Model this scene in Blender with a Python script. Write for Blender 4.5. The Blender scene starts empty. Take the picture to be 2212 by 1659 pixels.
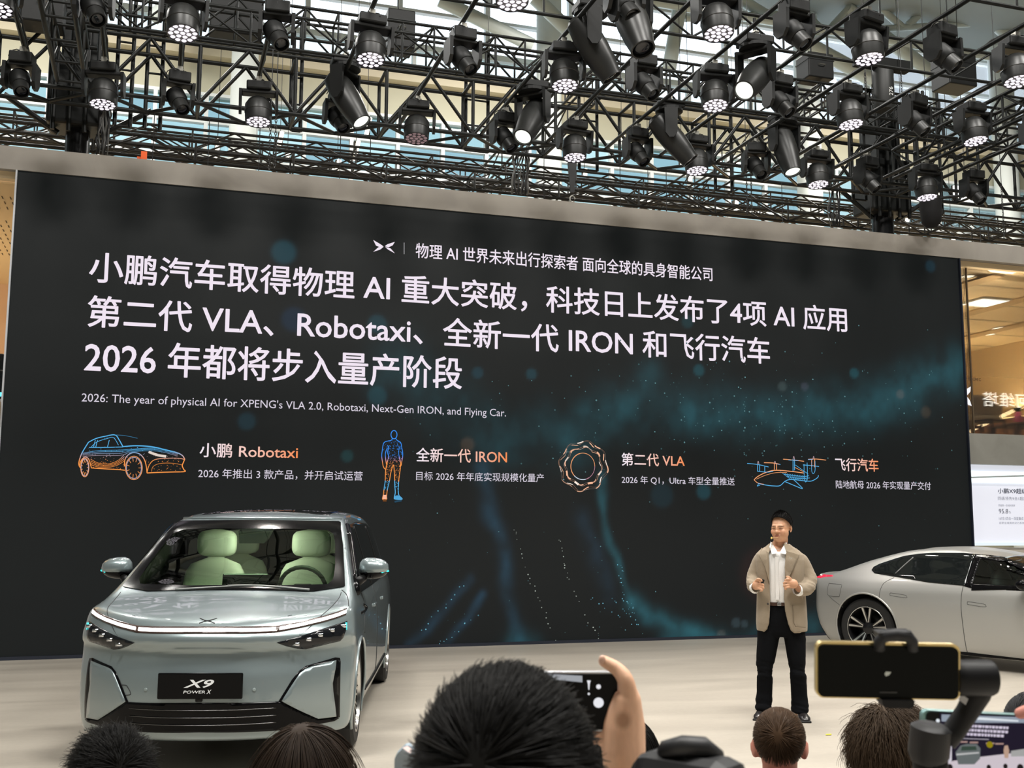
import bpy, bmesh, math, random
import numpy as np
from mathutils import Vector, Matrix, Euler
from mathutils.bvhtree import BVHTree
random.seed(7); np.random.seed(7)
scene = bpy.context.scene
COL = scene.collection

# ---------------------------------------------------------------- camera
FPX, W_, H_ = 2377.7, 2212, 1659
YAW, PITCH, ROLL, CAMH = 0.311964, 0.128879, 0.003518, 1.6
_f = np.array([math.sin(YAW)*math.cos(PITCH), math.cos(YAW)*math.cos(PITCH), math.sin(PITCH)])
_r = np.array([math.cos(YAW), -math.sin(YAW), 0.0]); _u = np.cross(_r, _f)
CR = math.cos(ROLL)*_r + math.sin(ROLL)*_u
CU = -math.sin(ROLL)*_r + math.cos(ROLL)*_u
CF = _f
CO = np.array([0, 0, CAMH])
cam = bpy.data.cameras.new('camera'); camo = bpy.data.objects.new('camera', cam); COL.objects.link(camo)
camo.matrix_world = Matrix(((CR[0], CU[0], -CF[0], CO[0]), (CR[1], CU[1], -CF[1], CO[1]), (CR[2], CU[2], -CF[2], CO[2]), (0, 0, 0, 1)))
cam.sensor_fit = 'HORIZONTAL'; cam.sensor_width = 36.0; cam.lens = 36.0*FPX/W_
cam.clip_start = 0.05; cam.clip_end = 400
cam.dof.use_dof = True; cam.dof.focus_distance = 11.0; cam.dof.aperture_fstop = 13.0
scene.camera = camo

def ray(px, py):
    d = CF + (px-W_/2)/FPX*CR + (H_/2-py)/FPX*CU
    return d/np.linalg.norm(d)
def at_z(px, py, z):
    d = ray(px, py); return Vector(CO + d*(z-CO[2])/d[2])
def at_y(px, py, y):
    d = ray(px, py); return Vector(CO + d*(y-CO[1])/d[1])
def at_d(px, py, dist):                       # dist: depth along the optical axis
    d = CF + (px-W_/2)/FPX*CR + (H_/2-py)/FPX*CU
    return Vector(CO + d*dist)

# ---------------------------------------------------------------- world, exposure
world = bpy.data.worlds.new('sky'); scene.world = world; world.use_nodes = True
wn = world.node_tree.nodes; bg = wn['Background']
bg.inputs[0].default_value = (0.86, 0.95, 1.0, 1); bg.inputs[1].default_value = 3.0
vs = scene.view_settings
vs.view_transform = 'Standard'; vs.look = 'None'; vs.gamma = 1.0; vs.use_curve_mapping = False; vs.exposure = 0.0
scene.cycles.use_denoising = True
scene.cycles.max_bounces = 8; scene.cycles.diffuse_bounces = 3; scene.cycles.glossy_bounces = 4
scene.cycles.transmission_bounces = 8; scene.cycles.transparent_max_bounces = 12
scene.cycles.sample_clamp_indirect = 6.0

def light(name, kind, loc, energy, color=(1, 1, 1), size=1.0, size_y=None, aim=None, spot=None, blend=0.6, radius=0.1, parent=None):
    l = bpy.data.lights.new(name, kind); l.energy = energy; l.color = color
    if kind == 'AREA':
        l.size = size
        if size_y: l.shape = 'RECTANGLE'; l.size_y = size_y
    if kind == 'SPOT':
        l.spot_size = spot; l.spot_blend = blend; l.shadow_soft_size = radius
    o = bpy.data.objects.new(name, l); COL.objects.link(o); o.location = loc
    if aim is not None:
        o.rotation_euler = (Vector(aim)-Vector(loc)).to_track_quat('-Z', 'Y').to_euler()
    return o
# added area lights, unseen, standing in for hall ceiling luminaires
for hx, hy, e in ((-4, 3, 2000), (5, 3, 2000), (14, 3, 2000), (0, -4, 700), (9, -4, 700), (-4, 27, 2200), (10, 27, 2200), (24, 27, 2200)):
    light('hall_overhead_fill', 'AREA', (hx, hy, 17.5), e, (1.0, 0.97, 0.92), 4.0, 2.0)

# ---------------------------------------------------------------- materials
def principled(name):
    m = bpy.data.materials.new(name); m.use_nodes = True
    return m, m.node_tree, m.node_tree.nodes['Principled BSDF']
MATS = {}
def mat(name, col, rough=0.5, metal=0.0, emit=None, estr=0.0, noise=0.0, nscale=8.0, bump=0.0, coat=0.0, spec=0.5, sheen=0.0):
    if name in MATS: return MATS[name]
    m, nt, b = principled(name)
    c = (*col, 1)
    b.inputs['Base Color'].default_value = c; b.inputs['Roughness'].default_value = rough; b.inputs['Metallic'].default_value = metal
    b.inputs['Specular IOR Level'].default_value = spec
    b.inputs['Coat Weight'].default_value = coat; b.inputs['Coat Roughness'].default_value = 0.03
    if sheen: b.inputs['Sheen Weight'].default_value = sheen
    if emit:
        b.inputs['Emission Color'].default_value = (*emit, 1); b.inputs['Emission Strength'].default_value = estr
    if noise or bump:
        tc = nt.nodes.new('ShaderNodeTexCoord'); n = nt.nodes.new('ShaderNodeTexNoise'); n.inputs['Scale'].default_value = nscale; n.inputs['Detail'].default_value = 5
        nt.links.new(tc.outputs['Object'], n.inputs['Vector'])
        if noise:
            r = nt.nodes.new('ShaderNodeMapRange'); r.inputs['To Min'].default_value = 1-noise; r.inputs['To Max'].default_value = 1+noise
            nt.links.new(n.outputs['Fac'], r.inputs['Value'])
            mx = nt.nodes.new('ShaderNodeMix'); mx.data_type = 'RGBA'; mx.blend_type = 'MULTIPLY'; mx.inputs[0].default_value = 1
            mx.inputs[6].default_value = c; nt.links.new(r.outputs['Result'], mx.inputs[7]); nt.links.new(mx.outputs[2], b.inputs['Base Color'])
        if bump:
            bp = nt.nodes.new('ShaderNodeBump'); bp.inputs['Strength'].default_value = bump; bp.inputs['Distance'].default_value = 0.01
            nt.links.new(n.outputs['Fac'], bp.inputs['Height']); nt.links.new(bp.outputs['Normal'], b.inputs['Normal'])
    MATS[name] = m; return m
def emis(name, col, s):
    if name in MATS: return MATS[name]
    m = bpy.data.materials.new(name); m.use_nodes = True; nt = m.node_tree; nt.nodes.clear()
    e = nt.nodes.new('ShaderNodeEmission'); e.inputs[0].default_value = (*col, 1); e.inputs[1].default_value = s
    o = nt.nodes.new('ShaderNodeOutputMaterial'); nt.links.new(e.outputs[0], o.inputs[0]); MATS[name] = m; return m
def glass(name, tint, refl=0.12, rough=0.0):
    """thin sheet glass: tinted transmission plus a fresnel-weighted mirror"""
    if name in MATS: return MATS[name]
    m = bpy.data.materials.new(name); m.use_nodes = True; nt = m.node_tree; nt.nodes.clear()
    t = nt.nodes.new('ShaderNodeBsdfTransparent'); t.inputs[0].default_value = (*tint, 1)
    g = nt.nodes.new('ShaderNodeBsdfGlossy'); g.inputs['Roughness'].default_value = rough; g.inputs[0].default_value = (1, 1, 1, 1)
    lw = nt.nodes.new('ShaderNodeLayerWeight'); lw.inputs[0].default_value = 0.35
    mr = nt.nodes.new('ShaderNodeMapRange'); mr.inputs['To Min'].default_value = refl; mr.inputs['To Max'].default_value = 0.9
    nt.links.new(lw.outputs['Fresnel'], mr.inputs['Value'])
    mx = nt.nodes.new('ShaderNodeMixShader'); o = nt.nodes.new('ShaderNodeOutputMaterial')
    nt.links.new(mr.outputs['Result'], mx.inputs[0]); nt.links.new(t.outputs[0], mx.inputs[1]); nt.links.new(g.outputs[0], mx.inputs[2]); nt.links.new(mx.outputs[0], o.inputs[0])
    MATS[name] = m; return m

# ---------------------------------------------------------------- mesh helpers
class MB:
    def __init__(s): s.v = []; s.f = []; s.m = []
    def add(s, v, f, mi=0):
        k = len(s.v); s.v += [tuple(x) for x in v]; s.f += [tuple(i+k for i in q) for q in f]; s.m += [mi]*len(f); return s
    def box(s, c, d, rot=None, mi=0, bev=0.0):
        x, y, z = (q/2 for q in d)
        if bev <= 0:
            v = [Vector((sx*x, sy*y, sz*z)) for sz in (-1, 1) for sy in (-1, 1) for sx in (-1, 1)]
            f = [(0, 2, 3, 1), (4, 5, 7, 6), (0, 1, 5, 4), (2, 6, 7, 3), (0, 4, 6, 2), (1, 3, 7, 5)]
        else:
            b = min(bev, x*.99, y*.99, z*.99); v = []; f = []
            bm = bmesh.new(); bmesh.ops.create_cube(bm, size=1.0)
            for q in bm.verts: q.co = Vector((q.co.x*2*x, q.co.y*2*y, q.co.z*2*z))
            bmesh.ops.bevel(bm, geom=bm.edges[:], offset=b, segments=2, affect='EDGES', profile=0.5)
            bm.verts.index_update()
            v = [q.co.copy() for q in bm.verts]; f = [tuple(q.index for q in p.verts) for p in bm.faces]; bm.free()
        R = rot.to_matrix() if isinstance(rot, Euler) else rot
        v = [(R @ q if R is not None else q)+Vector(c) for q in v]
        return s.add(v, f, mi)
    def tube(s, p0, p1, r0, r1=None, n=8, caps=True, mi=0):
        p0 = Vector(p0); p1 = Vector(p1); r1 = r0 if r1 is None else r1
        d = (p1-p0).normalized(); a = d.orthogonal().normalized(); b = d.cross(a)
        v = []
        for p, r in ((p0, r0), (p1, r1)):
            for i in range(n):
                t = 2*math.pi*i/n; v.append(p+(a*math.cos(t)+b*math.sin(t))*r)
        f = [(i, (i+1) % n, n+(i+1) % n, n+i) for i in range(n)]
        if caps: f += [tuple(range(n-1, -1, -1)), tuple(range(n, 2*n))]
        return s.add(v, f, mi)
    def path(s, pts, r, n=6, mi=0, close=False):
        pts = [Vector(p) for p in pts]; N = len(pts); rr = r if hasattr(r, '__len__') else [r]*N
        v = []; a = None
        for i, p in enumerate(pts):
            d = (pts[(i+1) % N if close else min(i+1, N-1)]-pts[(i-1) % N if close else max(i-1, 0)])
            d = d.normalized() if d.length > 1e-9 else Vector((0, 0, 1))
            a = d.orthogonal().normalized() if a is None else (a-d*a.dot(d)).normalized()
            b = d.cross(a)
            for k in range(n):
                t = 2*math.pi*k/n; v.append(p+(a*math.cos(t)+b*math.sin(t))*rr[i])
        f = []
        for i in range(N if close else N-1):
            j = (i+1) % N
            for k in range(n): f.append((i*n+k, i*n+(k+1) % n, j*n+(k+1) % n, j*n+k))
        if not close: f += [tuple(range(n-1, -1, -1)), tuple(range((N-1)*n, N*n))]
        return s.add(v, f, mi)
    def lathe(s, prof, M=None, n=24, mi=0, caps=True):
        """prof: [(radius, z)] about local Z, transformed by 4x4 M"""
        M = M or Matrix.Identity(4); v = []; f = []
        for r, z in prof:
            for i in range(n):
                t = 2*math.pi*i/n; v.append(M @ Vector((r*math.cos(t), r*math.sin(t), z)))
        for j in range(len(prof)-1):
            for i in range(n): f.append((j*n+i, j*n+(i+1) % n, (j+1)*n+(i+1) % n, (j+1)*n+i))
        if caps and prof[0][0] > 1e-6: f.append(tuple(range(n-1, -1, -1)))
        if caps and prof[-1][0] > 1e-6: f.append(tuple(range((len(prof)-1)*n, len(prof)*n)))
        return s.add(v, f, mi)
    def loft(s, rings, caps=True, close=True, mi=0):
        n = len(rings[0]); v = [p for r in rings for p in r]; f = []
        for j in range(len(rings)-1):
            for i in range(n if close else n-1): f.append((j*n+i, j*n+(i+1) % n, (j+1)*n+(i+1) % n, (j+1)*n+i))
        if caps: f += [tuple(range(n-1, -1, -1)), tuple(range((len(rings)-1)*n, len(rings)*n))]
        return s.add(v, f, mi)
    def prism(s, poly, d, mi=0):
        """poly: 3-D polygon points, extruded by vector d"""
        n = len(poly); p = [Vector(q) for q in poly]; v = p+[q+Vector(d) for q in p]
        f = [tuple(range(n-1, -1, -1)), tuple(range(n, 2*n))]+[(i, (i+1) % n, n+(i+1) % n, n+i) for i in range(n)]
        return s.add(v, f, mi)
    def ball(s, c, r, n=12, m=8, M=None, mi=0):
        r = r if hasattr(r, '__len__') else (r, r, r); v = []; f = []
        for j in range(m+1):
            a = math.pi*j/m
            for i in range(n):
                t = 2*math.pi*i/n; q = Vector((r[0]*math.sin(a)*math.cos(t), r[1]*math.sin(a)*math.sin(t), r[2]*math.cos(a)))
                v.append((M @ q if M else q)+Vector(c))
        for j in range(m):
            for i in range(n): f.append((j*n+i, (j+1)*n+i, (j+1)*n+(i+1) % n, j*n+(i+1) % n))
        return s.add(v, f, mi)
    def mesh(s, name, smooth=False, recalc=True):
        me = bpy.data.meshes.new(name); me.from_pydata([tuple(map(float, q)) for q in s.v], [], s.f)
        if recalc:
            bm = bmesh.new(); bm.from_mesh(me); bmesh.ops.remove_doubles(bm, verts=bm.verts, dist=1e-6); bmesh.ops.recalc_face_normals(bm, faces=bm.faces); bm.to_mesh(me); bm.free()
        if any(s.m) and len(me.polygons) == len(s.m):
            me.polygons.foreach_set('material_index', s.m)
        if smooth:
            me.polygons.foreach_set('use_smooth', [True]*len(me.polygons))
        me.update(); return me

def obj(name, mesh_, mats, parent=None, smooth=False, loc=None, rot=None, angle=None, local=False):
    if isinstance(mesh_, MB): mesh_ = mesh_.mesh(name, smooth)
    for m in (mats if isinstance(mats, (list, tuple)) else [mats]):
        if len(mesh_.materials) < len(mats if isinstance(mats, (list, tuple)) else [mats]): mesh_.materials.append(m)
    o = bpy.data.objects.new(name, mesh_); COL.objects.link(o)
    if loc is not None: o.location = loc
    if rot is not None: o.rotation_euler = rot
    if angle is not None:
        try: mesh_.set_sharp_from_angle(angle=angle)
        except Exception: pass
    if parent is not None:
        o.parent = parent
        if not local: o.matrix_parent_inverse = MWI(parent)
    return o
def MW(o):
    m = Matrix.LocRotScale(o.location, o.rotation_euler, o.scale)
    return MW(o.parent) @ o.matrix_parent_inverse @ m if o.parent else m
def MWI(o): return MW(o).inverted()
def thing(name, label, cat, loc=(0, 0, 0), rot=(0, 0, 0), group=None):
    o = bpy.data.objects.new(name, None); COL.objects.link(o); o.empty_display_size = 0.1
    o.location = loc; o.rotation_euler = rot
    return tag(o, label, cat, group)
def tag(o, label=None, cat=None, group=None, kind=None):
    if label: o['label'] = label
    if cat: o['category'] = cat
    if group: o['group'] = group
    if kind: o['kind'] = kind
    return o
def struct(name, mb, m, label=None, smooth=False):
    o = obj(name, mb, m, smooth=smooth); o['kind'] = 'structure'
    if label: o['label'] = label
    return o
def copy_tree(o, parent=None):
    c = o.copy(); COL.objects.link(c)
    if parent is not None: c.parent = parent
    for ch in o.children: copy_tree(ch, c)
    return c
def text_mesh(body, bold=0.0, shear=0.0, space=1.0):
    c = bpy.data.curves.new('lettering', 'FONT'); c.body = body; c.offset = bold; c.shear = shear; c.space_character = space; c.resolution_u = 3
    o = bpy.data.objects.new('lettering', c); COL.objects.link(o)
    dg = bpy.context.evaluated_depsgraph_get(); dg.update()
    m = bpy.data.meshes.new_from_object(o.evaluated_get(dg)); bpy.data.objects.remove(o); bpy.data.curves.remove(c)
    co = np.empty(len(m.vertices)*3); m.vertices.foreach_get('co', co); co = co.reshape(-1, 3)
    m.materials.clear()
    return m, co
def catmull(pts, n=8, close=False):
    P = [np.array(p, float) for p in pts]; out = []; N = len(P)
    for i in range(N if close else N-1):
        p0 = P[(i-1) % N] if close or i > 0 else P[0]; p1 = P[i]; p2 = P[(i+1) % N]; p3 = P[(i+2) % N] if close or i+2 < N else P[-1]
        for k in range(n):
            t = k/n; out.append(0.5*((2*p1)+(-p0+p2)*t+(2*p0-5*p1+4*p2-p3)*t*t+(-p0+3*p1-3*p2+p3)*t**3))
    if not close: out.append(P[-1])
    return [tuple(q) for q in out]
# ================================================================ the hall and the stage structure
WY = 14.6205; XL, XR, ZT = -1.809, 12.427, 6.0134
def floor_mat():
    m, nt, b = principled('stage_floor_vinyl')
    tc = nt.nodes.new('ShaderNodeTexCoord'); mp = nt.nodes.new('ShaderNodeMapping'); mp.inputs['Scale'].default_value = (0.35, 1.6, 1)
    mp.inputs['Rotation'].default_value = (0, 0, 0.35)
    n = nt.nodes.new('ShaderNodeTexNoise'); n.inputs['Scale'].default_value = 1.3; n.inputs['Detail'].default_value = 8; n.inputs['Distortion'].default_value = 0.6
    n2 = nt.nodes.new('ShaderNodeTexNoise'); n2.inputs['Scale'].default_value = 22; n2.inputs['Detail'].default_value = 4
    r = nt.nodes.new('ShaderNodeValToRGB'); r.color_ramp.elements[0].position = 0.3; r.color_ramp.elements[0].color = (0.36, 0.325, 0.275, 1)
    r.color_ramp.elements[1].position = 0.72; r.color_ramp.elements[1].color = (0.52, 0.475, 0.405, 1)
    nt.links.new(tc.outputs['Object'], mp.inputs[0]); nt.links.new(mp.outputs[0], n.inputs['Vector']); nt.links.new(tc.outputs['Object'], n2.inputs['Vector'])
    mx = nt.nodes.new('ShaderNodeMix'); mx.data_type = 'FLOAT'; mx.inputs[0].default_value = 0.18
    nt.links.new(n.outputs['Fac'], mx.inputs[2]); nt.links.new(n2.outputs['Fac'], mx.inputs[3]); nt.links.new(mx.outputs[0], r.inputs[0])
    nt.links.new(r.outputs[0], b.inputs['Base Color']); b.inputs['Roughness'].default_value = 0.34; b.inputs['Specular IOR Level'].default_value = 0.45
    return m
struct('floor', MB().box((6, 6, -0.1), (80, 66, 0.2)), floor_mat())
hallgrey = mat('hall_plaster', (0.34, 0.36, 0.35), 0.8, noise=0.05)
hallroof = mat('hall_roof_sheet', (0.30, 0.33, 0.32), 0.7, noise=0.08, nscale=0.8)
struct('ceiling', MB().box((6, 3.6, 20.2), (80, 61.2, 0.2)), hallroof)
struct('wall_left', MB().box((-34, 6, 10), (0.3, 66, 20)), hallgrey)
struct('wall_right', MB().box((46, 6, 10), (0.3, 66, 20)), hallgrey)
struct('wall_behind', MB().box((6, -27, 10), (80, 0.3, 20)), mat('hall_wall_dark', (0.06, 0.065, 0.07), 0.9))  # unseen wall behind the camera, darkened to dim reflections in black surfaces

# ---------------- glazed hall facade behind the stage
FY = 34.0
cream = mat('facade_cream', (0.62, 0.55, 0.40), 0.7, noise=0.06, nscale=0.5)
khaki = mat('facade_khaki', (0.50, 0.48, 0.36), 0.75, noise=0.06, nscale=0.4)
steelw = mat('painted_steel_pale', (0.55, 0.60, 0.57), 0.5)
struct('wall_facade', MB().box((6, FY+0.2, 3.5), (80, 0.4, 7.0)), khaki)
struct('trim_1', MB().box((6, FY, 16.15), (80, 0.9, 0.45)), cream, 'cream spandrel beam across the glazed facade')
struct('trim_2', MB().box((6, FY+0.1, 15.35), (80, 0.4, 1.15)), khaki, 'khaki panel band below the cream beam')
tints = [glass('facade_glass_a', (0.44, 0.54, 0.56), 0.04), glass('facade_glass_b', (0.52, 0.61, 0.62), 0.04), glass('facade_glass_c', (0.38, 0.48, 0.51), 0.04)]
clear = glass('clerestory_glass', (0.95, 0.97, 1.0), 0.03); pale = glass('facade_glass_pale', (0.72, 0.78, 0.80), 0.04)
mull = mat('mullion_white', (0.72, 0.75, 0.74), 0.5)
def glazing(name, x0, x1, zs, step, mats_, label, mw=0.12):
    w = tag(bpy.data.objects.new(name, None), label, None, None, 'structure'); COL.objects.link(w); w.location = (x0, FY, zs[0])
    n = int(round((x1-x0)/step)); sh = {}
    for j in range(len(zs)-1):
        h = zs[j+1]-zs[j]
        for i in range(n):
            k = (j, random.randrange(len(mats_)))
            if k not in sh:
                me = MB().box((0, 0, 0), (step-0.02, 0.04, h-0.02)).mesh('pane'); me.materials.append(mats_[k[1]]); sh[k] = me
            o = bpy.data.objects.new('pane', sh[k]); COL.objects.link(o); o.parent = w; o.location = ((i+.5)*step, 0, zs[j]-zs[0]+h/2)
    mv = MB().box((0, 0, 0), (mw, 0.22, zs[-1]-zs[0])).mesh('mullion'); mv.materials.append(mull)
    for i in range(n+1):
        o = bpy.data.objects.new('mullion', mv); COL.objects.link(o); o.parent = w; o.location = (i*step, -0.1, (zs[-1]-zs[0])/2)
    mh = MB().box((0, 0, 0), (x1-x0, 0.2, 0.1)).mesh('transom'); mh.materials.append(mull)
    for z in zs:
        o = bpy.data.objects.new('transom', mh); COL.objects.link(o); o.parent = w; o.location = ((x1-x0)/2, -0.1, z-zs[0])
    return w
glazing('window_1', -20, 40, [7.0, 9.2, 10.6, 11.7, 12.8, 13.9, 14.78], 1.5, tints, 'blue tinted curtain wall glazing with white mullions')
glazing('window_2', -20, 40, [16.38, 17.2], 2.5, [pale], 'pale strip of glazing above the cream beam')
glazing('window_3', -20, 40, [17.3, 18.5, 19.9], 3.0, [clear], 'bright clerestory glazing under the hall roof', 0.16)
struct('trim_3', MB().box((6, FY, 17.25), (80, 0.5, 0.16)), steelw, 'steel rail below the clerestory')
for cx, cr in ((11.9, 0.42), (2.05, 0.40), (21.8, 0.45), (-8, 0.42), (30.5, 0.45)):
    o = tag(obj('hall_column', MB().lathe([(cr, 0), (cr, 20.1)], Matrix.Translation((cx, FY-1.0, 0)), 28), mat('column_white', (0.66, 0.70, 0.67), 0.6), smooth=True, angle=0.7),
            'tall round white hall column before the glazed facade', 'column', 'white hall columns')
def beam(p0, p1, w, name='roof_brace'):
    return tag(obj(name, MB().tube(p0, p1, w, n=10), steelw, smooth=True, angle=0.7), 'pale steel diagonal brace of the hall roof', 'brace', 'pale roof braces')
for a, b, w in (((950, 0), (1150, 98), .22), ((1155, -5), (1262, 98), .24), ((1375, -5), (1402, 90), .24), ((1470, 5), (1445, 150), .24), ((1680, 60), (1900, 180), .26), ((1830, 20), (2070, 200), .26), ((1600, 0), (1700, 60), .2), ((380, -10), (330, 40), .22), ((2090, 0), (2212, 110), .22), ((1700, -10), (1780, 70), .14), ((1860, -10), (1790, 66), .14), ((1870, -10), (1950, 60), .14), ((2030, -10), (1960, 56), .14), ((2040, -10), (2120, 50), .14), ((2200, -10), (2130, 46), .14), ((1690, 74), (2230, 44), .12), ((1480, 40), (1700, 30), .12)):
    beam(at_y(*a, FY-2.2), at_y(*b, FY-2.2), w)
for z, y in ((18.9, FY-2.5), (19.5, FY-6), (19.6, FY-11)):
    tag(obj('roof_purlin', MB().tube((-20, y, z), (40, y, z), 0.16, n=10), steelw, smooth=True, angle=0.7), 'long pale steel purlin tube under the hall roof', 'purlin', 'pale roof purlins')

# ---------------- stage back wall: stone fascia over LED screen and the rooms beside it
def stone(name, c0, c1):
    m, nt, b = principled(name)
    tc = nt.nodes.new('ShaderNodeTexCoord'); n = nt.nodes.new('ShaderNodeTexNoise'); n.inputs['Scale'].default_value = 1.4; n.inputs['Detail'].default_value = 7; n.inputs['Distortion'].default_value = 1.2
    r = nt.nodes.new('ShaderNodeValToRGB'); r.color_ramp.elements[0].position = .35; r.color_ramp.elements[1].position = .7
    r.color_ramp.elements[0].color = (*c0, 1); r.color_ramp.elements[1].color = (*c1, 1)
    nt.links.new(tc.outputs['Object'], n.inputs['Vector']); nt.links.new(n.outputs['Fac'], r.inputs[0]); nt.links.new(r.outputs[0], b.inputs['Base Color']); b.inputs['Roughness'].default_value = 0.75
    return m
fas = stone('fascia_microcement', (0.30, 0.275, 0.245), (0.37, 0.34, 0.30))
struct('wall_header', MB().box((5, WY+0.35, (ZT+6.3137)/2+0.0), (34, 0.74, 6.3137-ZT)), fas, 'grey beige stone fascia running along above the screen')
warm = mat('warm_plaster', (0.72, 0.55, 0.33), 0.8); warmceil = mat('warm_ceiling_board', (0.74, 0.58, 0.36), 0.7)
concrete = stone('mezzanine_concrete', (0.27, 0.265, 0.235), (0.32, 0.315, 0.285))
seam = mat('shadow_gap', (0.10, 0.07, 0.04), 0.9); downl = emis('downlight_glow', (1.0, 0.86, 0.66), 9.0); panell = emis('panel_light_glow', (1.0, 0.95, 0.85), 7.0)
# right: mezzanine room over a light box display
RX0, RX1, RYB = XR+0.02, 24.0, 27.0
struct('wall_mezzanine', MB().box(((RX0+RX1)/2, WY+0.40, 2.89), (RX1-RX0, 0.5, 0.5)), concrete, 'plain concrete parapet band below the meeting room glass')
struct('floor_mezzanine', MB().box(((RX0+RX1)/2, (WY+RYB)/2+.3, 2.98), (RX1-RX0, RYB-WY, 0.2)), mat('mezzanine_carpet', (0.35, 0.25, 0.15), 0.9))
cl = struct('ceiling_mezzanine', MB().box(((RX0+RX1)/2, (WY+RYB)/2+.42, 5.97), (RX1-RX0, RYB-WY-.6, 0.1)), warmceil, 'warm lit board ceiling of the meeting room')
for k in range(7):
    obj('ceiling_joint', MB().box(((RX0+RX1)/2, 15.8+k*1.35, 5.917), (RX1-RX0, 0.025, 0.006)), seam, cl)
for k in range(3):
    obj('ceiling_slot', MB().box((13.6+k*1.9, 20.5, 5.905), (0.30, 11, 0.03)), mat('warm_slot', (0.42, 0.29, 0.15), 0.8), cl)
struct('wall_mezzanine_far', MB().box(((RX0+RX1)/2, RYB, 4.5), (RX1-RX0, 0.2, 3.0)), warm)
sx = 19.0
struct('wall_mezzanine_side', MB().box((sx+0.1, 21.4, 5.05), (0.2, 11.5, 1.8)), warm)
wp = struct('wall_wood_panelling', MB().box((sx-0.02, 21.4, 3.62), (0.16, 11.4, 1.06)), mat('walnut_backing', (0.30, 0.17, 0.12), 0.7), 'brown vertical wood panelling under a light cove')
for k in range(22):
    obj('panel_board', MB().box((sx-0.11, 16+k*0.52, 3.62), (0.03, 0.49, 1.04)), mat('walnut_panel', (0.38, 0.22, 0.16), 0.5, noise=.2, nscale=3), wp)
struct('trim_4', MB().box((sx-0.07, 21.4, 4.17), (0.05, 11.4, 0.025)), emis('cove_glow', (1.0, 0.72, 0.28), 5.0), 'glowing light cove above the wood panelling')
light('meeting_room_cove', 'AREA', (18.7, 20.5, 4.25), 1000, (1.0, 0.74, 0.40), .4, 9, aim=(17.6, 20.5, 7))
light('chair_front_fill', 'POINT', (13.7, 15.2, 5.5), 100, (1.0, 0.8, 0.55)); light('meeting_room_lamp', 'POINT', (14.6, 17.2, 5.0), 330, (1.0, 0.76, 0.45))  # first point light is added near the glass to light the chair fronts
g2 = tag(bpy.data.objects.new('window_4', None), 'frameless glass front of the meeting room', None, None, 'structure'); COL.objects.link(g2); g2.location = (RX0, WY+.2, 3.14)
roomglass = glass('room_glass', (0.93, 0.94, 0.93), 0.09)
for x0, x1 in ((RX0, 12.735), (12.75, 14.05), (14.065, 16.2), (16.215, 19), (19.015, 22)):
    obj('pane', MB().box(((x0+x1)/2, WY+.2, 4.53), (x1-x0, .02, 2.77)), roomglass, g2)
for x in (12.742, 14.057):
    obj('glass_joint', MB().box((x, WY+.19, 4.53), (0.02, .03, 2.77)), seam, g2)
struct('trim_5', MB().box(((RX0+RX1)/2, WY+.25, 5.965), (RX1-RX0, .3, .09)), warmceil, 'tan lintel above the meeting room glass')
for px, py, s in ((2092, 597, .1), (2179, 655, .1), (2098, 675, .1), (2162, 709, .13), (2140, 722, .1)):
    p = at_z(px, py, 5.90)
    t = thing('recessed_downlight', 'small warm recessed downlight in the meeting room ceiling', 'downlight', p, group='meeting room downlights')
    obj('trim_ring', MB().lathe([(s*1.3, 0), (s*1.3, 0.012), (s, 0.012), (s, 0.0)], Matrix.Translation(p), 20, caps=False), mat('ring_white', (0.8, 0.78, 0.7), .5), t)
    obj('lens', MB().lathe([(s*.98, 0.004), (s*.98, 0.0)], Matrix.Translation(p), 20), downl, t)
p = at_z(2129, 652, 5.90)
t = thing('ceiling_panel_light', 'long bright rectangular panel light in the meeting room ceiling', 'ceiling light', p)
obj('frame', MB().box(p, (0.66, 0.66, 0.03)), mat('ring_white', (0.8, 0.78, 0.7), .5), t); obj('diffuser', MB().box(p-Vector((0, 0, .017)), (0.6, 0.6, 0.01)), panell, t)
# furniture behind the glass
def shell_chair(px, py, Y, rz, label):
    p = at_y(px, py, Y); p.z = 3.08
    t = thing('shell_chair', label, 'chair', p)
    w = mat('dark_walnut', (0.09, 0.035, 0.02), .4); R = Matrix.Translation(p) @ Matrix.Rotation(rz, 4, 'Z')
    rings = []
    for j in range(9):
        a = j/8; z = .42+.42*a; ring = []
        for i in range(13):
            th = math.pi*(-.15+1.3*i/12); r = .24+.06*a
            ring.append(R @ Vector((r*math.cos(th), r*math.sin(th)*.9, z-(.22*a*abs(math.cos(th))**2 if j else 0))))
        rings.append(ring)
    o = obj('shell_back', MB().loft(rings, caps=False, close=False), mat('cream_shell', (0.62, 0.47, 0.30), .35), t, smooth=True)
    o.modifiers.new('thick', 'SOLIDIFY').thickness = 0.02
    obj('seat', MB().lathe([(0.0, .40), (.25, .40), (.26, .44), (.23, .47), (0, .48)], R, 20), mat('cream_shell', (0.62, 0.47, 0.30), .35), t, smooth=True)
    obj('seat_frame', MB().box((R @ Vector((0, 0, .385))), (.46, .44, .035), R.to_3x3()), w, t)
    for sx_, sy_ in ((-1, -1), (1, -1), (-1, 1), (1, 1)):
        obj('leg', MB().tube(R @ Vector((sx_*.2, sy_*.19, .40)), R @ Vector((sx_*.25, sy_*.24, 0)), .024, .014, 8), w, t)
    return t
shell_chair(2133, 900, 15.75, math.pi/2+.3, 'cream shell armchair with dark wooden legs behind the meeting room glass')
shell_chair(2084, 900, 16.9, math.pi/2-.2, 'cream shell armchair half hidden behind the edge of the big screen')
p = at_y(2222, 900, 16.3); p.z = 3.08
t = thing('meeting_table', 'dark wooden meeting table behind the glass front', 'table', p)
dw = mat('dark_walnut', (0.09, 0.035, 0.02), .4)
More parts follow.
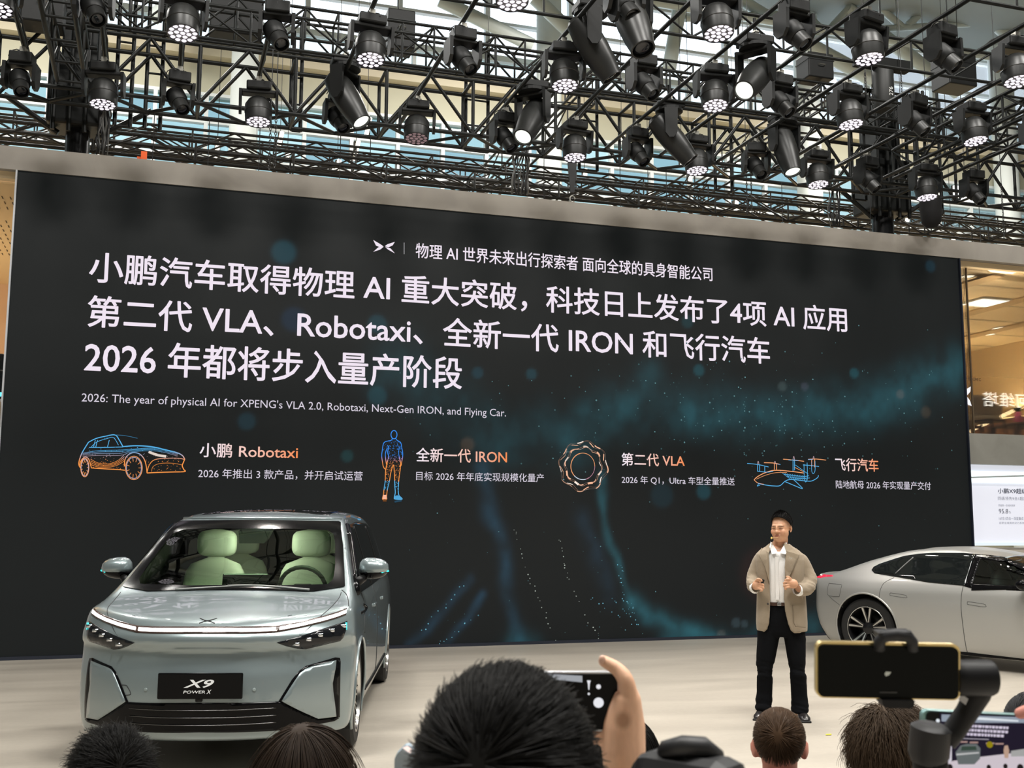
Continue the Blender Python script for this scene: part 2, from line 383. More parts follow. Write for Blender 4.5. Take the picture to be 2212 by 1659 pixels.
obj('table_top', MB().box(p+Vector((.45, .3, .43)), (1.5, .9, .05), bev=.015), dw, t)
for a, b in ((-.25, 0), (1.1, 0), (-.25, .65), (1.1, .65)): obj('leg', MB().box(p+Vector((a, b, .2)), (.1, .1, .41)), dw, t)
pv = p+Vector((-.02, .2, .455))
t = thing('potted_plant', 'small green plant in a pink vase on the dark meeting table', 'plant', pv)
obj('vase', MB().lathe([(.05, 0), (.08, .05), (.085, .14), (.05, .2), (.055, .22)], Matrix.Translation(pv), 16), mat('pink_glaze', (.75, .15, .35), .3), t, smooth=True)
for k in range(16):
    a = k*2.4; l = .12+.08*random.random(); d = Vector((math.cos(a)*.8, math.sin(a)*.8, .9)).normalized(); s_ = d.cross(Vector((0, 0, 1))).normalized()*.03; b0 = pv+Vector((0, 0, .2))
    obj('leaf', MB().add([b0, b0+d*l*.5+s_, b0+d*l, b0+d*l*.5-s_], [(0, 1, 2, 3)]), mat('leaf_green', (.04, .13, .04), .6), t)
# lettering on the glass, half logo
def poly_xz(pts, Y, thick, m, name, parent=None, smooth=False):
    return obj(name, MB().prism([at_y(x, y, Y) for x, y in pts], (0, thick, 0)), m, parent)
def put_text(body, m, name, parent, L, R, top, bot, Y, bold=0.0, ref=None, shear=0.0, space=1.0, rtop=None):
    """flat lettering on the vertical plane at Y: L/R pixel x of the ends, top/bot pixel y of the first glyph"""
    pl = at_y(L, bot, Y); pt = at_y(L, top, Y)
    # right end: same baseline height on the plane
    pr = at_y(R, bot, Y); d = ray(R, bot)
    for _ in range(6):
        q = at_y(R, bot, Y); err = q.z-pl.z
        if abs(err) < 1e-4: break
        bot = bot+err*150
    pr = at_y(R, bot, Y)
    r, rc = text_mesh(ref or body[0], 0); bpy.data.meshes.remove(r)
    me, co = text_mesh(body, 0, shear, space)
    sz = (pt.z-pl.z)/(rc[:, 1].max()-rc[:, 1].min()); z0 = pl.z-rc[:, 1].min()*sz
    w = co[:, 0].max()-co[:, 0].min(); sx_ = (pr.x-pl.x)/w
    v = np.empty_like(co); v[:, 0] = pl.x+(co[:, 0]-co[:, 0].min())*sx_; v[:, 1] = Y; v[:, 2] = z0+co[:, 1]*sz
    me.vertices.foreach_set('co', v.ravel()); me.update()
    # one object for each word: cut where the gap between glyphs is wide
    fs = [tuple(p.vertices) for p in me.polygons]; 
    if bold:
        n0 = len(v); em = bold*sz; v = np.concatenate([v]+[v+np.array([a*em, 0.0002*(k+1), b*em]) for k, (a, b) in enumerate(((-1, 0), (1, 0), (0, -1), (0, 1), (-.7, -.7), (.7, .7), (.7, -.7), (-.7, .7)))]); fs = [tuple(i+n0*k for i in q) for k in range(9) for q in fs]
    fs.sort(key=lambda q: min(v[i, 0] for i in q)); grp = [[]]; hi = -1e9; gap = .16*sz
    for q in fs:
        x0 = min(v[i, 0] for i in q)
        if grp[-1] and x0 > hi+gap: grp.append([])
        grp[-1].append(q); hi = max(hi, max(v[i, 0] for i in q))
    bpy.data.meshes.remove(me); o = None; X0, X1 = v[:, 0].min(), v[:, 0].max()
    for g in grp:
        ids = sorted({i for q in g for i in q}); mp = {i: k for k, i in enumerate(ids)}
        nm = bpy.data.meshes.new(name); nm.from_pydata(v[ids].tolist(), [], [tuple(mp[i] for i in q) for q in g])
        at = nm.attributes.new('run', 'FLOAT', 'POINT'); at.data.foreach_set('value', ((v[ids, 0]-X0)/(X1-X0)).astype(np.float32))
        o = obj(name, nm, m, parent)
    return o
ink = mat('sign_ink_dark', (0.05, 0.04, 0.03), .7)
put_text('VIP ROOM C', ink, 'room_lettering', g2, 2080, 2119, 815, 821, WY+.17, .005)
whitev = mat('white_vinyl_glow', (0.85, 0.87, 0.95), .5, emit=(0.8, 0.85, 1), estr=.5)  # white decal with a slight glow added to its colour
for pts in (((2082, 845), (2097, 835), (2096, 846), (2090, 853), (2083, 856)), ((2083, 858), (2090, 858), (2095, 865), (2099, 877), (2084, 871)),
            ((2080, 845), (2065, 835), (2066, 846), (2072, 853), (2080, 856)), ((2080, 858), (2072, 858), (2067, 865), (2064, 877), (2080, 871))):
    poly_xz(pts, WY+.165, .005, whitev, 'logo_petal', g2)
# illuminated sign of the booth opposite (it is seen mirrored in the meeting room glass)
sg = thing('shop_sign', 'glowing white three character sign on the booth opposite', 'sign', (0, 0, 0))
gy = WY+.19; vy = gy+18; sl = at_y(2126, 877, vy); srr = at_y(2250, 880, vy); stp = at_y(2126, 846, vy)
me, co = text_mesh('阿维塔', .0)
k = (stp.z-sl.z)/(co[:, 1].max()-co[:, 1].min()); v = np.zeros_like(co)
v[:, 0] = sl.x+(co[:, 0].max()-co[:, 0])*k*1.25; v[:, 1] = gy-18; v[:, 2] = sl.z+(co[:, 1]-co[:, 1].min())*k
me.vertices.foreach_set('co', v.ravel()); obj('sign_lettering', me, emis('sign_glow', (1, .95, .85), 3.2), sg)
obj('backboard', MB().box((sl.x+1.5, gy-18.08, sl.z+.4), (6, .1, 1.4)), mat('sign_board', (.05, .05, .06), .7), sg)
sg.location = (0, 0, 0)
# light box display under the mezzanine
db = thing('display_board', 'white light box display panel with grey text beside the silver car', 'display', (13, WY+.3, 0))
lav = mat('lightbox_face', (0.5, 0.5, 0.55), .6, emit=(0.72, 0.74, 0.83), estr=0.72)
obj('board', MB().box((17.5, WY+.40, 1.99), (11.0, .2, 1.30)), lav, db)
obj('light_strip', MB().box((17.5, WY+.28, 2.44), (11.0, .04, .19)), emis('cool_strip', (0.85, 1.0, 1.0), 1.5), db)
obj('strip_rail', MB().prism([(12.4, WY+.25, 2.40), (12.4, WY+.25, 2.425), (14.2, WY+.25, 2.50), (14.2, WY+.25, 2.475)], (0, .01, 0)), mat('rail_grey', (.45, .5, .5), .4), db)
obj('base_strip', MB().box((17.5, WY+.28, 1.345), (11.0, .06, .05)), emis('cool_strip2', (0.85, 0.95, 1.0), 1.0), db)
dk = mat('board_ink_dark', (.03, .035, .06), .7); gk = mat('board_ink_grey', (.28, .29, .34), .7)
by = WY+.292
put_text('小鹏X9超级增程', dk, 'board_lettering', db, 2156, 2243, 1055, 1065.5, by, .01)
put_text('同级领先9合1超集成', gk, 'board_lettering', db, 2156, 2226, 1073, 1080, by)
put_text('同级第一空间利用率', gk, 'board_lettering', db, 2157, 2193, 1089.5, 1094, by)
put_text('95.8', mat('board_ink_mid', (.12, .12, .15), .7), 'board_lettering', db, 2158, 2178, 1099, 1109, by)
put_text('%', gk, 'board_lettering', db, 2179.5, 2184, 1104, 1109, by)
put_text('167合1四合一深度集成，零', gk, 'board_lettering', db, 2158, 2222, 1117.5, 1122.5, by)
put_text('自研全域高效动力系统，为', gk, 'board_lettering', db, 2159, 2224, 1127, 1131.5, by)
struct('wall_stage_side', MB().box((17.5, WY+.45, 0.64), (11, .3, 1.28)), mat('beige_plinth', (0.5, 0.45, 0.38), .7))
# left: lounge room, seen through a narrow strip
LX0, LX1 = -14.0, XL-.02
struct('floor_lounge', MB().box(((LX0+LX1)/2, 19, 2.98), (LX1-LX0, 9, .2)), mat('lounge_floor', (.45, .33, .2), .8))
lc = struct('ceiling_lounge', MB().box(((LX0+LX1)/2, 19, 5.97), (LX1-LX0, 8.6, .1)), warmceil, 'warm perforated ceiling of the lounge')
slot = MB().box((0, 0, 0), (.012, .12, .006)).mesh('ceiling_slot'); slot.materials.append(seam)
for r_ in range(12):
    for k in range(10):
        o = bpy.data.objects.new('ceiling_slot', slot); COL.objects.link(o); o.parent = lc; o.location = (-2.9+k*.1, 15.6+r_*.26+(.5 if r_ > 2 else 0), 5.918)
struct('wall_lounge_far', MB().box(((LX0+LX1)/2, 21.5, 4.5), (LX1-LX0, .2, 3)), mat('blush_plaster', (.74, .52, .38), .8))
light('lounge_lamp', 'POINT', (-4.2, 18.0, 4.6), 130, (1.0, 0.78, 0.5)); light('lounge_fill', 'AREA', (-6, 19.5, 4.0), 150, (1.0, 0.76, 0.46), 3, 3, aim=(-5, 19, 7))  # area light facing up brightens the lounge, no cove is built here
struct('window_5', MB().box(((LX0+LX1)/2, WY+.2, 4.53), (LX1-LX0, .02, 2.77)), roomglass, 'glass front of the lounge')
struct('trim_6', MB().box(((LX0+LX1)/2, WY+.25, 5.965), (LX1-LX0, .3, .09)), warmceil, 'tan lintel above the lounge glass')
struct('wall_lounge_parapet', MB().box(((LX0+LX1)/2, WY+.40, 1.57), (LX1-LX0, .5, 3.14)), mat('pale_grey_wall', (.42, .41, .41), .7, noise=.04), 'pale grey wall below the lounge glass')
cb = thing('lounge_counter', 'black counter with a cyan light line behind the lounge glass', 'counter', (-4.6, 15.4, 3.08))
obj('body', MB().box((-4.6, 15.4, 3.42), (5.4, .5, .68), bev=.02), mat('black_gloss', (.01, .012, .015), .15), cb)
obj('light_line', MB().box((-4.6, 15.13, 3.235), (5.4, .03, .05)), emis('cyan_line', (.1, .75, 1), 3), cb)
obj('steel_rail', MB().box((-4.6, 15.13, 3.54), (5.4, .02, .015)), mat('steel_rail', (.6, .6, .6), .3, 1), cb)
# ================================================================ LED screen
led = thing('led_screen', 'huge black presentation screen with white Chinese headline text and glowing icons', 'screen', (XL, WY, 0))
obj('cabinet', MB().box(((XL+XR)/2, WY+.11, ZT/2), (XR-XL, .16, ZT-.002)), mat('led_cabinet_black', (.012, .013, .014), .6), led)
obj('side_trim', MB().box((XL-.012, WY+.06, ZT/2), (.02, .2, ZT-.01)), mat('trim_pale', (.55, .57, .6), .4), led)
obj('side_trim', MB().box((XR+.012, WY+.06, ZT/2), (.02, .2, ZT-.01)), mat('trim_black', (.02, .025, .04), .4), led)
obj('foot_rail', MB().box(((XL+XR)/2, WY+.0, .02), (XR-XL, .05, .04)), mat('trim_black', (.02, .025, .04), .4), led)

def vnoise(x, y, seed):
    rs = np.random.RandomState(seed); T = rs.rand(256, 256)
    xi = np.floor(x).astype(int); yi = np.floor(y).astype(int); fx = x-xi; fy = y-yi; fx = fx*fx*(3-2*fx); fy = fy*fy*(3-2*fy)
    g = lambda a, b: T[a % 256, b % 256]
    return (g(xi, yi)*(1-fx)+g(xi+1, yi)*fx)*(1-fy)+(g(xi, yi+1)*(1-fx)+g(xi+1, yi+1)*fx)*fy
def fbm(x, y, seed, o=4):
    s = 0; a = .5
    for k in range(o): s = s+a*vnoise(x*2**k, y*2**k, seed+k); a *= .5
    return s
def wall_xz(px, py):
    p = at_y(px, py, WY); return p.x, p.z
NX, NZ = 420, 180
gx, gz = np.meshgrid(np.linspace(XL, XR, NX), np.linspace(0, ZT, NZ))
teal = np.array([.012, .075, .095]); glow = np.zeros((NZ, NX, 3))
dx = (fbm(gx*1.2, gz*1.2, 3)-.5)*.9; dz = (fbm(gx*1.2+40, gz*1.2, 9)-.5)*.9
def stroke(pts, w, amp, col=teal, edge=1.0):
    P = [np.array(wall_xz(*p)) for p in pts]; d = np.full(gx.shape, 9.0)
    X = gx+dx*.35; Z = gz+dz*.35
    for a, b in zip(P[:-1], P[1:]):
        ab = b-a; t = np.clip(((X-a[0])*ab[0]+(Z-a[1])*ab[1])/(ab@ab), 0, 1)
        d = np.minimum(d, np.hypot(X-a[0]-t*ab[0], Z-a[1]-t*ab[1]))
    m = np.exp(-(d/w)**2)*amp*(0.35+1.5*np.clip(fbm(gx*3+X, gz*3, 21)-.25, 0, 1))
    glow[:] += m[..., None]*col
stroke([(860, 800), (990, 900), (1090, 960), (1250, 930), (1310, 900), (1500, 880), (1700, 900), (1900, 880), (2060, 810)], .38, .55)
stroke([(1230, 960), (1280, 900), (1370, 860), (1400, 800)], .22, .7)
stroke([(1500, 900), (1650, 905), (1850, 880), (2000, 830), (2080, 800)], .30, .6)
stroke([(1030, 1010), (1050, 1080), (1085, 1150), (1100, 1300), (1130, 1395)], .10, .9, np.array([.012, .05, .085]))
stroke([(1290, 1020), (1295, 1080), (1310, 1180), (1340, 1250), (1365, 1310)], .07, 1.3)
stroke([(1250, 1110), (1280, 1220), (1310, 1290)], .14, .5, np.array([.012, .045, .08]))
stroke([(1365, 1305), (1400, 1340), (1470, 1360), (1560, 1382)], .13, 1.9)
stroke([(1440, 1395), (1560, 1390), (1640, 1370), (1760, 1340)], .16, .9)
stroke([(885, 1395), (960, 1320), (1010, 1255)], .06, .8, np.array([.012, .05, .09]))
stroke([(950, 1395), (1010, 1340), (1040, 1290)], .06, .9, np.array([.012, .05, .09]))
stroke([(1120, 1385), (1145, 1398)], .16, 1.5)
for px, py, r, c in ((613, 545, .2, (.006, .06, .085)), (1148, 808, .1, (.006, .05, .07)), (815, 700, .16, (.006, .05, .07)), (815, 855, .16, (.005, .045, .06)), (533, 910, .14, (.004, .03, .045)), (635, 690, .2, (.003, .02, .05)), (1032, 805, .1, (.005, .04, .06)), (1510, 800, .11, (.006, .07, .09)), (1845, 806, .1, (.006, .07, .09)), (1485, 695, .12, (.004, .04, .05)), (1520, 1062, .14, (.006, .06, .08)), (1430, 1070, .22, (.002, .02, .03)), (1945, 852, .09, (.07, .04, .03)), (2000, 890, .11, (.05, .03, .015)), (1010, 960, .12, (.06, .035, .02)), (2010, 575, .12, (.003, .03, .05)), (750, 985, .1, (.004, .045, .05)), (1650, 1240, .5, (.02, .004, .003)), (1590, 1345, .09, (.03, .05, .06)), (1558, 1372, .09, (.06, .05, .04)), (1608, 1348, .07, (.03, .05, .06)), (1690, 835, .09, (.04, .06, .06)), (1738, 835, .08, (.04, .04, .06))):
    x, z = wall_xz(px, py); d = np.hypot(gx-x, gz-z); glow += (1/(1+np.exp((d-r*.8)/(r*.07))))[..., None]*np.array(c)*.85
glow *= .62
me = bpy.data.meshes.new('display_face')
vv = np.stack([gx, np.full_like(gx, WY), gz], -1).reshape(-1, 3)
ii = np.arange(NX*NZ).reshape(NZ, NX)
ff = np.stack([ii[:-1, :-1], ii[:-1, 1:], ii[1:, 1:], ii[1:, :-1]], -1).reshape(-1, 4)
me.from_pydata(vv.tolist(), [], ff.tolist())
at = me.color_attributes.new('glow', 'FLOAT_COLOR', 'POINT'); at.data.foreach_set('color', np.concatenate([glow.reshape(-1, 3), np.ones((NX*NZ, 1))], 1).ravel())
def attr_emit(name, base, strength, rough=.5, add=(0, 0, 0)):
    m, nt, b = principled(name); a = nt.nodes.new('ShaderNodeAttribute'); a.attribute_name = 'glow'
    b.inputs['Base Color'].default_value = (*base, 1); b.inputs['Roughness'].default_value = rough; b.inputs['Specular IOR Level'].default_value = .25
    ad = nt.nodes.new('ShaderNodeMix'); ad.data_type = 'RGBA'; ad.blend_type = 'ADD'; ad.inputs[0].default_value = 1; ad.inputs[7].default_value = (*add, 1)
    nt.links.new(a.outputs['Color'], ad.inputs[6]); nt.links.new(ad.outputs[2], b.inputs['Emission Color']); b.inputs['Emission Strength'].default_value = strength
    return m
obj('display_face', me, attr_emit('led_face', (.006, .0068, .007), 1.0, .55, (.004, .0052, .0055)), led)

txt = emis('led_text_white', (0.96, 0.86, 0.97), 0.92); txt2 = emis('led_text_soft', (0.86, 0.80, 0.92), 0.80)
def grad(name):
    m = bpy.data.materials.new(name); m.use_nodes = True; nt = m.node_tree; nt.nodes.clear()
    tc = nt.nodes.new('ShaderNodeAttribute'); tc.attribute_name = 'run'; r = nt.nodes.new('ShaderNodeValToRGB')
    r.color_ramp.elements[0].color = (.95, .88, .97, 1); r.color_ramp.elements[1].color = (1.0, .30, .10, 1)
    e = r.color_ramp.elements.new(.5); e.color = (1.0, .62, .52, 1)
    em = nt.nodes.new('ShaderNodeEmission'); em.inputs[1].default_value = .92; o = nt.nodes.new('ShaderNodeOutputMaterial')
    nt.links.new(tc.outputs['Fac'], r.inputs[0]); nt.links.new(r.outputs[0], em.inputs[0]); nt.links.new(em.outputs[0], o.inputs[0]); return m
tg = grad('led_text_orange_gradient'); TY = WY-.004
put_text('物理 AI 世界未来出行探索者 面向全球的具身智能公司', txt, 'headline_lettering', led, 898, 1539, 524.5, 556.5, TY, .008, '物')
put_text('小鹏汽车取得物理 AI 重大突破，科技日上发布了4项 AI 应用', txt, 'headline_lettering', led, 192, 1830, 544, 608, TY, .012)
put_text('第二代 VLA、Robotaxi、全新一代 IRON 和飞行汽车', txt, 'headline_lettering', led, 188, 1663, 637.5, 705, TY, .012)
put_text('2026 年都将步入量产阶段', txt, 'headline_lettering', led, 182, 997, 743, 799, TY, .012)
put_text("2026: The year of physical AI for XPENG's VLA 2.0, Robotaxi, Next-Gen IRON, and Flying Car.", txt2, 'caption_lettering', led, 176, 1093, 849.5, 867, TY)
for s, m, L, R, t_, b_, bo in (('小鹏 Robotaxi', tg, 431, 643, 957, 987, .01), ('2026 年推出 3 款产品，并开启试运营', txt2, 428, 783, 1015, 1030.5, .002),
        ('全新一代 IRON', tg, 899, 1095, 967, 996, .01), ('目标 2026 年年底实现规模化量产', txt2, 899, 1175, 1019.5, 1037, .002),
        ('第二代 VLA', tg, 1343, 1479, 978, 1005.5, .01), ('2026 年 Q1，Ultra 车型全量推送', txt2, 1343, 1587, 1030, 1043, .002),
        ('飞行汽车', tg, 1805, 1898, 991, 1016, .01), ('陆地航母 2026 年实现量产交付', txt2, 1806, 2011, 1037.5, 1055, .002)):
    put_text(s, m, 'caption_lettering', led, L, R, t_, b_, TY, bo)
# emblem: four tapering wings, and the thin divider
zx = lambda p: (150+p[0]/2.458, 500+p[1]/2.458)
for pts in (((1613, 45), (1655, 70), (1668, 80), (1650, 84), (1628, 75)), ((1728, 55), (1688, 68), (1675, 78), (1694, 84), (1716, 74)),
            ((1613, 108), (1640, 84), (1668, 82), (1650, 96)), ((1728, 116), (1705, 90), (1676, 82), (1692, 96))):
    poly_xz([zx(p) for p in pts], TY, .002, txt, 'emblem_wing', led)
poly_xz([(872.3, 524), (873.7, 524), (873.7, 549), (872.3, 549)], TY, .002, mat('divider', (.1, .1, .1), .5, emit=(.5, .5, .55), estr=.6), 'divider_line', led)

BL = np.array([.03, .26, .95]); BL2 = np.array([.12, .55, 1.0]); OR = np.array([1.0, .33, .07]); WH = np.array([1.0, .85, .75])
class Strokes:
    def __init__(s, conv, col): s.v = []; s.f = []; s.c = []; s.conv = conv; s.col = col
    def line(s, pts, w=1.6, n=6, close=False, amp=1.0, col=None):
        q = catmull(pts, n, close) if n > 1 else list(pts)
        if close: q = q+[q[0]]
        P = [np.array(s.conv(p)) for p in q]; k0 = len(s.v); wz = w*.0062
        for i, p in enumerate(P):
            d = P[min(i+1, len(P)-1)]-P[max(i-1, 0)]; d = d/(np.linalg.norm(d)+1e-9); nrm = np.array([-d[1], d[0]])
            for sg_ in (-1, 1):
                a = p+nrm*sg_*wz/2; s.v.append((a[0], TY, a[1])); s.c.append(np.append((s.col(q[i]) if col is None else col)*amp, 1))
        for i in range(len(P)-1): k = k0+2*i; s.f.append((k, k+1, k+3, k+2))
    def dot(s, p, r=1.0, amp=1.0, col=None):
        x, z = s.conv(p); k = len(s.v); r *= .0062
        for t in range(6): s.v.append((x+r*math.cos(t*1.0472), TY-.0005, z+r*math.sin(t*1.0472))); s.c.append(np.append((s.col(p) if col is None else np.array(col))*amp, 1))
        s.f.append(tuple(range(k, k+6)))
    def build(s, name, label=None, stuff=False):
        me = bpy.data.meshes.new(name); me.from_pydata([tuple(map(float, q)) for q in s.v], [], s.f)
        at = me.color_attributes.new('glow', 'FLOAT_COLOR', 'POINT'); at.data.foreach_set('color', np.array(s.c).ravel())
        o = obj(name, me, MATS.setdefault('icon_glow', attr_emit('icon_glow', (0, 0, 0), .95)), led)
        if label: o['label'] = label
        if stuff: o['kind'] = 'stuff'
        return o
def conv(ox, oy, sc): return lambda p: wall_xz(ox+p[0]/sc, oy+p[1]/sc)
def inpoly(x, y, poly):
    c = False; j = len(poly)-1
    for i in range(len(poly)):
        if (poly[i][1] > y) != (poly[j][1] > y) and x < (poly[j][0]-poly[i][0])*(y-poly[i][1])/(poly[j][1]-poly[i][1])+poly[i][0]: c = not c
        j = i
    return c
def two(y0, y1, top, bot):
    return lambda p: top+(bot-top)*min(max((p[1]-y0)/(y1-y0), 0), 1)
S = Strokes(conv(150, 900, 3.16), two(235, 300, BL2*.9, OR))
S.line([(130, 175), (180, 150), (240, 135), (310, 125), (340, 160), (365, 205)], 1.8); S.line([(310, 125), (380, 130), (465, 148)], .8, amp=.5)
S.line([(150, 205), (190, 172), (250, 152), (300, 143), (335, 195)], 1); S.line([(135, 210), (250, 210), (365, 207)], 1.6)
for a in (165, 180, 260): S.line([(a, 207), (a+12, 160)], 1.2)
S.line([(365, 205), (450, 199), (560, 205), (650, 225), (730, 245), (770, 265), (787, 290)], 2)
S.line([(130, 175), (105, 215), (85, 250), (70, 290), (64, 325), (75, 350)], 1.8)
for o_ in (0, 10, 22, 36): S.line([(90, 250+o_*.6), (200, 232+o_*.9), (350, 228+o_), (430, 222+o_*.5), (600, 214+o_*.6), (740, 248+o_*.6)], 1, amp=.7-.1*(o_ > 20))
S.line([(787, 290), (778, 312), (770, 335), (780, 360), (787, 375), (700, 378), (600, 381), (530, 385)], 2.0)
for o_ in range(4): S.line([(145, 290+o_*12), (200, 318+o_*9), (270, 322+o_*8), (330, 300+o_*10), (372, 262+o_*14)], 1, amp=.8)
S.line([(150, 350), (250, 357), (330, 361), (378, 366)], 1.8)
S.line([(375, 340), (380, 290), (405, 258), (440, 246), (480, 256), (510, 290), (525, 340), (530, 385)], 1.8)
S.line([(66, 340), (80, 300), (105, 276), (130, 288), (145, 330), (150, 352)], 1.6)
for cx, cy, rx, ry in ((440, 350, 57, 80), (105, 347, 28, 64)):
    for k in (1, .9): S.line([(cx+rx*k*math.cos(t*.5236), cy+ry*k*math.sin(t*.5236)) for t in range(12)], 1.3, 3, True, col=OR*.9+WH*.1 if k == 1 else BL2*.5+OR*.4)
    for t in range(11):
        c_, s_ = math.cos(t*.571), math.sin(t*.571); S.line([(cx+rx*.55*c_, cy+ry*.55*s_), (cx+rx*.9*c_, cy+ry*.9*s_)], 1.0, 1)
S.line([(530, 380), (545, 330), (580, 295), (650, 285), (740, 284), (785, 292)], 1.4); S.line([(560, 375), (572, 340), (620, 320), (700, 318), (770, 330)], 1.0, amp=.7)
S.line([(540, 240), (600, 262), (660, 272)], 5, amp=.8, col=WH)
body = [(130, 175), (310, 125), (365, 205), (650, 225), (787, 290), (770, 335), (785, 375), (530, 382), (500, 280), (440, 246), (380, 290), (375, 362), (150, 350), (105, 280), (70, 300)]
for _ in range(420):
    x, y = random.uniform(65, 787), random.uniform(130, 382)
    if inpoly(x, y, body) and not (150 < x < 345 and 150 < y < 205): S.dot((x, y), random.uniform(.4, .9), random.uniform(.3, .9))
S.build('car_icon', 'glowing blue and orange line drawing of a car')
def hum(p):
    x, y = p
    if y < 340: return BL*.9+BL2*.1
    if y < 400: return BL+(OR-BL)*(y-340)/60
    if y < 560: return OR
    if x > 190: return BL2*.9
    return OR*.9 if y > 640 else BL2*.8
S = Strokes(conv(800, 900, 4.022), hum)
S.line([(205+26*math.cos(t*.5236), 157+36*math.sin(t*.5236)) for t in range(12)], 1.8, 3, True)
S.line([(190, 190), (180, 206), (130, 218), (112, 240), (104, 290), (98, 340), (106, 400), (113, 435), (130, 456), (141, 430), (134, 380), (130, 320), (148, 270)], 1.6)
S.line([(148, 255), (158, 262), (150, 310), (158, 350), (145, 400), (135, 450), (130, 500), (128, 560), (120, 620), (112, 680), (106, 718), (140, 718), (140, 690), (150, 620), (165, 560), (175, 500), (190, 440), (202, 418)], 1.7)
S.line([(202, 418), (208, 480), (210, 540), (212, 600), (216, 660), (208, 700), (214, 716), (272, 718), (270, 706), (250, 688), (242, 650), (245, 580), (250, 520), (260, 450), (262, 400), (250, 350)], 1.7)
S.line([(220, 190), (232, 206), (262, 225), (273, 270), (281, 330), (273, 390), (266, 426), (255, 420)], 1.6); S.line([(250, 262), (246, 320), (252, 352)], 1.2)
hb = [(180, 206), (235, 206), (268, 235), (276, 330), (262, 420), (250, 520), (243, 650), (215, 650), (208, 480), (202, 420), (175, 500), (150, 620), (120, 680), (130, 500), (150, 350), (150, 260), (108, 300), (112, 240)]
for _ in range(520):
    x, y = random.uniform(100, 282), random.uniform(200, 700)
    if inpoly(x, y, hb): S.dot((x, y), random.uniform(.5, 1.1), random.uniform(.3, .95))
for k in range(9): S.line([(216+k*5, 700-(8-abs(k-3))*2), (216+k*6, 716)], 3, 1, col=BL2*.7)
for k in range(7): S.line([(116+k*3, 680), (110+k*5, 716)], 3, 1, col=np.array([1, .5, .33]))
S.line([(210, 740), (272, 728)], 4, 1, amp=.12); S.line([(108, 728), (140, 728)], 5, 1, amp=.15)
S.build('humanoid_icon', 'glowing blue and orange drawing of a standing figure')
S = Strokes(conv(800, 900, 4.022), lambda p: WH*.6)
for R0, am, w, ph, seed in ((208, 10, .8, 0, 1), (196, 14, .7, .4, 2), (160, 8, 1.6, .8, 3), (152, 10, .9, .2, 4)):
    pts = []; cols = []
    for t in range(96):
        a = t*2*math.pi/96; r = R0+am*math.sin(8*a+ph); pts.append((1850+r*math.cos(a), 430+r*1.03*math.sin(a)))
    for t in range(0, 96, 4):
        b_ = .5+.5*math.sin(t*.55+seed*1.7); c_ = (OR*.6+WH*.4)*(.25+.9*b_**2) if (t//8+seed) % 3 else WH*(.2+1.0*b_**3)
        S.line([pts[(t+k) % 96] for k in range(5)], w*(.7+2.2*b_**4), 2, col=c_*.9)
pts = [(1845+104*math.cos(t*2*math.pi/72), 432+115*math.sin(t*2*math.pi/72)) for t in range(72)]
for t in range(0, 72, 3):
    a = t*2*math.pi/72; c_ = OR*.8+WH*.15 if a > 2.2 else (WH*.6+BL2*.4 if 1.2 < a < 2.2 else OR*.5+BL*.3); S.line([pts[(t+k) % 72] for k in range(4)], 1.8 if 1 < a < 4.4 else 1.2, 2, col=c_)
S.build('ring_icon', 'glowing wavy ring drawn in orange and white')
S = Strokes(conv(1320, 950, 3.03), two(190, 260, BL2, BL2*.8))
org = lambda pts, w=1.5, n=5: S.line(pts, w, n, col=OR*.85+WH*.15)
blu = lambda pts, w=1.5, n=5: S.line(pts, w, n, col=BL2*.85)
org([(935, 262), (960, 240), (1010, 215), (1070, 200), (1150, 204), (1220, 212), (1260, 218)], 2); org([(935, 262), (960, 283), (1000, 292)], 1.6)
org([(950, 258), (1010, 232), (1080, 215), (1150, 215)], 1.0)
blu([(960, 285), (1010, 296), (1060, 302), (1105, 300), (1140, 270), (1180, 260), (1260, 268), (1310, 270), (1350, 248), (1356, 232)], 1.8)
blu([(1140, 275), (1200, 300), (1252, 320), (1225, 290), (1195, 262)], 1.8); blu([(1130, 225), (1180, 232), (1260, 240), (1295, 235)], 1.3); blu([(1150, 240), (1220, 252), (1300, 250)], 1.2); blu([(965, 290), (955, 303), (975, 296)], 1.2)
for k in range(9): blu([(1120+k*16, 218+k*2), (1170+k*14, 256+k)], .9)
for x, y0, y1 in ((958, 165, 205), (972, 165, 205), (1190, 128, 205), (1200, 128, 200), (1005, 175, 210)): blu([(x, y0), (x, y1)], 1.8, 1)
for x, y0, y1 in ((1068, 155, 195), (1082, 155, 196), (1312, 125, 175), (1332, 125, 180)): org([(x, y0), (x, y1)], 1.8, 1)
blu([(890, 155), (960, 162), (1030, 178)], 1.6); org([(1000, 150), (1060, 152), (1100, 160)], 1.8); blu([(1080, 158), (1108, 162)], 1.4); org([(1125, 127), (1195, 133), (1262, 141)], 1.6); blu([(1160, 132), (1230, 137)], 1.6)
org([(1290, 128), (1340, 126), (1406, 133)], 1.6); blu([(1288, 129), (1320, 128)], 1.8); blu([(955, 205), (1020, 212), (1060, 205)], 1.6); blu([(1255, 165), (1300, 168), (1360, 175)], 1.6)
blu([(1312, 140), (1312, 200), (1322, 222), (1334, 200), (1334, 140)], 1.4); blu([(1262, 160), (1264, 250), (1272, 276), (1284, 250), (1282, 150)], 1.5); org([(1200, 180), (1260, 210)], 1.2); blu([(1205, 165), (1290, 225)], 1.2)
for x in (962, 1072, 1195, 1325): S.line([(x-5, 160 if x < 1100 else 128), (x, 140 if x < 1100 else 108), (x+5, 160 if x < 1100 else 128)], 1.3, 4, col=OR*.5+BL2*.4)
S.build('aircraft_icon', 'glowing blue and orange drawing of a multi rotor aircraft')
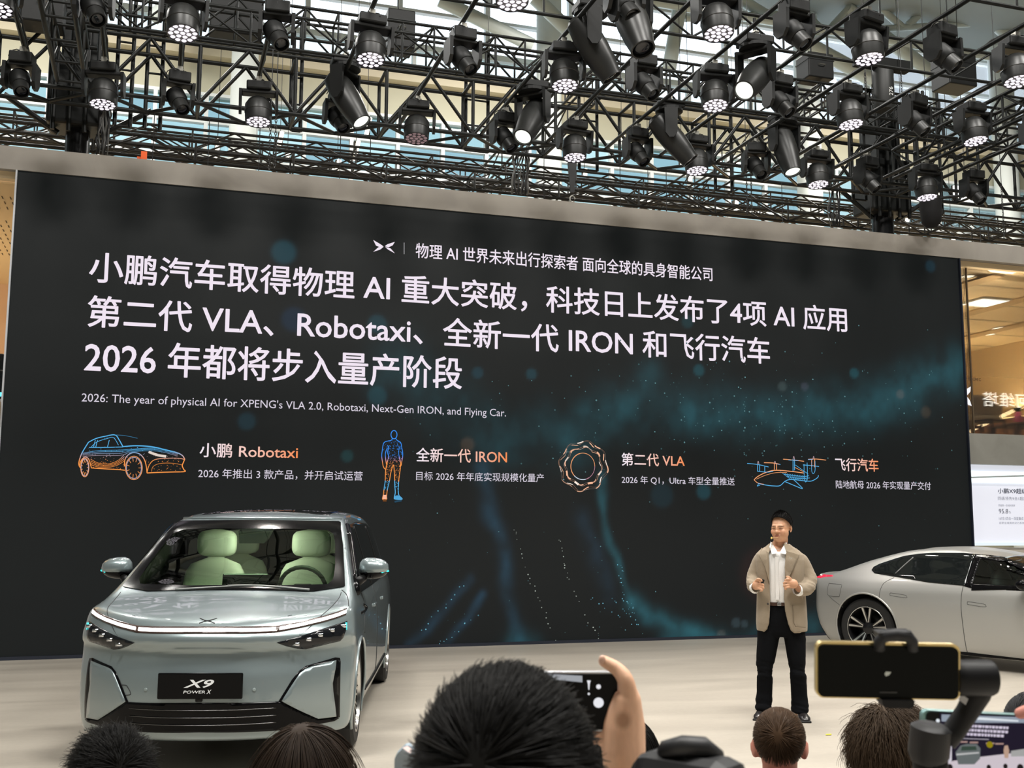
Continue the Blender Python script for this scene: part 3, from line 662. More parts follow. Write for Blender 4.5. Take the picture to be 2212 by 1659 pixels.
# drifting sparks of the background animation
S = Strokes(lambda p: wall_xz(*p), lambda p: np.array([.25, .55, .6]))
for tr in (((1112, 1145), (1150, 1260), (1205, 1395)), ((1210, 1165), (1230, 1260), (1295, 1380)), ((1320, 1290), (1380, 1350)), ((1000, 1265), (890, 1385)), ((1030, 1330), (945, 1395)), ((1340, 1220), (1350, 1290), (1370, 1320)), ((1280, 1290), (1370, 1355))):
    for q in catmull(tr, 14):
        if random.random() < .75: S.dot((q[0]+random.gauss(0, 2.5), q[1]+random.gauss(0, 2.5)), random.uniform(.8, 1.7), random.uniform(.25, .9), col=(.55, .62, .55) if tr[0][1] < 1200 else (.2, .55, .7))
for _ in range(260):
    x = random.gauss(1620, 230); y = random.gauss(905, 70)
    if 900 < x < 2075 and y < 1380: S.dot((x, y), random.uniform(.6, 2.2), random.uniform(.1, .55))
for _ in range(160): S.dot((random.uniform(860, 2060), random.uniform(780, 1385)), random.uniform(.5, 1.6), random.uniform(.06, .45))
S.build('spark_dots', 'scattered teal sparks of the screen animation', True)
# ================================================================ lighting rig
rigm = mat('rig_black_steel', (.009, .010, .0095), .45, .2, noise=.25, nscale=3, spec=.3); rigm2 = mat('rig_far_steel_lit', (.026, .024, .021), .5, .2, noise=.2, nscale=2, spec=.3)  # far rig steel coloured lighter, as if lit by the bright hall
cabm = mat('cable_black', (.012, .012, .013), .6)
_unit = {}
def unit_tube(r, m):
    k = (round(r, 4), m.name)
    if k not in _unit:
        me = MB().tube((0, 0, 0), (0, 0, 1), r, n=8).mesh('brace', True); me.materials.append(m)
        try: me.set_sharp_from_angle(angle=.9)
        except Exception: pass
        _unit[k] = me
    return _unit[k]
def member(name, parent, p0, p1, r, m):
    p0 = Vector(p0); p1 = Vector(p1); d = p1-p0; o = bpy.data.objects.new(name, unit_tube(r, m)); COL.objects.link(o)
    o.location = p0; o.rotation_euler = d.to_track_quat('Z', 'Y').to_euler(); o.scale = (1, 1, d.length); o.parent = parent; o.matrix_parent_inverse = MWI(parent); return o
def box_truss(label, axis, a0, a1, c, z0, z1, w, bay, cr=.03, br=.02, style='V', m=None, joined=False, group=None, name='lighting_truss'):
    """axis 'X' or 'Y'; c is the centre of the other horizontal coordinate, w its width"""
    m = m or rigm
    P = (lambda t, s, z: Vector((t, c+s*w/2, z))) if axis == 'X' else (lambda t, s, z: Vector((c+s*w/2, t, z)))
    t = thing(name, label, 'truss', P(a0, 0, z0), group=group)
    for s in (-1, 1):
        for z in (z0, z1): member('chord', t, P(a0, s, z), P(a1, s, z), cr, m)
    n = max(1, int(round((a1-a0)/bay))); b = (a1-a0)/n; seg = []
    for i in range(n+1):
        x = a0+i*b
        for s in (-1, 1):
            seg.append((P(x, s, z0), P(x, s, z1)))
            if i < n:
                if style == 'V': seg += [(P(x, s, z0), P(x+b/2, s, z1)), (P(x+b/2, s, z1), P(x+b, s, z0))]
                elif i % 2: seg.append((P(x, s, z0), P(x+b, s, z1)))
                else: seg.append((P(x, s, z1), P(x+b, s, z0)))
        for z in (z0, z1): seg.append((P(x, -1, z), P(x, 1, z)))
        if i < n and style == 'V':
            seg.append((P(x, -1, z0), P(x+b/2, 1, z0))); seg.append((P(x+b/2, 1, z0), P(x+b, -1, z0)))
    if joined:
        mb = MB()
        for p, q in seg: mb.tube(p, q, br, n=6, caps=False)
        o = obj('braces', mb, m, t); o['kind'] = 'stuff'
    else:
        for p, q in seg: member('brace', t, p, q, br, m)
    return t
def flat_ladder(label, a0, a1, Y, z0, z1, bay, cr, br, m=None, group=None):
    m = m or rigm; t = thing('ladder_truss', label, 'truss', (a0, Y, z0), group=group)
    for z in (z0, z1): member('chord', t, (a0, Y, z), (a1, Y, z), cr, m)
    n = int((a1-a0)/bay)
    for i in range(n+1):
        x = a0+i*bay; member('brace', t, (x, Y, z0), (x, Y, z1), br, m)
        if i < n: member('brace', t, (x, Y, z0 if i % 2 else z1), (x+bay, Y, z1 if i % 2 else z0), br, m)
    return t
box_truss('deep black box truss with big V bracing right above the stone fascia', 'X', -4.75, 20.65, 15.0, 7.2, 8.02, .56, 1.27, .032, .026, 'V')
box_truss('shallow black box truss stacked on top of the deep V braced truss', 'X', -4.75, 20.65, 15.02, 8.32, 8.78, .5, .46, .024, .016, 'Z')
flat_ladder('flat black ladder truss carrying the front row of lamps', -1.0, 11.15, 9.35, 7.36, 7.74, .62, .022, .014)
flat_ladder('flat black ladder truss carrying the middle row of lamps', -1.0, 11.15, 11.15, 7.36, 7.76, .62, .022, .014)
flat_ladder('flat black ladder truss carrying the lamp row next to the screen', -1.0, 11.15, 13.0, 7.36, 7.78, .62, .022, .014)
box_truss('black box truss over the left end of the screen running towards the audience', 'Y', 7.0, 14.62, -1.25, 7.25, 7.72, .34, .62, .03, .018, 'Z')
box_truss('black box truss over the right end of the screen running towards the audience', 'Y', 6.0, 14.62, 11.45, 7.25, 7.72, .42, .62, .03, .018, 'Z')
for Y, z0, z1, bay, lab in ((17.2, 7.12, 7.45, 1.5, 'thin brownish box truss behind the fascia, nearest of the far rows'), (20.2, 8.33, 8.70, 1.5, 'thin brownish box truss far behind the fascia'), (23.2, 9.28, 9.65, 1.5, 'thin brownish box truss before the glass facade, highest of the far rows')):
    box_truss(lab, 'X', -10, 30, Y, z0, z1, .45, bay, .027, .016, 'V', rigm2, True)
for X, lab in ((6.6, 'brownish box truss running back to the facade behind the screen centre'), (10.9, 'brownish box truss running back to the facade near the silver car')):
    box_truss(lab, 'Y', 15.6, 24, X, 8.76, 9.2, .5, 1.2, .024, .014, 'Z', rigm2, True)
# hanging service ladders / vertical frames inside the rig
for px, Y, w, z0, z1 in ((1030, 15.38, .35, 7.2, 8.8), (640, 15.38, .12, 7.2, 8.7), (1270, 15.38, .3, 7.1, 8.6), (1560, 15.38, .3, 7.0, 8.7), (2010, 15.38, .3, 7.0, 9.2), (1850, 15.38, .25, 7.1, 9.0), (330, 15.38, .2, 7.0, 9.1), (265, 15.38, .2, 7.0, 9.0)):
    x = at_y(px, 250, Y).x; t = thing('hanging_frame', 'black vertical frame of two posts hanging in the lighting rig', 'frame', (x, Y, z0), group='vertical frames in the rig')
    for s in (-1, 1): member('post', t, (x+s*w/2, Y, z0), (x+s*w/2, Y, z1), .028, rigm)
    for k in range(int((z1-z0)/.4)+1): member('rung', t, (x-w/2, Y, z0+k*.4), (x+w/2, Y, z0+k*.4), .016, rigm)
# support towers
for X, r, lab in ((-1.23, .16, 'thick black support tower behind the fascia at the left end of the screen'), (11.92, .185, 'thick black support tower behind the fascia at the right end of the screen')):
    t = thing('support_tower', lab, 'tower', (X, 15.85, 0)); gl = mat('tower_black_gloss', (.012, .012, .013), .25, .3)
    obj('mast', MB().lathe([(r, 0), (r, 7.05)], Matrix.Translation((X, 15.85, 0)), 24), gl, t, smooth=True, angle=.7)
    obj('base_plate', MB().box((X, 15.85, .03), (.7, .7, .06)), rigm, t)
    obj('sleeve_block', MB().box((X, 15.85, 7.5), (.80, .6, .95), bev=.04), rigm, t)
    obj('head_block', MB().box((X, 15.85, 8.55), (.5, .5, 1.2), bev=.03), rigm, t)
    for k in range(4): obj('guide_pipe', MB().tube((X-.3+.2*k, 15.51, 6.9), (X-.3+.2*k, 15.51, 9.0), .03), rigm, t)
    for s in (-1, 1): obj('brace', MB().tube((X+s*.25, 15.8, 6.95), (X+s*.95, 15.75, 7.4), .04), rigm, t)
# lamp pipes
LXS = [-1.70, -.80, .07, 1.02, 2.03, 3.06, 4.26, 5.27, 6.2, 7.1, 8.07, 9.08, 9.96, 11.0, 11.9]
for i, X in enumerate(LXS):
    t = thing('lamp_pipe', 'black lamp pipe with taped cables, %s from the people carrier end of the stage' % 'first second third fourth fifth sixth seventh eighth ninth tenth eleventh twelfth thirteenth fourteenth fifteenth'.split()[i], 'pipe', (X, 8.0, 7.22), group='lamp pipes across the stage')
    obj('pipe', MB().tube((X, 7.6, 7.22), (X, 14.68, 7.22), .027, n=10), rigm, t, smooth=True, angle=.8)
    pts = [(X+.03+random.gauss(0, .008), 7.7+k*.25, 7.255+random.gauss(0, .012)) for k in range(28)]
    obj('cable', MB().path(pts, .014, 5), cabm, t, smooth=True)
# ---------------------------------------------------------------- lamps
lampm = mat('lamp_housing_black', (.009, .0095, .0095), .5, noise=.2, nscale=12, spec=.3); lampg = mat('lamp_barrel_dark', (.018, .0185, .018), .38, spec=.4)
cellm = emis('led_cell_glow', (.93, .86, .93), 1.15); cellg = mat('lens_plate', (.20, .20, .21), .35); dimc = mat('led_cell_dim', (.35, .25, .27), .3, emit=(.6, .4, .45), estr=.18)
lensd = mat('lens_dark', (.008, .009, .012), .08); lensb = emis('beam_lens_glow', (.97, 1, .9), 1.25); metl = mat('clamp_alloy', (.35, .34, .30), .4, .8)
def cable_loops(seed):
    rs = random.Random(seed); mb = MB()
    for k in range(3):
        a = rs.uniform(0, 6.28); r = rs.uniform(.06, .13); c = Vector((rs.uniform(-.08, .08), rs.uniform(-.06, .06), -.085)); ax = Vector((math.cos(a), math.sin(a), 0))
        mb.path([c+ax*r*math.cos(t*.62)+Vector((0, 0, r*.7*math.sin(t*.62))) for t in range(9)], .007, 4)
    return mb
def clamp_parts(root):
    obj('clamp', MB().box((0, 0, -.005), (.06, .10, .07)).tube((-.05, 0, .0), (.05, 0, .0), .018), metl, root, local=True)
    obj('cable', cable_loops(len(COL.objects)), cabm, root, smooth=True, local=True)
def lamp_wash(lit=True):
    r = thing('wash_lamp', None, 'stage lamp')
    clamp_parts(r)
    obj('base', MB().box((0, 0, -.10), (.30, .24, .11), bev=.02), lampm, r, local=True)
    yk = MB()
    yk.box((0, 0, -.175), (.42, .17, .05), bev=.015)
    for s in (-1, 1):
        yk.prism([(s*.205, -.10, -.16), (s*.205, .10, -.16), (s*.205, .085, -.40), (s*.205, .04, -.45), (s*.205, -.04, -.45), (s*.205, -.085, -.40)], (s*.035, 0, 0))
    obj('yoke', yk, lampm, r, local=True)
    M = Matrix.Translation((0, 0, -.38)) @ Matrix.Rotation(math.radians(-9), 4, 'X')
    obj('head', MB().lathe([(0, .145), (.09, .14), (.13, .11), (.165, .05), (.170, -.04), (.172, -.05), (.166, -.055), (.162, -.16), (.158, -.18), (.150, -.185), (.148, -.172)], M, 28), lampg, r, smooth=True, angle=.5, local=True)
    lp = obj('lens_plate', MB().lathe([(.149, -.172), (0, -.172)], M, 28), cellg, r, local=True)
    mb = MB()
    for rad, cnt in ((0, 1), (.062, 6), (.120, 12)):
        for k in range(cnt):
            a = 2*math.pi*k/cnt+(.26 if cnt == 12 else 0); mb.ball(M @ Vector((rad*math.cos(a), rad*math.sin(a), -.174)), (.0275, .0275, .012), 10, 4)
    o = obj('led_lenses', mb, cellm if lit else dimc, r, smooth=True, local=True); o['kind'] = 'stuff'
    return r
def lamp_spot():
    r = thing('spot_lamp', None, 'stage lamp')
    clamp_parts(r)
    obj('base', MB().box((0, 0, -.11), (.26, .22, .13), bev=.015), lampm, r, local=True)
    yk = MB().box((0, 0, -.19), (.30, .16, .04), bev=.01)
    for s in (-1, 1):
        yk.prism([(s*.15, -.11, -.18), (s*.15, .11, -.18), (s*.15, .11, -.40), (s*.15, .05, -.47), (s*.15, -.05, -.47), (s*.15, -.11, -.40)], (s*.04, 0, 0))
    obj('yoke', yk, lampm, r, local=True)
    M = Matrix.Translation((0, 0, -.39)) @ Vector((.30, -.55, -.80)).to_track_quat('Z', 'Y').to_matrix().to_4x4()
    obj('head', MB().lathe([(0, -.16), (.085, -.155), (.115, -.12), (.118, .0), (.105, .06), (.098, .07)], M, 24), lampm, r, smooth=True, angle=.5, local=True)
    obj('barrel', MB().lathe([(.092, .06), (.090, .18), (.088, .20), (.076, .20), (.072, .17)], M, 24), lampg, r, smooth=True, angle=.5, local=True)
    obj('lens', MB().lathe([(.074, .172), (.05, .182), (0, .187)], M, 20), lensd, r, smooth=True, local=True)
    return r
def lamp_beam(dirv, lit=True):
    r = thing('beam_lamp', None, 'stage lamp')
    clamp_parts(r)
    obj('base', MB().box((0, 0, -.10), (.36, .30, .10), bev=.02).lathe([(.19, -.15), (.19, -.19), (.13, -.2)], None, 20), lampm, r, local=True)
    d = Vector(dirv).normalized(); yaw = math.atan2(d.y, d.x)-math.pi/2; R = Matrix.Rotation(yaw, 4, 'Z')
    yk = MB()
    yk.box(R @ Vector((0, 0, -.22)), (.42, .16, .05), R.to_3x3(), bev=.015)
    for s in (-1, 1):
        yk.prism([R @ Vector(q) for q in ((s*.185, -.09, -.2), (s*.185, .09, -.2), (s*.185, .08, -.55), (s*.185, .03, -.62), (s*.185, -.03, -.62), (s*.185, -.08, -.55))], R @ Vector((s*.04, 0, 0)))
    obj('yoke', yk, lampm, r, local=True)
    M = Matrix.Translation((0, 0, -.52)) @ d.to_track_quat('Z', 'Y').to_matrix().to_4x4()
    obj('head', MB().lathe([(0, -.33), (.10, -.325), (.14, -.28), (.165, -.1), (.165, .1), (.145, .3), (.125, .42), (.125, .46), (.108, .46), (.105, .43)], M, 28), lampg, r, smooth=True, angle=.5, local=True)
    obj('lens', MB().lathe([(.106, .432), (.06, .445), (0, .45)], M, 20), lensb if lit else lensd, r, smooth=True, local=True)
    return r
protos = {'W': lamp_wash(True), 'O': lamp_wash(False), 'S': lamp_spot()}; used = set()
ORD = 'first second third fourth fifth sixth seventh eighth ninth tenth eleventh twelfth thirteenth fourteenth fifteenth'.split(); cnt = {}
def place_lamp(kind, x, y, z, rz=0.0):
    if kind in used: o = copy_tree(protos[kind])
    else: o = protos[kind]; used.add(kind)
    o.location = (x, y, z); o.rotation_euler = (random.gauss(0, .03), random.gauss(0, .02), rz)
    row = 'screen side row' if y > 12.6 else ('middle row' if y > 10.5 else 'front row')
    n_ = cnt[kind, row] = cnt.get((kind, row), -1)+1
    if kind == 'W': tag(o, 'lit nineteen lens wash lamp, %s from the people carrier end of the %s' % (ORD[n_], row), group='lit wash lamps, '+row)
    if kind == 'O': tag(o, 'wash lamp with unlit pinkish lenses in the screen side row')
    if kind == 'S': tag(o, 'small dark spot lamp, %s from the people carrier end of the %s' % (ORD[n_], row), group='small spot lamps, '+row)
    return o
wash = []
for r_, (Y, first) in enumerate(((13.55, 1), (11.32, 0), (9.57, 1))):
    for i, X in enumerate(LXS):
        if r_ == 2 and not (4 <= i <= 12): continue
        k = 'W' if (i % 2 == first) else 'S'
        if r_ == 2: k = 'W' if i % 2 == 1 else 'S'
        if r_ == 0 and i == 5: k = 'O'
        o = place_lamp(k, X, Y+(0 if k == 'S' else .0), 7.15, random.gauss(0, .12) if k != 'S' else random.gauss(0, .15))
        if k == 'W': wash.append((X, Y))
BG = 'large beam lamps over the stage'
for px, py, z, d, lit in ((780, 262, 6.55, (.42, -.35, -.85), 'glowing lens, the closest one to the people carrier'), (1130, 295, 6.55, (-.45, -.45, -.8), 'glowing lens, above the middle of the screen'), (1490, 345, 6.58, (.60, -.2, -.8), 'dark lens, in the row next to the screen'), (1712, 370, 6.55, (.05, -.35, -.95), 'glowing lens pointing straight down'), (1320, 165, 6.60, (.5, -.1, -.85), 'dark lens, in the middle row'), (1608, 195, 6.6, (-.62, -.45, -.65), 'glowing lens, in the middle row')):
    p = at_z(px, py, z); d_ = Vector(d).normalized(); base = p-d_*.44+Vector((0, 0, .52))
    what = lit; lit = lit.startswith('glowing'); o = lamp_beam(d, lit); o.location = (base.x, base.y, base.z)
    tag(o, 'large long barrelled beam lamp with a '+what, group=BG)
    member('hanging_pipe', o, (base.x, base.y, base.z), (base.x, base.y, max(7.36, base.z+.2)), .02, rigm)
o = lamp_beam((.1, -.4, -.9), False); p = at_z(1362, 12, 6.8); o.location = (p.x, p.y, 7.2); tag(o, 'large moving head lamp at the audience end of the rig, pale barrel', None)
# the wash lamps light the stage
for X, Y in wash:
    if 0 < X < 11.5: light('wash_beam', 'SPOT', (X, Y-.06, 6.6), 430, (1.0, .93, .86), spot=math.radians(80), blend=.8, radius=.14, aim=(X-.1+(5-X)*.25, Y-3.2, 0))
# ---------------------------------------------------------------- odds and ends in the rig
def chain(px, py0, py1, Y, label, group):
    a = at_y(px, py0, Y); b = at_y(px, py1, Y); mb = MB(); n = int((a.z-b.z)/.045); t = 0
    for k in range(n):
        z = a.z-k*.045; ax = Vector((1, 0, 0)) if k % 2 else Vector((0, 1, 0))
        mb.path([Vector((a.x, a.y, z))+ax*.014*math.cos(q*math.pi/3)+Vector((0, 0, .03*math.sin(q*math.pi/3))) for q in range(6)], .006, 4, close=True)
    t = thing('hoist_chain', label, 'chain', b, group=group); cs_ = mat('chain_steel', (.05, .05, .05), .4, .8)
    obj('links', mb, cs_, t, smooth=True); obj('wire_rope', MB().tube(a, (a.x, a.y, 20.1), .006, n=6), cs_, t)
for px, y0, y1, Y in ((586, 230, 372, 14.6), (597, 240, 370, 14.6), (1868, 160, 250, 14.2), (1884, 185, 250, 14.2), (1946, 160, 215, 14.2), (1612, 370, 470, 15.45), (1622, 370, 470, 15.45), (2163, 400, 520, 14.55)):
    chain(px, y0, y1, Y, 'steel hoist chain hanging from the rig', 'hoist chains')
p = at_y(2011, 460, 14.4); t = thing('chain_bag', 'black fabric chain bag hanging near the right tower', 'bag', p)
obj('bag', MB().lathe([(.0, -.25), (.08, -.24), (.15, -.16), (.17, 0), (.17, .2), (.16, .26), (0, .26)], Matrix.Translation(p), 20), mat('bag_black', (.008, .008, .009), .9), t, smooth=True)
obj('strap', MB().path([p+Vector((-.15, 0, .24)), p+Vector((0, 0, .62)), p+Vector((.15, 0, .24))], .012, 5).tube(p+Vector((0, 0, .6)), p+Vector((0, 0, 20.1-p.z)), .006), cabm, t)
p = at_y(311, 337, 14.70); p.z = 6.3137+.07; tag(obj('orange_strap', MB().box(p, (.075, .03, .13)).box(p+Vector((-.06, .02, -.03)), (.05, .02, .05)), mat('orange_webbing', (.85, .12, .02), .7)), 'bright orange strap tied on the truss just above the fascia', 'strap')
p = at_y(1237, 415, 14.7); t = thing('safety_hook', 'black strap with a steel hook hanging over the fascia', 'hook', p)
obj('strap', MB().prism([p+Vector(q) for q in ((-.07, 0, .45), (.07, 0, .45), (.03, 0, .0), (-.03, 0, 0))], (0, .03, 0)), cabm, t); obj('hook', MB().path([p+Vector((.02*math.cos(a*.7)*2, .015, -.1+.05*math.sin(a*.7))) for a in range(9)], .01, 6), metl, t)
for px, py, Y, s, lab in ((862, 72, 15.72, (.42, .4, .6), 'black equipment box standing in the upper truss beside a spot lamp'), (510, 45, 15.72, (.75, .4, .55), 'wide black equipment box in the upper truss near the left tower'), (95, 20, 14.4, (.5, .4, .5), 'black equipment box above the left tower sleeve'), (1760, 150, 15.74, (.5, .4, .45), 'black equipment box in the rig by the hoist chains'), (2060, 160, 15.8, (.6, .5, .6), 'big black equipment box beside the right tower')):
    p = at_y(px, py, Y); t = thing('equipment_box', lab, 'box', p); obj('case', MB().box(p, s, bev=.02), lampm, t); obj('hanger', MB().tube(p+Vector((0, .1, s[2]/2)), (p.x, p.y+.1, 20.1), .012), rigm, t); obj('lid_band', MB().box(p+Vector((0, 0, s[2]*.22)), (s[0]+.012, s[1]+.012, .02)), rigm, t); obj('handle', MB().path([p+Vector((-.06, -s[1]/2-.01, 0)), p+Vector((-.05, -s[1]/2-.04, 0)), p+Vector((.05, -s[1]/2-.04, 0)), p+Vector((.06, -s[1]/2-.01, 0))], .008, 5), metl, t)
p = at_y(1908, 195, 14.35); t = thing('chain_hoist', 'dark cylindrical chain hoist motor numbered 276 by the right tower', 'hoist', p)
obj('motor', MB().lathe([(.0, -.35), (.15, -.34), (.17, -.28), (.17, .3), (.15, .36), (0, .36)], Matrix.Translation(p), 22), mat('hoist_grey', (.02, .021, .02), .5), t, smooth=True, angle=.6)
obj('top_beam', MB().box(p+Vector((0, 0, .44)), (1.0, .2, .16), bev=.01).tube(p+Vector((0, 0, .5)), (p.x, p.y, 20.1), .015), rigm, t)
me, co = text_mesh('276', .01); v = np.zeros_like(co); v[:, 0] = p.x+.05-co[:, 1]*.1+.0; v[:, 1] = p.y-.172; v[:, 2] = p.z-.15+co[:, 0]*.1; me.vertices.foreach_set('co', v.ravel()); obj('number_lettering', me, mat('stencil_white', (.7, .7, .68), .6), t)
p = at_y(1632, 287, 15.2); t = thing('round_gauge', 'small round black fitting with a pale face clamped in the rig', 'gauge', p)
obj('case', MB().lathe([(.07, -.04), (.08, 0), (.075, .04), (.05, .045)], Matrix.Translation(p) @ Matrix.Rotation(math.pi/2, 4, 'X'), 20), lampm, t); obj('dial', MB().lathe([(.05, .046), (0, .048)], Matrix.Translation(p) @ Matrix.Rotation(math.pi/2, 4, 'X'), 20), mat('dial_pale', (.6, .6, .55), .5), t)
tl = emis('far_lamp_glow', (1, .9, .7), 6)
for px, py, Y, l in ((606, 300, 26, .35), (622, 332, 26, .3), (470, 318, 24, .45), (795, 275, 26, .5), (770, 325, 26, .5), (730, 360, 26, .35), (1055, 315, 26, .15), (1345, 295, 26, .2), (1265, 372, 24, .15), (1492, 382, 24, .2), (1403, 432, 24, .3), (1590, 448, 24.6, .4), (1888, 500, 24, .3), (2060, 515, 24, .3), (1960, 475, 24, .2), (1475, 348, 24, .2)):
    p = at_y(px, py, Y); t = thing('far_luminaire', 'small bright lamp of the hall seen through the truss', 'lamp', p, group='small hall lamps behind the truss')
    obj('tube', MB().tube(p-Vector((.1*l, 0, .5*l)), p+Vector((.1*l, 0, .5*l)), .05, n=8), tl, t); obj('holder', MB().box(p+Vector((0, .08, .0)), (.12, .08, l)).tube(p+Vector((0, .08, 0)), (p.x, p.y+.08, 20.1), .008, n=5), rigm2, t)
p = at_y(2090, 420, 24); t = thing('flood_light', 'big bright flood light panel behind the truss at the right tower', 'lamp', p); obj('panel', MB().box(p, (.9, .06, .4)), emis('flood_glow', (1, 1, .97), 5), t); obj('bracket', MB().box(p+Vector((0, .06, 0)), (.94, .05, .44)).tube(p+Vector((0, .08, .2)), (p.x, p.y+.08, 20.1), .01), rigm2, t)
# thin suspension wires
for px in (330, 450, 560, 735, 800, 1175, 1340, 1440, 1690, 1880, 2115): 
    a = at_y(px, 450 if px > 1200 else 330, 15.2); tag(obj('suspension_wire', MB().tube((a.x, 15.2, 6.0), (a.x, 15.2, 7.2), .006, n=5), cabm), 'thin black suspension wire between fascia and truss', 'wire', 'suspension wires above the fascia')
# ================================================================ cars
from mathutils.geometry import delaunay_2d_cdt
def sstep(a, b, x): t = np.clip((x-a)/(b-a), 0, 1); return t*t*(3-2*t)
def pch(xs, ys):
    xs = np.array(xs, float); ys = np.array(ys, float); h = np.diff(xs); d = np.diff(ys)/h; m = np.zeros_like(xs)
    for i in range(1, len(xs)-1):
        if d[i-1]*d[i] > 0:
            w1 = 2*h[i]+h[i-1]; w2 = h[i]+2*h[i-1]; m[i] = (w1+w2)/(w1/d[i-1]+w2/d[i])
    m[0] = d[0]; m[-1] = d[-1]
    def f(x):
        x = np.asarray(x, float); i = np.clip(np.searchsorted(xs, x)-1, 0, len(xs)-2); e = (x-xs[i])/h[i]; t = np.clip(e, 0, 1)
        y = (2*t**3-3*t**2+1)*ys[i]+(t**3-2*t**2+t)*h[i]*m[i]+(-2*t**3+3*t**2)*ys[i+1]+(t**3-t**2)*h[i]*m[i+1]
        return y+np.where(e < 0, (x-xs[0])*m[0], 0)+np.where(e > 1, (x-xs[-1])*m[-1], 0)
    return f
def smax(vals, k):
    m = np.max(vals, 0); return m+k*np.log(sum(np.exp((v-m)/k) for v in vals))
def implicit_body(f, x0, x1, w, z0, z1, xa, xb, zc, res):
    nx = int((x1-x0)/res); ny = int(2*w/res); nz = int((z1-z0)/res)
    X = np.linspace(x0, x1, nx+1); Y = np.linspace(-w, w, ny+1); Z = np.linspace(z0, z1, nz+1); V = []; F = []; base = [0]
    def grid(A, B, fn, flip):
        a, b = np.meshgrid(A, B, indexing='ij'); p = fn(a, b).reshape(-1, 3); n, m = len(A), len(B)
        i = np.arange(n*m).reshape(n, m)+base[0]; q = np.stack([i[:-1, :-1], i[1:, :-1], i[1:, 1:], i[:-1, 1:]], -1).reshape(-1, 4)
        V.append(p); F.append(q[:, ::-1] if flip else q); base[0] += n*m
    c = lambda v, a: np.full_like(a, v)
    grid(X, Z, lambda a, b: np.stack([a, c(w, a), b], -1), True); grid(X, Z, lambda a, b: np.stack([a, c(-w, a), b], -1), False)
    grid(X, Y, lambda a, b: np.stack([a, b, c(z1, a)], -1), False); grid(X, Y, lambda a, b: np.stack([a, b, c(z0, a)], -1), True)
    grid(Y, Z, lambda a, b: np.stack([c(x1, a), a, b], -1), False); grid(Y, Z, lambda a, b: np.stack([c(x0, a), a, b], -1), True)
    P = np.concatenate(V); Fq = np.concatenate(F)
    C = np.stack([np.clip(P[:, 0], xa, xb), np.zeros(len(P)), zc(np.clip(P[:, 0], xa, xb))], -1)
    D = P-C; lo = np.zeros(len(P)); hi = np.full(len(P), 1.3)
    for _ in range(30):
        mid = (lo+hi)/2; q = C+D*mid[:, None]; s = f(q[:, 0], q[:, 1], q[:, 2]) < 0; lo = np.where(s, mid, lo); hi = np.where(s, hi, mid)
    return C+D*lo[:, None], Fq
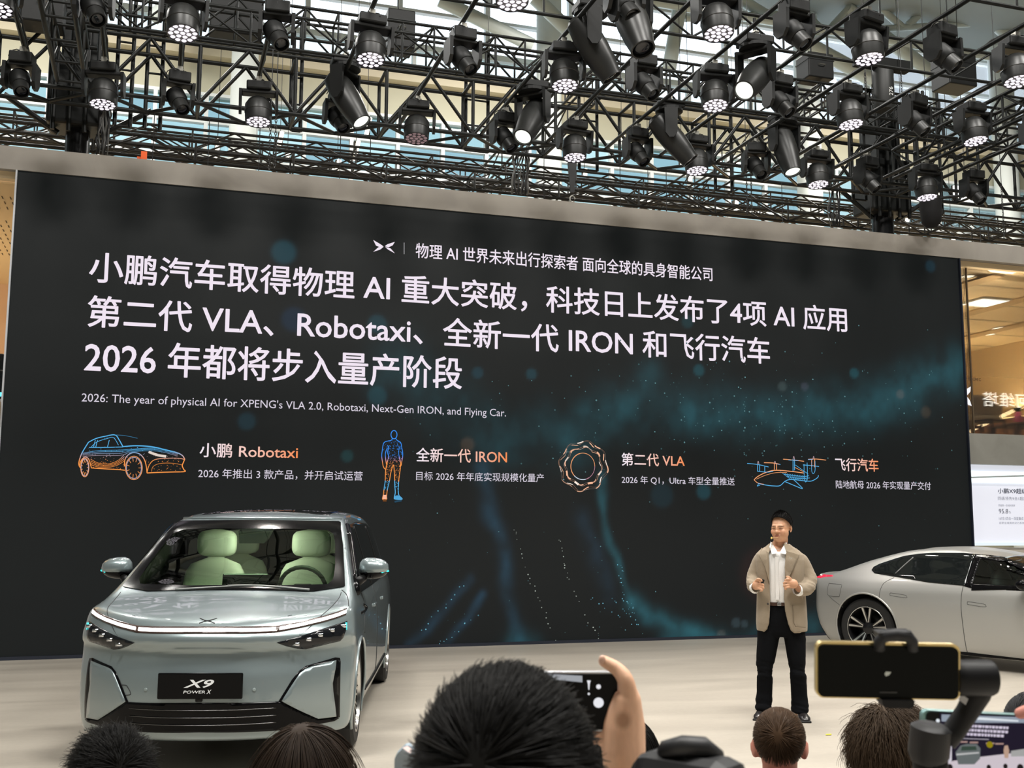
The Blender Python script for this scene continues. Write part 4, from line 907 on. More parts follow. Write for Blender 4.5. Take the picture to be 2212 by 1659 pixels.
class Car:
    def __init__(s, root, O, u, V, F):
        s.root = root; l = np.array([-u[1], u[0], 0]); s.V = V; s.F = F
        s.R = np.stack([u, l, [0, 0, 1]], 1); s.O = O
        s.M = Matrix(((u[0], l[0], 0, O[0]), (u[1], l[1], 0, O[1]), (0, 0, 1, O[2]), (0, 0, 0, 1)))
        root.matrix_basis = s.M; root.location = s.M.translation; root.rotation_euler = s.M.to_euler(); root.scale = (1, 1, 1)
        s.bvh = BVHTree.FromPolygons([tuple(q) for q in V.tolist()], F.tolist())
    def px(s, x, y):
        d = s.R.T @ ray(x, y); o = s.R.T @ (CO-s.O); co, n, i, t = s.bvh.ray_cast(Vector(o), Vector(d)); return co, n
    def px_at_x(s, x, y, xc):
        d = s.R.T @ ray(x, y); o = s.R.T @ (CO-s.O); t = (xc-o[0])/d[0]; return o+d*t
    def hit(s, axis, a, b):
        o, d = {'front': (Vector((4.5, a, b)), Vector((-1, 0, 0))), 'L': (Vector((a, 3, b)), Vector((0, -1, 0))), 'R': (Vector((a, -3, b)), Vector((0, 1, 0))), 'top': (Vector((a, b, 4)), Vector((0, 0, -1))), 'rear': (Vector((-6, a, b)), Vector((1, 0, 0)))}[axis]
        co, n, i, t = s.bvh.ray_cast(o, d)
        if co is None:
            k = {'front': (0.3, a, b), 'L': (a, .9, b), 'R': (a, -.9, b), 'top': (a, b, 1.4), 'rear': (-1, a, b)}[axis]; co, n, i, t = s.bvh.find_nearest(Vector(k))
        return co, n
    def part(s, name, mb, m, parent=None, smooth=True, angle=None):
        return obj(name, mb, m, parent or s.root, smooth=smooth, local=True, angle=angle)
    def decal(s, name, poly, axis, m, off=.004, thick=.012, res=.025, parent=None):
        P = []
        for i in range(len(poly)):
            a = np.array(poly[i], float); b = np.array(poly[(i+1) % len(poly)], float); n = max(1, int(np.linalg.norm(b-a)/res))
            P += [tuple(a+(b-a)*k/n) for k in range(n)]
        xs = [p[0] for p in P]; ys = [p[1] for p in P]; n0 = len(P); inner = []
        for a in np.arange(min(xs)+res/2, max(xs), res):
            for b in np.arange(min(ys)+res/2, max(ys), res):
                if inpoly(a, b, P): inner.append((a, b))
        pa = np.array(P)
        inner = [q for q in inner if np.min(np.hypot(pa[:, 0]-q[0], pa[:, 1]-q[1])) > res*.45]
        vv, ee, fc, *_ = delaunay_2d_cdt([Vector(p) for p in P+inner], [(i, (i+1) % n0) for i in range(n0)], [], 1, 1e-5)
        v3 = []; DV = {'front': Vector((1, 0, 0)), 'L': Vector((0, 1, 0)), 'R': Vector((0, -1, 0)), 'top': Vector((0, 0, 1)), 'rear': Vector((-1, 0, 0))}
        for p in vv:
            co, n = s.hit(axis, p.x, p.y); v3.append(co+(n+DV[axis]).normalized()*off)
        mb = MB().add(v3, fc); me = mb.mesh(name, True)
        d = {'front': Vector((1, 0, 0)), 'L': Vector((0, 1, 0)), 'R': Vector((0, -1, 0)), 'top': Vector((0, 0, 1)), 'rear': Vector((-1, 0, 0))}[axis]
        if sum((p.normal.dot(d)*p.area for p in me.polygons)) < 0: me.flip_normals()
        o = s.part(name, me, m, parent)
        if thick: md = o.modifiers.new('thick', 'SOLIDIFY'); md.thickness = thick; md.offset = -1
        return o
    def line_px(s, name, pts, r, m, off=.0, n=6, parent=None):
        q = catmull(pts, n) if n > 1 else pts; P = []
        for p in q:
            co, nn = s.px(*p)
            if co is not None: P.append(co+nn*off)
        return s.part(name, MB().path(P, r, 5), m, parent)
    def line(s, name, axis, pts, r, m, off=.0, n=6, close=False, parent=None):
        q = catmull(pts, n, close) if n > 1 else pts; P = []
        for p in q: co, nn = s.hit(axis, *p); P.append(co+nn*off)
        return s.part(name, MB().path(P, r, 5, close=close), m, parent)
    def body(s, m, holes, name='body'):
        c = s.V[s.F].mean(1); keep = np.ones(len(s.F), bool)
        for h in holes: keep &= ~h(c)
        mb = MB(); mb.v = [tuple(q) for q in s.V.tolist()]; mb.f = [tuple(q) for q in s.F[keep].tolist()]; mb.m = [0]*len(mb.f)
        me = mb.mesh(name, True); bm = bmesh.new(); bm.from_mesh(me); bmesh.ops.remove_doubles(bm, verts=bm.verts, dist=2e-4); bm.to_mesh(me); bm.free()
        me.polygons.foreach_set('use_smooth', [True]*len(me.polygons))
        return s.part(name, me, m)
    def arch(s, x, z, r, side, paint, y_in=.5):
        """dark wheel-house liner plus rolled lip"""
        mb = MB(); N = 26; A = [math.radians(-25+230*k/N) for k in range(N+1)]; o_ = []; i_ = []
        for a in A:
            px_, pz = x+(r+.004)*math.cos(a), z+(r+.004)*math.sin(a); co, n = s.hit('L' if side > 0 else 'R', px_, max(pz, .27)); o_.append(Vector((px_, co.y-side*.004, pz))); i_.append(Vector((px_, side*y_in, pz)))
        mb.loft([o_, i_], caps=False, close=False); mb.add([Vector((x, side*y_in, z))]+i_, [(0, k, k+1) for k in range(1, N+1)])
        s.part('wheel_house', mb, mat('arch_black', (.008, .008, .008), .8))
        s.part('arch_lip', MB().path([q+Vector((0, side*.004, 0)) for q in o_], .012, 6), paint)
def inpoly_arr(x, y, poly):
    c = np.zeros(len(x), bool); j = len(poly)-1
    for i in range(len(poly)):
        xi, yi = poly[i]; xj, yj = poly[j]
        with np.errstate(divide='ignore', invalid='ignore'): c ^= ((yi > y) != (yj > y)) & (x < (xj-xi)*(y-yi)/(yj-yi+1e-12)+xi)
        j = i
    return c
tyre_m = mat('tyre_rubber', (.012, .012, .012), .7); rim_s = mat('rim_silver', (.62, .62, .60), .22, 1.0); rim_b = mat('rim_black', (.015, .015, .016), .2, .3); disc_m = mat('brake_steel', (.05, .05, .05), .4, .8)
def wheel(car, x, y, r, rr, w, side, style):
    M = Matrix.Translation((x, y, r)) @ Matrix.Rotation(-side*math.pi/2, 4, 'X')       # local +Z points outwards
    h = w/2
    t = car.part('wheel', MB().lathe([(rr-.01, -h), (rr+.02, -h), (r-.03, -h*.98), (r-.006, -h*.8), (r, -h*.5), (r, h*.5), (r-.006, h*.8), (r-.03, h*.98), (rr+.03, h), (rr+.005, h*.96), (rr-.01, h*.8)], M, 48, caps=False), tyre_m, angle=.6)
    car.part('rim', MB().lathe([(rr-.012, -h), (rr-.02, -h*.2), (rr-.014, h*.75), (rr+.004, h*.93), (rr+.008, h*.99), (rr-.008, h*.99), (rr-.02, h*.8)], M, 48, caps=False), rim_s if style == 'multi' else rim_b, t, angle=.5)
    if style != 'multi': car.part('rim_lip', MB().lathe([(rr+.006, h*1.0), (rr+.004, h*1.02), (rr-.004, h*1.02), (rr-.006, h*1.0)], M, 48, caps=False), rim_s, t)
    car.part('rim_barrel', MB().lathe([(rr-.015, -h*.8), (.06, -h*.8)], M, 32), rim_b, t)
    car.part('brake_disc', MB().lathe([(rr*.72, -.02), (rr*.72, .0), (.05, .0), (.05, -.02)], M, 32), disc_m, t)
    car.part('hub_cap', MB().lathe([(.075, h*.3), (.07, h*.75), (.05, h*.82), (0, h*.83)], M, 24), rim_b if style != 'multi' else rim_s, t, angle=.6)
    def spoke(a0, a1, w0, w1, z0, z1, m, th=.03):
        c0 = Vector((.055*math.cos(a0), .055*math.sin(a0), z0)); c1 = Vector(((rr-.012)*math.cos(a1), (rr-.012)*math.sin(a1), z1)); d = (c1-c0).normalized(); sd = Vector((0, 0, 1)).cross(d).normalized()
        car.part('spoke', MB().prism([M @ (c0+sd*w0), M @ (c1+sd*w1), M @ (c1-sd*w1), M @ (c0-sd*w0)], (M.to_3x3() @ Vector((0, 0, -th)))), m, t, smooth=False)
    if style == 'multi':
        for k in range(10):
            a = k*2*math.pi/10
            for e in (-.13, .13): spoke(a+e*.3, a+e, .009, .007, h*.72, h*.86, rim_s)
    else:
        for k in range(5):
            a = k*2*math.pi/5+math.pi/2
            for e in (-.21, .21):
                spoke(a+e*.35, a+e, .022, .02, h*.66, h*.88, rim_b, .04); spoke(a+e*.36, a+e*1.02, .004, .013, h*.70, h*.93, rim_s, .012)
    return t
black_gl = mat('piano_black', (.004, .004, .0045), .12, spec=.14); black_m = mat('trim_satin_black', (.008, .008, .008), .4, spec=.25); seamm = mat('panel_gap', (.02, .022, .024), .7); glassd = mat('privacy_glass', (.008, .010, .010), .03, spec=.8)
def car_paint(name, col, metal, rough, coat):
    m, nt, b = principled(name); b.inputs['Base Color'].default_value = (*col, 1); b.inputs['Metallic'].default_value = metal; b.inputs['Roughness'].default_value = rough
    b.inputs['Coat Weight'].default_value = coat; b.inputs['Coat Roughness'].default_value = .02
    tc = nt.nodes.new('ShaderNodeTexCoord'); n = nt.nodes.new('ShaderNodeTexNoise'); n.inputs['Scale'].default_value = 900; bp = nt.nodes.new('ShaderNodeBump'); bp.inputs['Strength'].default_value = .02
    nt.links.new(tc.outputs['Object'], n.inputs['Vector']); nt.links.new(n.outputs['Fac'], bp.inputs['Height']); nt.links.new(bp.outputs['Normal'], b.inputs['Normal']); return m

# ---------------------------------------------------------------- grey-blue people carrier
paint = car_paint('paint_grey_blue', (.275, .335, .348), .5, .30, 1.0)
Tc = pch([-4.35, -4.2, -3.9, -3.4, -2.7, -2.0, -1.5, -1.05, -.85, -.4, .1, .2, .5, .8, .95, 1.1], [1.40, 1.52, 1.62, 1.70, 1.745, 1.755, 1.74, 1.69, 1.625, 1.405, 1.160, 1.125, 1.065, .995, .945, .87])
F0 = pch([.1, .22, .30, .45, .6, .72, .79, .825, .86, .92, 1.0, 1.3], [.86, .955, .975, .995, .985, .955, .95, .985, .985, .945, .90, .6])
Wz = pch([.1, .25, .45, .8, 1.0, 1.08, 1.2, 1.66, 1.8], [.86, .915, .94, .945, .925, .895, .85, .69, .62])
def f_mpv(x, y, z):
    ay = np.abs(y)
    top = (z-(Tc(x)-(.055+.03*sstep(-.6, -1.2, x))*ay**2))*.93
    side = ay-Wz(z)+.05*sstep(-2.9, -4.4, x)+.015*sstep(.3, 1.0, x)
    front = (x-(F0(z)-.17*(ay/.6)**2.3))*.9
    rear = (-4.36+.25*np.clip(z-.9, 0, 2)**1.5+.12*(ay/.9)**3-x)
    return smax([top, side, front, rear, .205-z], .018)
Vb, Fb = implicit_body(f_mpv, -4.7, 1.2, 1.1, -.25, 1.9, -3.6, .35, lambda x: np.where(x > -.5, .62, .8), .026)
mpv = thing('people_carrier', 'grey blue people carrier with a full width light bar and X9 plate', 'car')
C = Car(mpv, np.array([.5957, 8.5474, 0.]), np.array([-.26218, -.96502, 0.]), Vb, Fb)
def yz(pts, ox, oy, sc):
    out = []
    for p in pts:
        co, n = C.px(ox+p[0]/sc, oy+p[1]/sc); out.append((co.y, co.z))
    return out
mir = lambda P: [(-a, b) for a, b in P][::-1]
sym = lambda P: P+[(-a, b) for a, b in P[::-1]]
# windscreen: outer black band and clear area, right half traced, mirrored about the centre line
def half_ws(pts): return [(abs(c.y), c.z) for c, n in (C.px(*p) for p in pts)]
hs_out = half_ws([(736, 1127), (741, 1180), (744, 1240), (745, 1268)]); zb = C.px(500, 1275)[0].z; zt = C.px(556, 1124)[0].z
ws_out = sym([(0.001, zt), (.3, zt-.004)]+hs_out+[(.6, zb-.012), (.3, zb-.003), (.001, zb)])
hs_in = half_ws([(706, 1146), (720, 1154), (724, 1172), (724, 1220), (720, 1252), (708, 1263)]); zib = C.px(500, 1265)[0].z; zit = C.px(556, 1143)[0].z
ws_in = sym([(0.001, zit), (.3, zit-.002)]+hs_in+[(.3, zib-.004), (.001, zib)])
sw = [(-.22, 1.085), (-.45, 1.22), (-.98, 1.545), (-1.25, 1.61), (-2.0, 1.64), (-3.0, 1.625), (-3.75, 1.56), (-3.95, 1.40), (-4.0, 1.17), (-3.2, 1.10), (-1.5, 1.085)]
holes = [lambda c: inpoly_arr(c[:, 1], c[:, 2], [(a*1.03, b+(.02 if b > 1.4 else -.016)) for a, b in ws_in]) & (c[:, 0] < .35) & (c[:, 0] > -1.3) & (c[:, 2] > 1.1),
         lambda c: ((c[:, 0]**2+(c[:, 2]-.365)**2) < .415**2) & (np.abs(c[:, 1]) > .55), lambda c: (((c[:, 0]+3.40)**2+(c[:, 2]-.365)**2) < .415**2) & (np.abs(c[:, 1]) > .55)]
C.body(paint, holes)
for sd in (1, -1):
    C.arch(0, .365, .415, sd, paint); C.arch(-3.40, .365, .415, sd, paint)
for x in (0, -3.40):
    for sd in (1, -1): wheel(C, x, sd*.80, .365, .255, .25, sd, 'multi')
# ring of black glass round the clear windscreen: strips between the two outlines
def ring(outer, inner, axis, name, m, off):
    def rs(P, n=160):
        P = [np.array(p) for p in P]+[np.array(P[0])]; L = np.cumsum([0]+[np.linalg.norm(b-a) for a, b in zip(P[:-1], P[1:])]); out = []
        for t in np.linspace(0, L[-1], n, endpoint=False):
            i = min(np.searchsorted(L, t, side='right')-1, len(P)-2); out.append(P[i]+(P[i+1]-P[i])*(t-L[i])/(L[i+1]-L[i]+1e-9))
        return out
    # match by angle from the centre so the two loops do not twist
    cen = np.mean([np.array(p) for p in inner], 0); O_ = rs(outer); I_ = rs(inner); sx_ = .45
    ang = lambda p: math.atan2(p[1]-cen[1], (p[0]-cen[0])*sx_)
    O_.sort(key=ang); I_.sort(key=ang); loops = []
    for k in range(4):
        t = k/3; loops.append([C.hit(axis, *(o+(i-o)*t)) for o, i in zip(O_, I_)])
    return C.part(name, MB().loft([[c+n*off for c, n in lp] for lp in loops], caps=False), m)
ring(ws_out, ws_in, 'front', 'windscreen_border', black_gl, .006)
C.decal('windscreen', ws_in, 'front', glass('windscreen_glass', (.70, .92, .68), .04), .005, 0, .05)
for sd, ax in ((1, 'L'), (-1, 'R')):
    C.decal('side_window', sw, ax, glassd, .004, .01, .05)
    C.part('pillar_trim', MB().path([C.hit(ax, x, z)[0]+Vector((0, sd*.002, 0)) for x, z in ((-.14, 1.10), (-.35, 1.205), (-.6, 1.35), (-.85, 1.50), (-1.02, 1.60))], [.03, .038, .038, .038, .03], 8), black_gl)
    for x in (-1.5, -2.75): C.line('window_post', ax, [(x, 1.10), (x-.03, 1.35), (x-.06, 1.60)], .006, black_m, .006)
C.part('window_header', MB().path([C.hit('front', y, zt+.012)[0]+Vector((0, 0, .004)) for y in np.linspace(-.66, .66, 15)], .012, 6), paint)
C.decal('roof_glass', [(-1.22, -.54), (-1.22, .54), (-2.1, .57), (-3.2, .52), (-3.2, -.52), (-2.1, -.57)], 'top', mat('roof_glass_black', (.006, .006, .007), .05), .003, .008, .06)
# light bar in three lengths
bar = [(c.y, c.z) for c, n in (C.px(*p) for p in ((447, 1361), (500, 1361), (560, 1360.5), (600, 1358.5), (650, 1349), (700, 1337), (730, 1328), (748, 1321)))]
bar[0] = (0.0, bar[0][1])
def band(P, h): return [(a, b+h) for a, b in P]+[(a, b-h) for a, b in P[::-1]]
lb = emis('light_bar_glow', (1.0, .93, .88), 4.5)
full = [(-a, b) for a, b in bar[::-1]]+bar[1:]
C.decal('light_bar_housing', band(full, .021), 'front', mat('bar_housing', (.05, .03, .025), .2), .004, .012, .02)
mid = [p for p in bar if p[0] <= bar[3][0]-.012]+[(bar[3][0]-.012, bar[3][1])]; mid = [(-a, b) for a, b in mid[::-1]]+mid[1:]
C.decal('light_bar', band(mid, .0095), 'front', lb, .012, .012, .02)
outer = [(bar[3][0]+.012, bar[3][1]+.002)]+bar[4:]
for P in (band(outer, .0095), mir(band(outer, .0095))): C.decal('light_bar', P, 'front', lb, .012, .012, .02)
# head lamps
hl = yz([(525, 312), (600, 290), (800, 235), (1000, 170), (1200, 105), (1335, 60), (1340, 90), (1322, 170), (1290, 255), (1255, 290), (1000, 352), (860, 388), (760, 382), (640, 350)], 500, 1330, 5.351)
lampglass = mat('head_lamp_glass', (.008, .009, .011), .06, spec=.35)
for P, sg_ in ((hl, 1), (mir(hl), -1)):
    h = C.decal('head_lamp', P, 'front', lampglass, .006, .012, .02)
    cy = sum(p[0] for p in P)/len(P); cz = sum(p[1] for p in P)/len(P)
    for k in range(5):
        co, n = C.hit('front', cy+sg_*(-.13+k*.07), cz-.03+.022*k); C.part('led_module', MB().box(co+n*.008, (.01, .045, .022)), mat('led_chrome', (.7, .72, .75), .15, 1), h)
    co, n = C.hit('front', cy+sg_*.17, cz+.055); C.part('marker_light', MB().box(co+n*.008, (.01, .012, .05)), emis('marker_cyan', (.1, .8, .8), 1.6), h)
# corner vents: black surround, body coloured insert
vo = yz([(540, 1000), (700, 740), (780, 640), (860, 580), (1000, 540), (1200, 482), (1252, 487), (1262, 525), (1256, 850), (1252, 1172), (1000, 1200), (760, 1098)], 500, 1330, 5.351)
vi = yz([(580, 985), (705, 790), (790, 665), (850, 615), (910, 590), (1208, 512), (1200, 600), (1166, 780), (1172, 870), (1190, 1000), (1208, 1162), (1000, 1188), (770, 1085)], 500, 1330, 5.351)
for f_ in (lambda q: q, mir):
    v_ = C.decal('corner_vent', f_(vo), 'front', black_gl, .004, .01, .025); C.decal('vent_insert', f_(vi), 'front', paint, .012, .012, .025, v_)
gr = yz([(20, 1000), (535, 992), (575, 1000), (760, 1098), (1000, 1200), (1210, 1172), (1245, 1180), (1190, 1215), (1040, 1245), (560, 1322), (20, 1338)], 500, 1330, 5.351)
gr[0] = (0.001, gr[0][1]); gr[-1] = (0.001, gr[-1][1])
g_ = C.decal('lower_grille', sym(gr), 'front', black_gl, .008, .022, .014)
zt_, zb_ = gr[0][1], gr[-1][1]
for k in range(1, 4):
    z = zt_+(zb_-zt_)*k/4; C.line('grille_slat', 'front', [(y, z) for y in np.linspace(-.47, .47, 9)], .003, mat('slat_dark_chrome', (.16, .16, .16), .25, 1), .012, 3, parent=g_)
# number plate
pz = .571; co, n = C.hit('front', 0, pz); pl = C.part('number_plate', MB().box((co.x+.016, 0.0, pz), (.02, .545, .165), bev=.008), black_gl, smooth=False)
def plate_text(s_, zc, hgt, y0, y1, shear, m, bold=0):
    me, t = text_mesh(s_, bold, shear); v = np.zeros_like(t); k = (t[:, 0]-t[:, 0].min())/(t[:, 0].max()-t[:, 0].min())
    v[:, 0] = co.x+.0275; v[:, 1] = y0+(y1-y0)*k; v[:, 2] = zc+((t[:, 1]-t[:, 1].min())/(t[:, 1].max()-t[:, 1].min())-.5)*hgt
    me.vertices.foreach_set('co', v.ravel()); C.part('plate_lettering', me, m, pl, smooth=False)
pw = mat('plate_white', (.82, .84, .85), .5, emit=(.8, .82, .85), estr=.12)
plate_text('X9', pz+.015, .052, -.105, .09, .35, pw, .02); plate_text('POWER', pz-.037, .018, -.105, .035, .15, pw, .01); plate_text('X', pz-.036, .026, .042, .075, .3, pw, .01)
for px_, py_ in ((315, 1490), (549, 1490), (679, 1478)):
    c_, n_ = C.px(px_, py_); C.part('parking_sensor', MB().lathe([(.0115, -.003), (.0115, .003), (.008, .004)], Matrix.Translation(c_) @ n_.to_track_quat('Z', 'Y').to_matrix().to_4x4(), 16), mat('sensor_grey', (.25, .30, .30), .4))
c_, n_ = C.px(430, 1511); C.part('front_camera', MB().box(c_+n_*.004, (.02, .045, .03), bev=.006).lathe([(.008, .014), (.0, .016)], Matrix.Translation(c_) @ n_.to_track_quat('Z', 'Y').to_matrix().to_4x4(), 12), black_m, smooth=False)
zz_ = lambda P, ox=150, oy=1330, sc=5.924: [(ox+x/sc, oy+y/sc) for x, y in P]
C.line_px('tow_cover_gap', zz_([(600, 885), (720, 890), (750, 920), (780, 980), (770, 1012), (650, 1015)]), .003, seamm, 0, 4)
for P in (((1672, 35), (1765, 68), (1885, 35)), ((1660, 98), (1765, 68), (1860, 98)), ((1700, 50), (1765, 66), (1830, 50))): C.line_px('hood_emblem', zz_(P), .0035, black_m, .001, 3)
z2 = lambda P: zz_(P, 500, 1090, 5.924)
C.line_px('panel_gap', z2([(1410, 1092), (1470, 1150), (1495, 1230), (1500, 1300)]), .004, seamm)
C.line_px('door_gap', z2([(1575, 965), (1640, 1090), (1690, 1220), (1702, 1320), (1705, 1480), (1705, 1640)]), .004, seamm)
for sd, ax in ((1, 'L'), (-1, 'R')):
    C.line('door_gap', ax, [(-1.55, 1.08), (-1.6, .8), (-1.62, .35)], .004, seamm); C.line('sill_line', ax, [(-.55, .33), (-1.5, .32), (-2.85, .34)], .012, black_m, .002)
    C.line('hood_gap', 'top', [(.88, sd*.55), (.6, sd*.74), (.3, sd*.79), (.12, sd*.80)], .003, seamm)
    for x in (-1.35, -2.3): C.part('door_handle', MB().box(C.hit(ax, x, .93)[0]+Vector((0, sd*.006, 0)), (.2, .02, .028), bev=.008), paint, smooth=False)
C.line_px('fender_badge', z2([(1690, 1280), (1725, 1310), (1705, 1360), (1660, 1385)]), .012, black_gl, .0, 4)
# wipers
C.line_px('wiper', [(492, 1271), (540, 1270), (600, 1273), (668, 1279)], .008, mat('wiper_grey', (.3, .31, .3), .4), .02, 4); C.line_px('wiper', [(500, 1271), (430, 1275), (380, 1278)], .006, mat('wiper_grey', (.3, .31, .3), .4), .018, 4)
# door mirrors
mp = C.px_at_x(808, 1228, -.42)
for sd in (1, -1):
    y0 = sd*mp[1]; z0 = mp[2]
    def shell(zlo, zhi, k):
        rings = []
        for i in range(9):
            t = i/8; xx = .10-.2*t; s_ = max(.02, math.sin(math.pi*min(max(t*.86+.08, .02), .97))**.55); ring_ = []
            for j in range(16):
                a = j*math.pi/8; ca, sa = math.cos(a), math.sin(a); yy = .118*math.copysign(abs(ca)**.75, ca)*s_*k; zz = .085*math.copysign(abs(sa)**.8, sa)*s_*k*(1.0-.25*sd*yy*sd/.118*.6)
                ring_.append(Vector((xx*k-.42, y0+sd*yy, z0+min(max(zz, zlo), zhi))))
            rings.append(ring_)
        return MB().loft(rings)
    m_ = C.part('door_mirror', shell(-.028, .2, 1.0), paint)
    C.part('mirror_base', shell(-.2, -.028, .97), black_gl, m_)
    C.part('mirror_arm', MB().tube((-.36, y0-sd*.07, z0-.07), (-.28, sd*.87, z0-.10), .028, .04, 8), black_m, m_)
    C.part('turn_signal', MB().path([(-.335, y0+sd*.01, z0-.032), (-.345, y0+sd*.07, z0-.026), (-.40, y0+sd*.116, z0-.018)], .006, 6), emis('turn_cyan', (.05, .85, .8), 1.8), m_)
# cabin
cream_l = mat('seat_leather_cream', (.80, .82, .68), .5); dash_m = mat('dash_green_grey', (.10, .13, .10), .6); cab = mat('cabin_liner', (.30, .34, .27), .8)
C.part('dashboard', MB().prism([(.30, -.80, 1.06), (.02, -.82, 1.13), (-.38, -.80, 1.14), (-.50, -.78, 1.06), (-.5, -.78, .8), (.3, -.8, .8)], (0, 1.60, 0)), dash_m, smooth=False)
C.part('centre_screen', MB().box((-.50, -.02, 1.14), (.02, .36, .17), Euler((0, -.2, 0)), bev=.008), black_gl, smooth=False)
C.part('steering_wheel', MB().path([Vector((-.72+.07*math.sin(a), .40+.185*math.cos(a), 1.10+.17*math.sin(a))) for a in np.linspace(0, 2*math.pi, 24, endpoint=False)], .018, 8, close=True).box((-.72, .40, 1.09), (.05, .14, .09), bev=.01).box((-.72, .40, 1.09), (.02, .34, .03)), mat('wheel_dark', (.03, .035, .03), .5))
def seat(x, y):
    def cushion(c, d, rx):
        mb = MB(); R = Matrix.Rotation(rx, 3, 'Y'); n = 14; rings = []
        for j in range(-6, 7):
            t = j/6; s_ = (1-abs(t)**4)**.35 if abs(t) < 1 else .25; ring_ = []
            for i in range(n):
                a = i*2*math.pi/n; ca, sa = math.cos(a), math.sin(a)
                ring_.append(Vector(c)+R @ Vector((d[0]/2*math.copysign(abs(ca)**.6, ca)*s_, d[1]/2*math.copysign(abs(sa)**.6, sa)*s_, d[2]/2*t)))
            rings.append(ring_)
        return mb.loft(rings)
    b_ = C.part('seat', cushion((x, y, .98), (.16, .52, .72), -.18), cream_l)
    C.part('head_rest', cushion((x-.08, y, 1.45), (.13, .33, .24), -.1), cream_l, b_); C.part('seat_base', cushion((x+.25, y, .66), (.5, .52, .16), 0), cream_l, b_)
for y in (.40, -.40): seat(-1.12, y)
for y in (.38, -.38): seat(-2.1, y)
C.part('roof_lining', MB().prism([(-.98, -.6, 1.60), (-2.0, -.6, 1.66), (-3.4, -.6, 1.60), (-3.4, .6, 1.60), (-2.0, .6, 1.66), (-.98, .6, 1.60)], (0, 0, .01)), cab, smooth=False)
C.part('mirror_pod', MB().prism([(-.72, -.13, 1.555), (-.62, -.10, 1.46), (-.62, .10, 1.46), (-.72, .13, 1.555)], (-.2, 0, .03)), black_m, smooth=False)
cl_ = light('cabin_fill', 'POINT', (0, 0, 0), 5, (1, .98, .9)); cl_.parent = mpv; cl_.location = (-.95, 0, 1.5); cl_.data.shadow_soft_size = .05  # point light added to brighten the seats behind the windscreen
C.part('cabin_back', MB().box((-3.5, 0, 1.2), (.02, 1.4, .8)), mat('cabin_dark', (.03, .035, .03), .9), smooth=False)
C.part('cabin_floor', MB().box((-1.7, 0, .5), (3.6, 1.5, .02)), mat('cabin_dark', (.03, .035, .03), .9), smooth=False)

# ---------------------------------------------------------------- silver fastback
seams = mat('panel_gap_soft', (.10, .10, .095), .7)
silver = car_paint('paint_satin_silver', (.47, .47, .45), .55, .40, .25)
Ts = pch([-1.1, -.95, -.8, -.5, 0, .5, .9, 1.2, 1.5, 1.8, 2.6, 3.1, 3.6, 3.85, 4.0], [.93, .985, 1.02, 1.095, 1.255, 1.36, 1.378, 1.352, 1.295, 1.21, .96, .88, .77, .66, .5])
Ws = pch([.1, .25, .45, .65, .82, .93, 1.02, 1.1, 1.32, 1.45], [.86, .925, .95, .955, .94, .90, .84, .775, .60, .48])
Fs = pch([.1, .3, .5, .7, .9], [3.85, 3.98, 3.98, 3.9, 3.5]); Rs = pch([.1, .25, .4, .6, .85, .98, 1.1], [-.72, -.84, -.93, -.97, -.96, -1.0, -.95])
def f_sed(x, y, z):
    ay = np.abs(y)
    top = (z-(Ts(x)-(.05+.06*sstep(3.2, 2.0, x))*ay**2))*.95
    side = ay-Ws(z)+.10*sstep(.2, -1.0, x)**1.5+.06*sstep(2.9, 4, x)-.02*np.exp(-(x/.5)**2)*np.exp(-((z-.75)/.2)**2)
    front = (x-(Fs(z)-.30*(ay/.8)**2.4))*.9; rear = (Rs(z)+.22*(ay/.85)**2.6-x)*.9
    return smax([top, side, front, rear, .16-.03*sstep(0, 2, x)-z], .016)
Vb, Fb = implicit_body(f_sed, -1.2, 4.2, 1.1, -.2, 1.6, -.3, 3.2, lambda x: np.where(x > 2.3, .45, .6), .026)
sed = thing('fastback_car', 'satin silver fastback car parked beside the presenter', 'car')
az = math.radians(156); C = Car(sed, np.array([9.275, 12.222, 0.]), np.array([math.sin(az), math.cos(az), 0.]), Vb, Fb)
def xz(pts, ox=1740, oy=1160, sc=4.686):
    out = []
    for p in pts:
        co, n = C.px(ox+p[0]/sc, oy+p[1]/sc)
        if co is None: co = C.bvh.find_nearest(Vector(C.px_at_x(ox+p[0]/sc, oy+p[1]/sc, 1.5)))[0]
        out.append((co.x, co.z))
    return out
dlo = xz([(670, 335), (690, 303), (750, 272), (900, 222), (1000, 192), (1150, 170), (1300, 160), (1600, 162), (1880, 185)])
x_b, z_b = xz([(2190, 570)])[0]
dlo += [(2.05, dlo[-1][1]-.10), (2.42, .99), (2.40, .945), (2.2, .915), (x_b, z_b)]+xz([(1580, 492), (1250, 462), (940, 408), (700, 368)])
fw = [(1.34, .955), (1.34, 1.245), (1.66, 1.225), (1.98, 1.10), (2.20, .985), (2.0, .945)]
HW = 1.42
holes = [lambda c: inpoly_arr(c[:, 0], c[:, 2], [(1.30, .925), (1.30, 1.27), (1.69, 1.26), (2.02, 1.13), (2.26, .985), (2.0, .915)]) & (np.abs(c[:, 1]) > .4),
         lambda c: ((c[:, 0]**2+(c[:, 2]-.37)**2) < .425**2) & (np.abs(c[:, 1]) > .5), lambda c: (((c[:, 0]-2.9)**2+(c[:, 2]-.37)**2) < .425**2) & (np.abs(c[:, 1]) > .5)]
C.body(silver, holes)
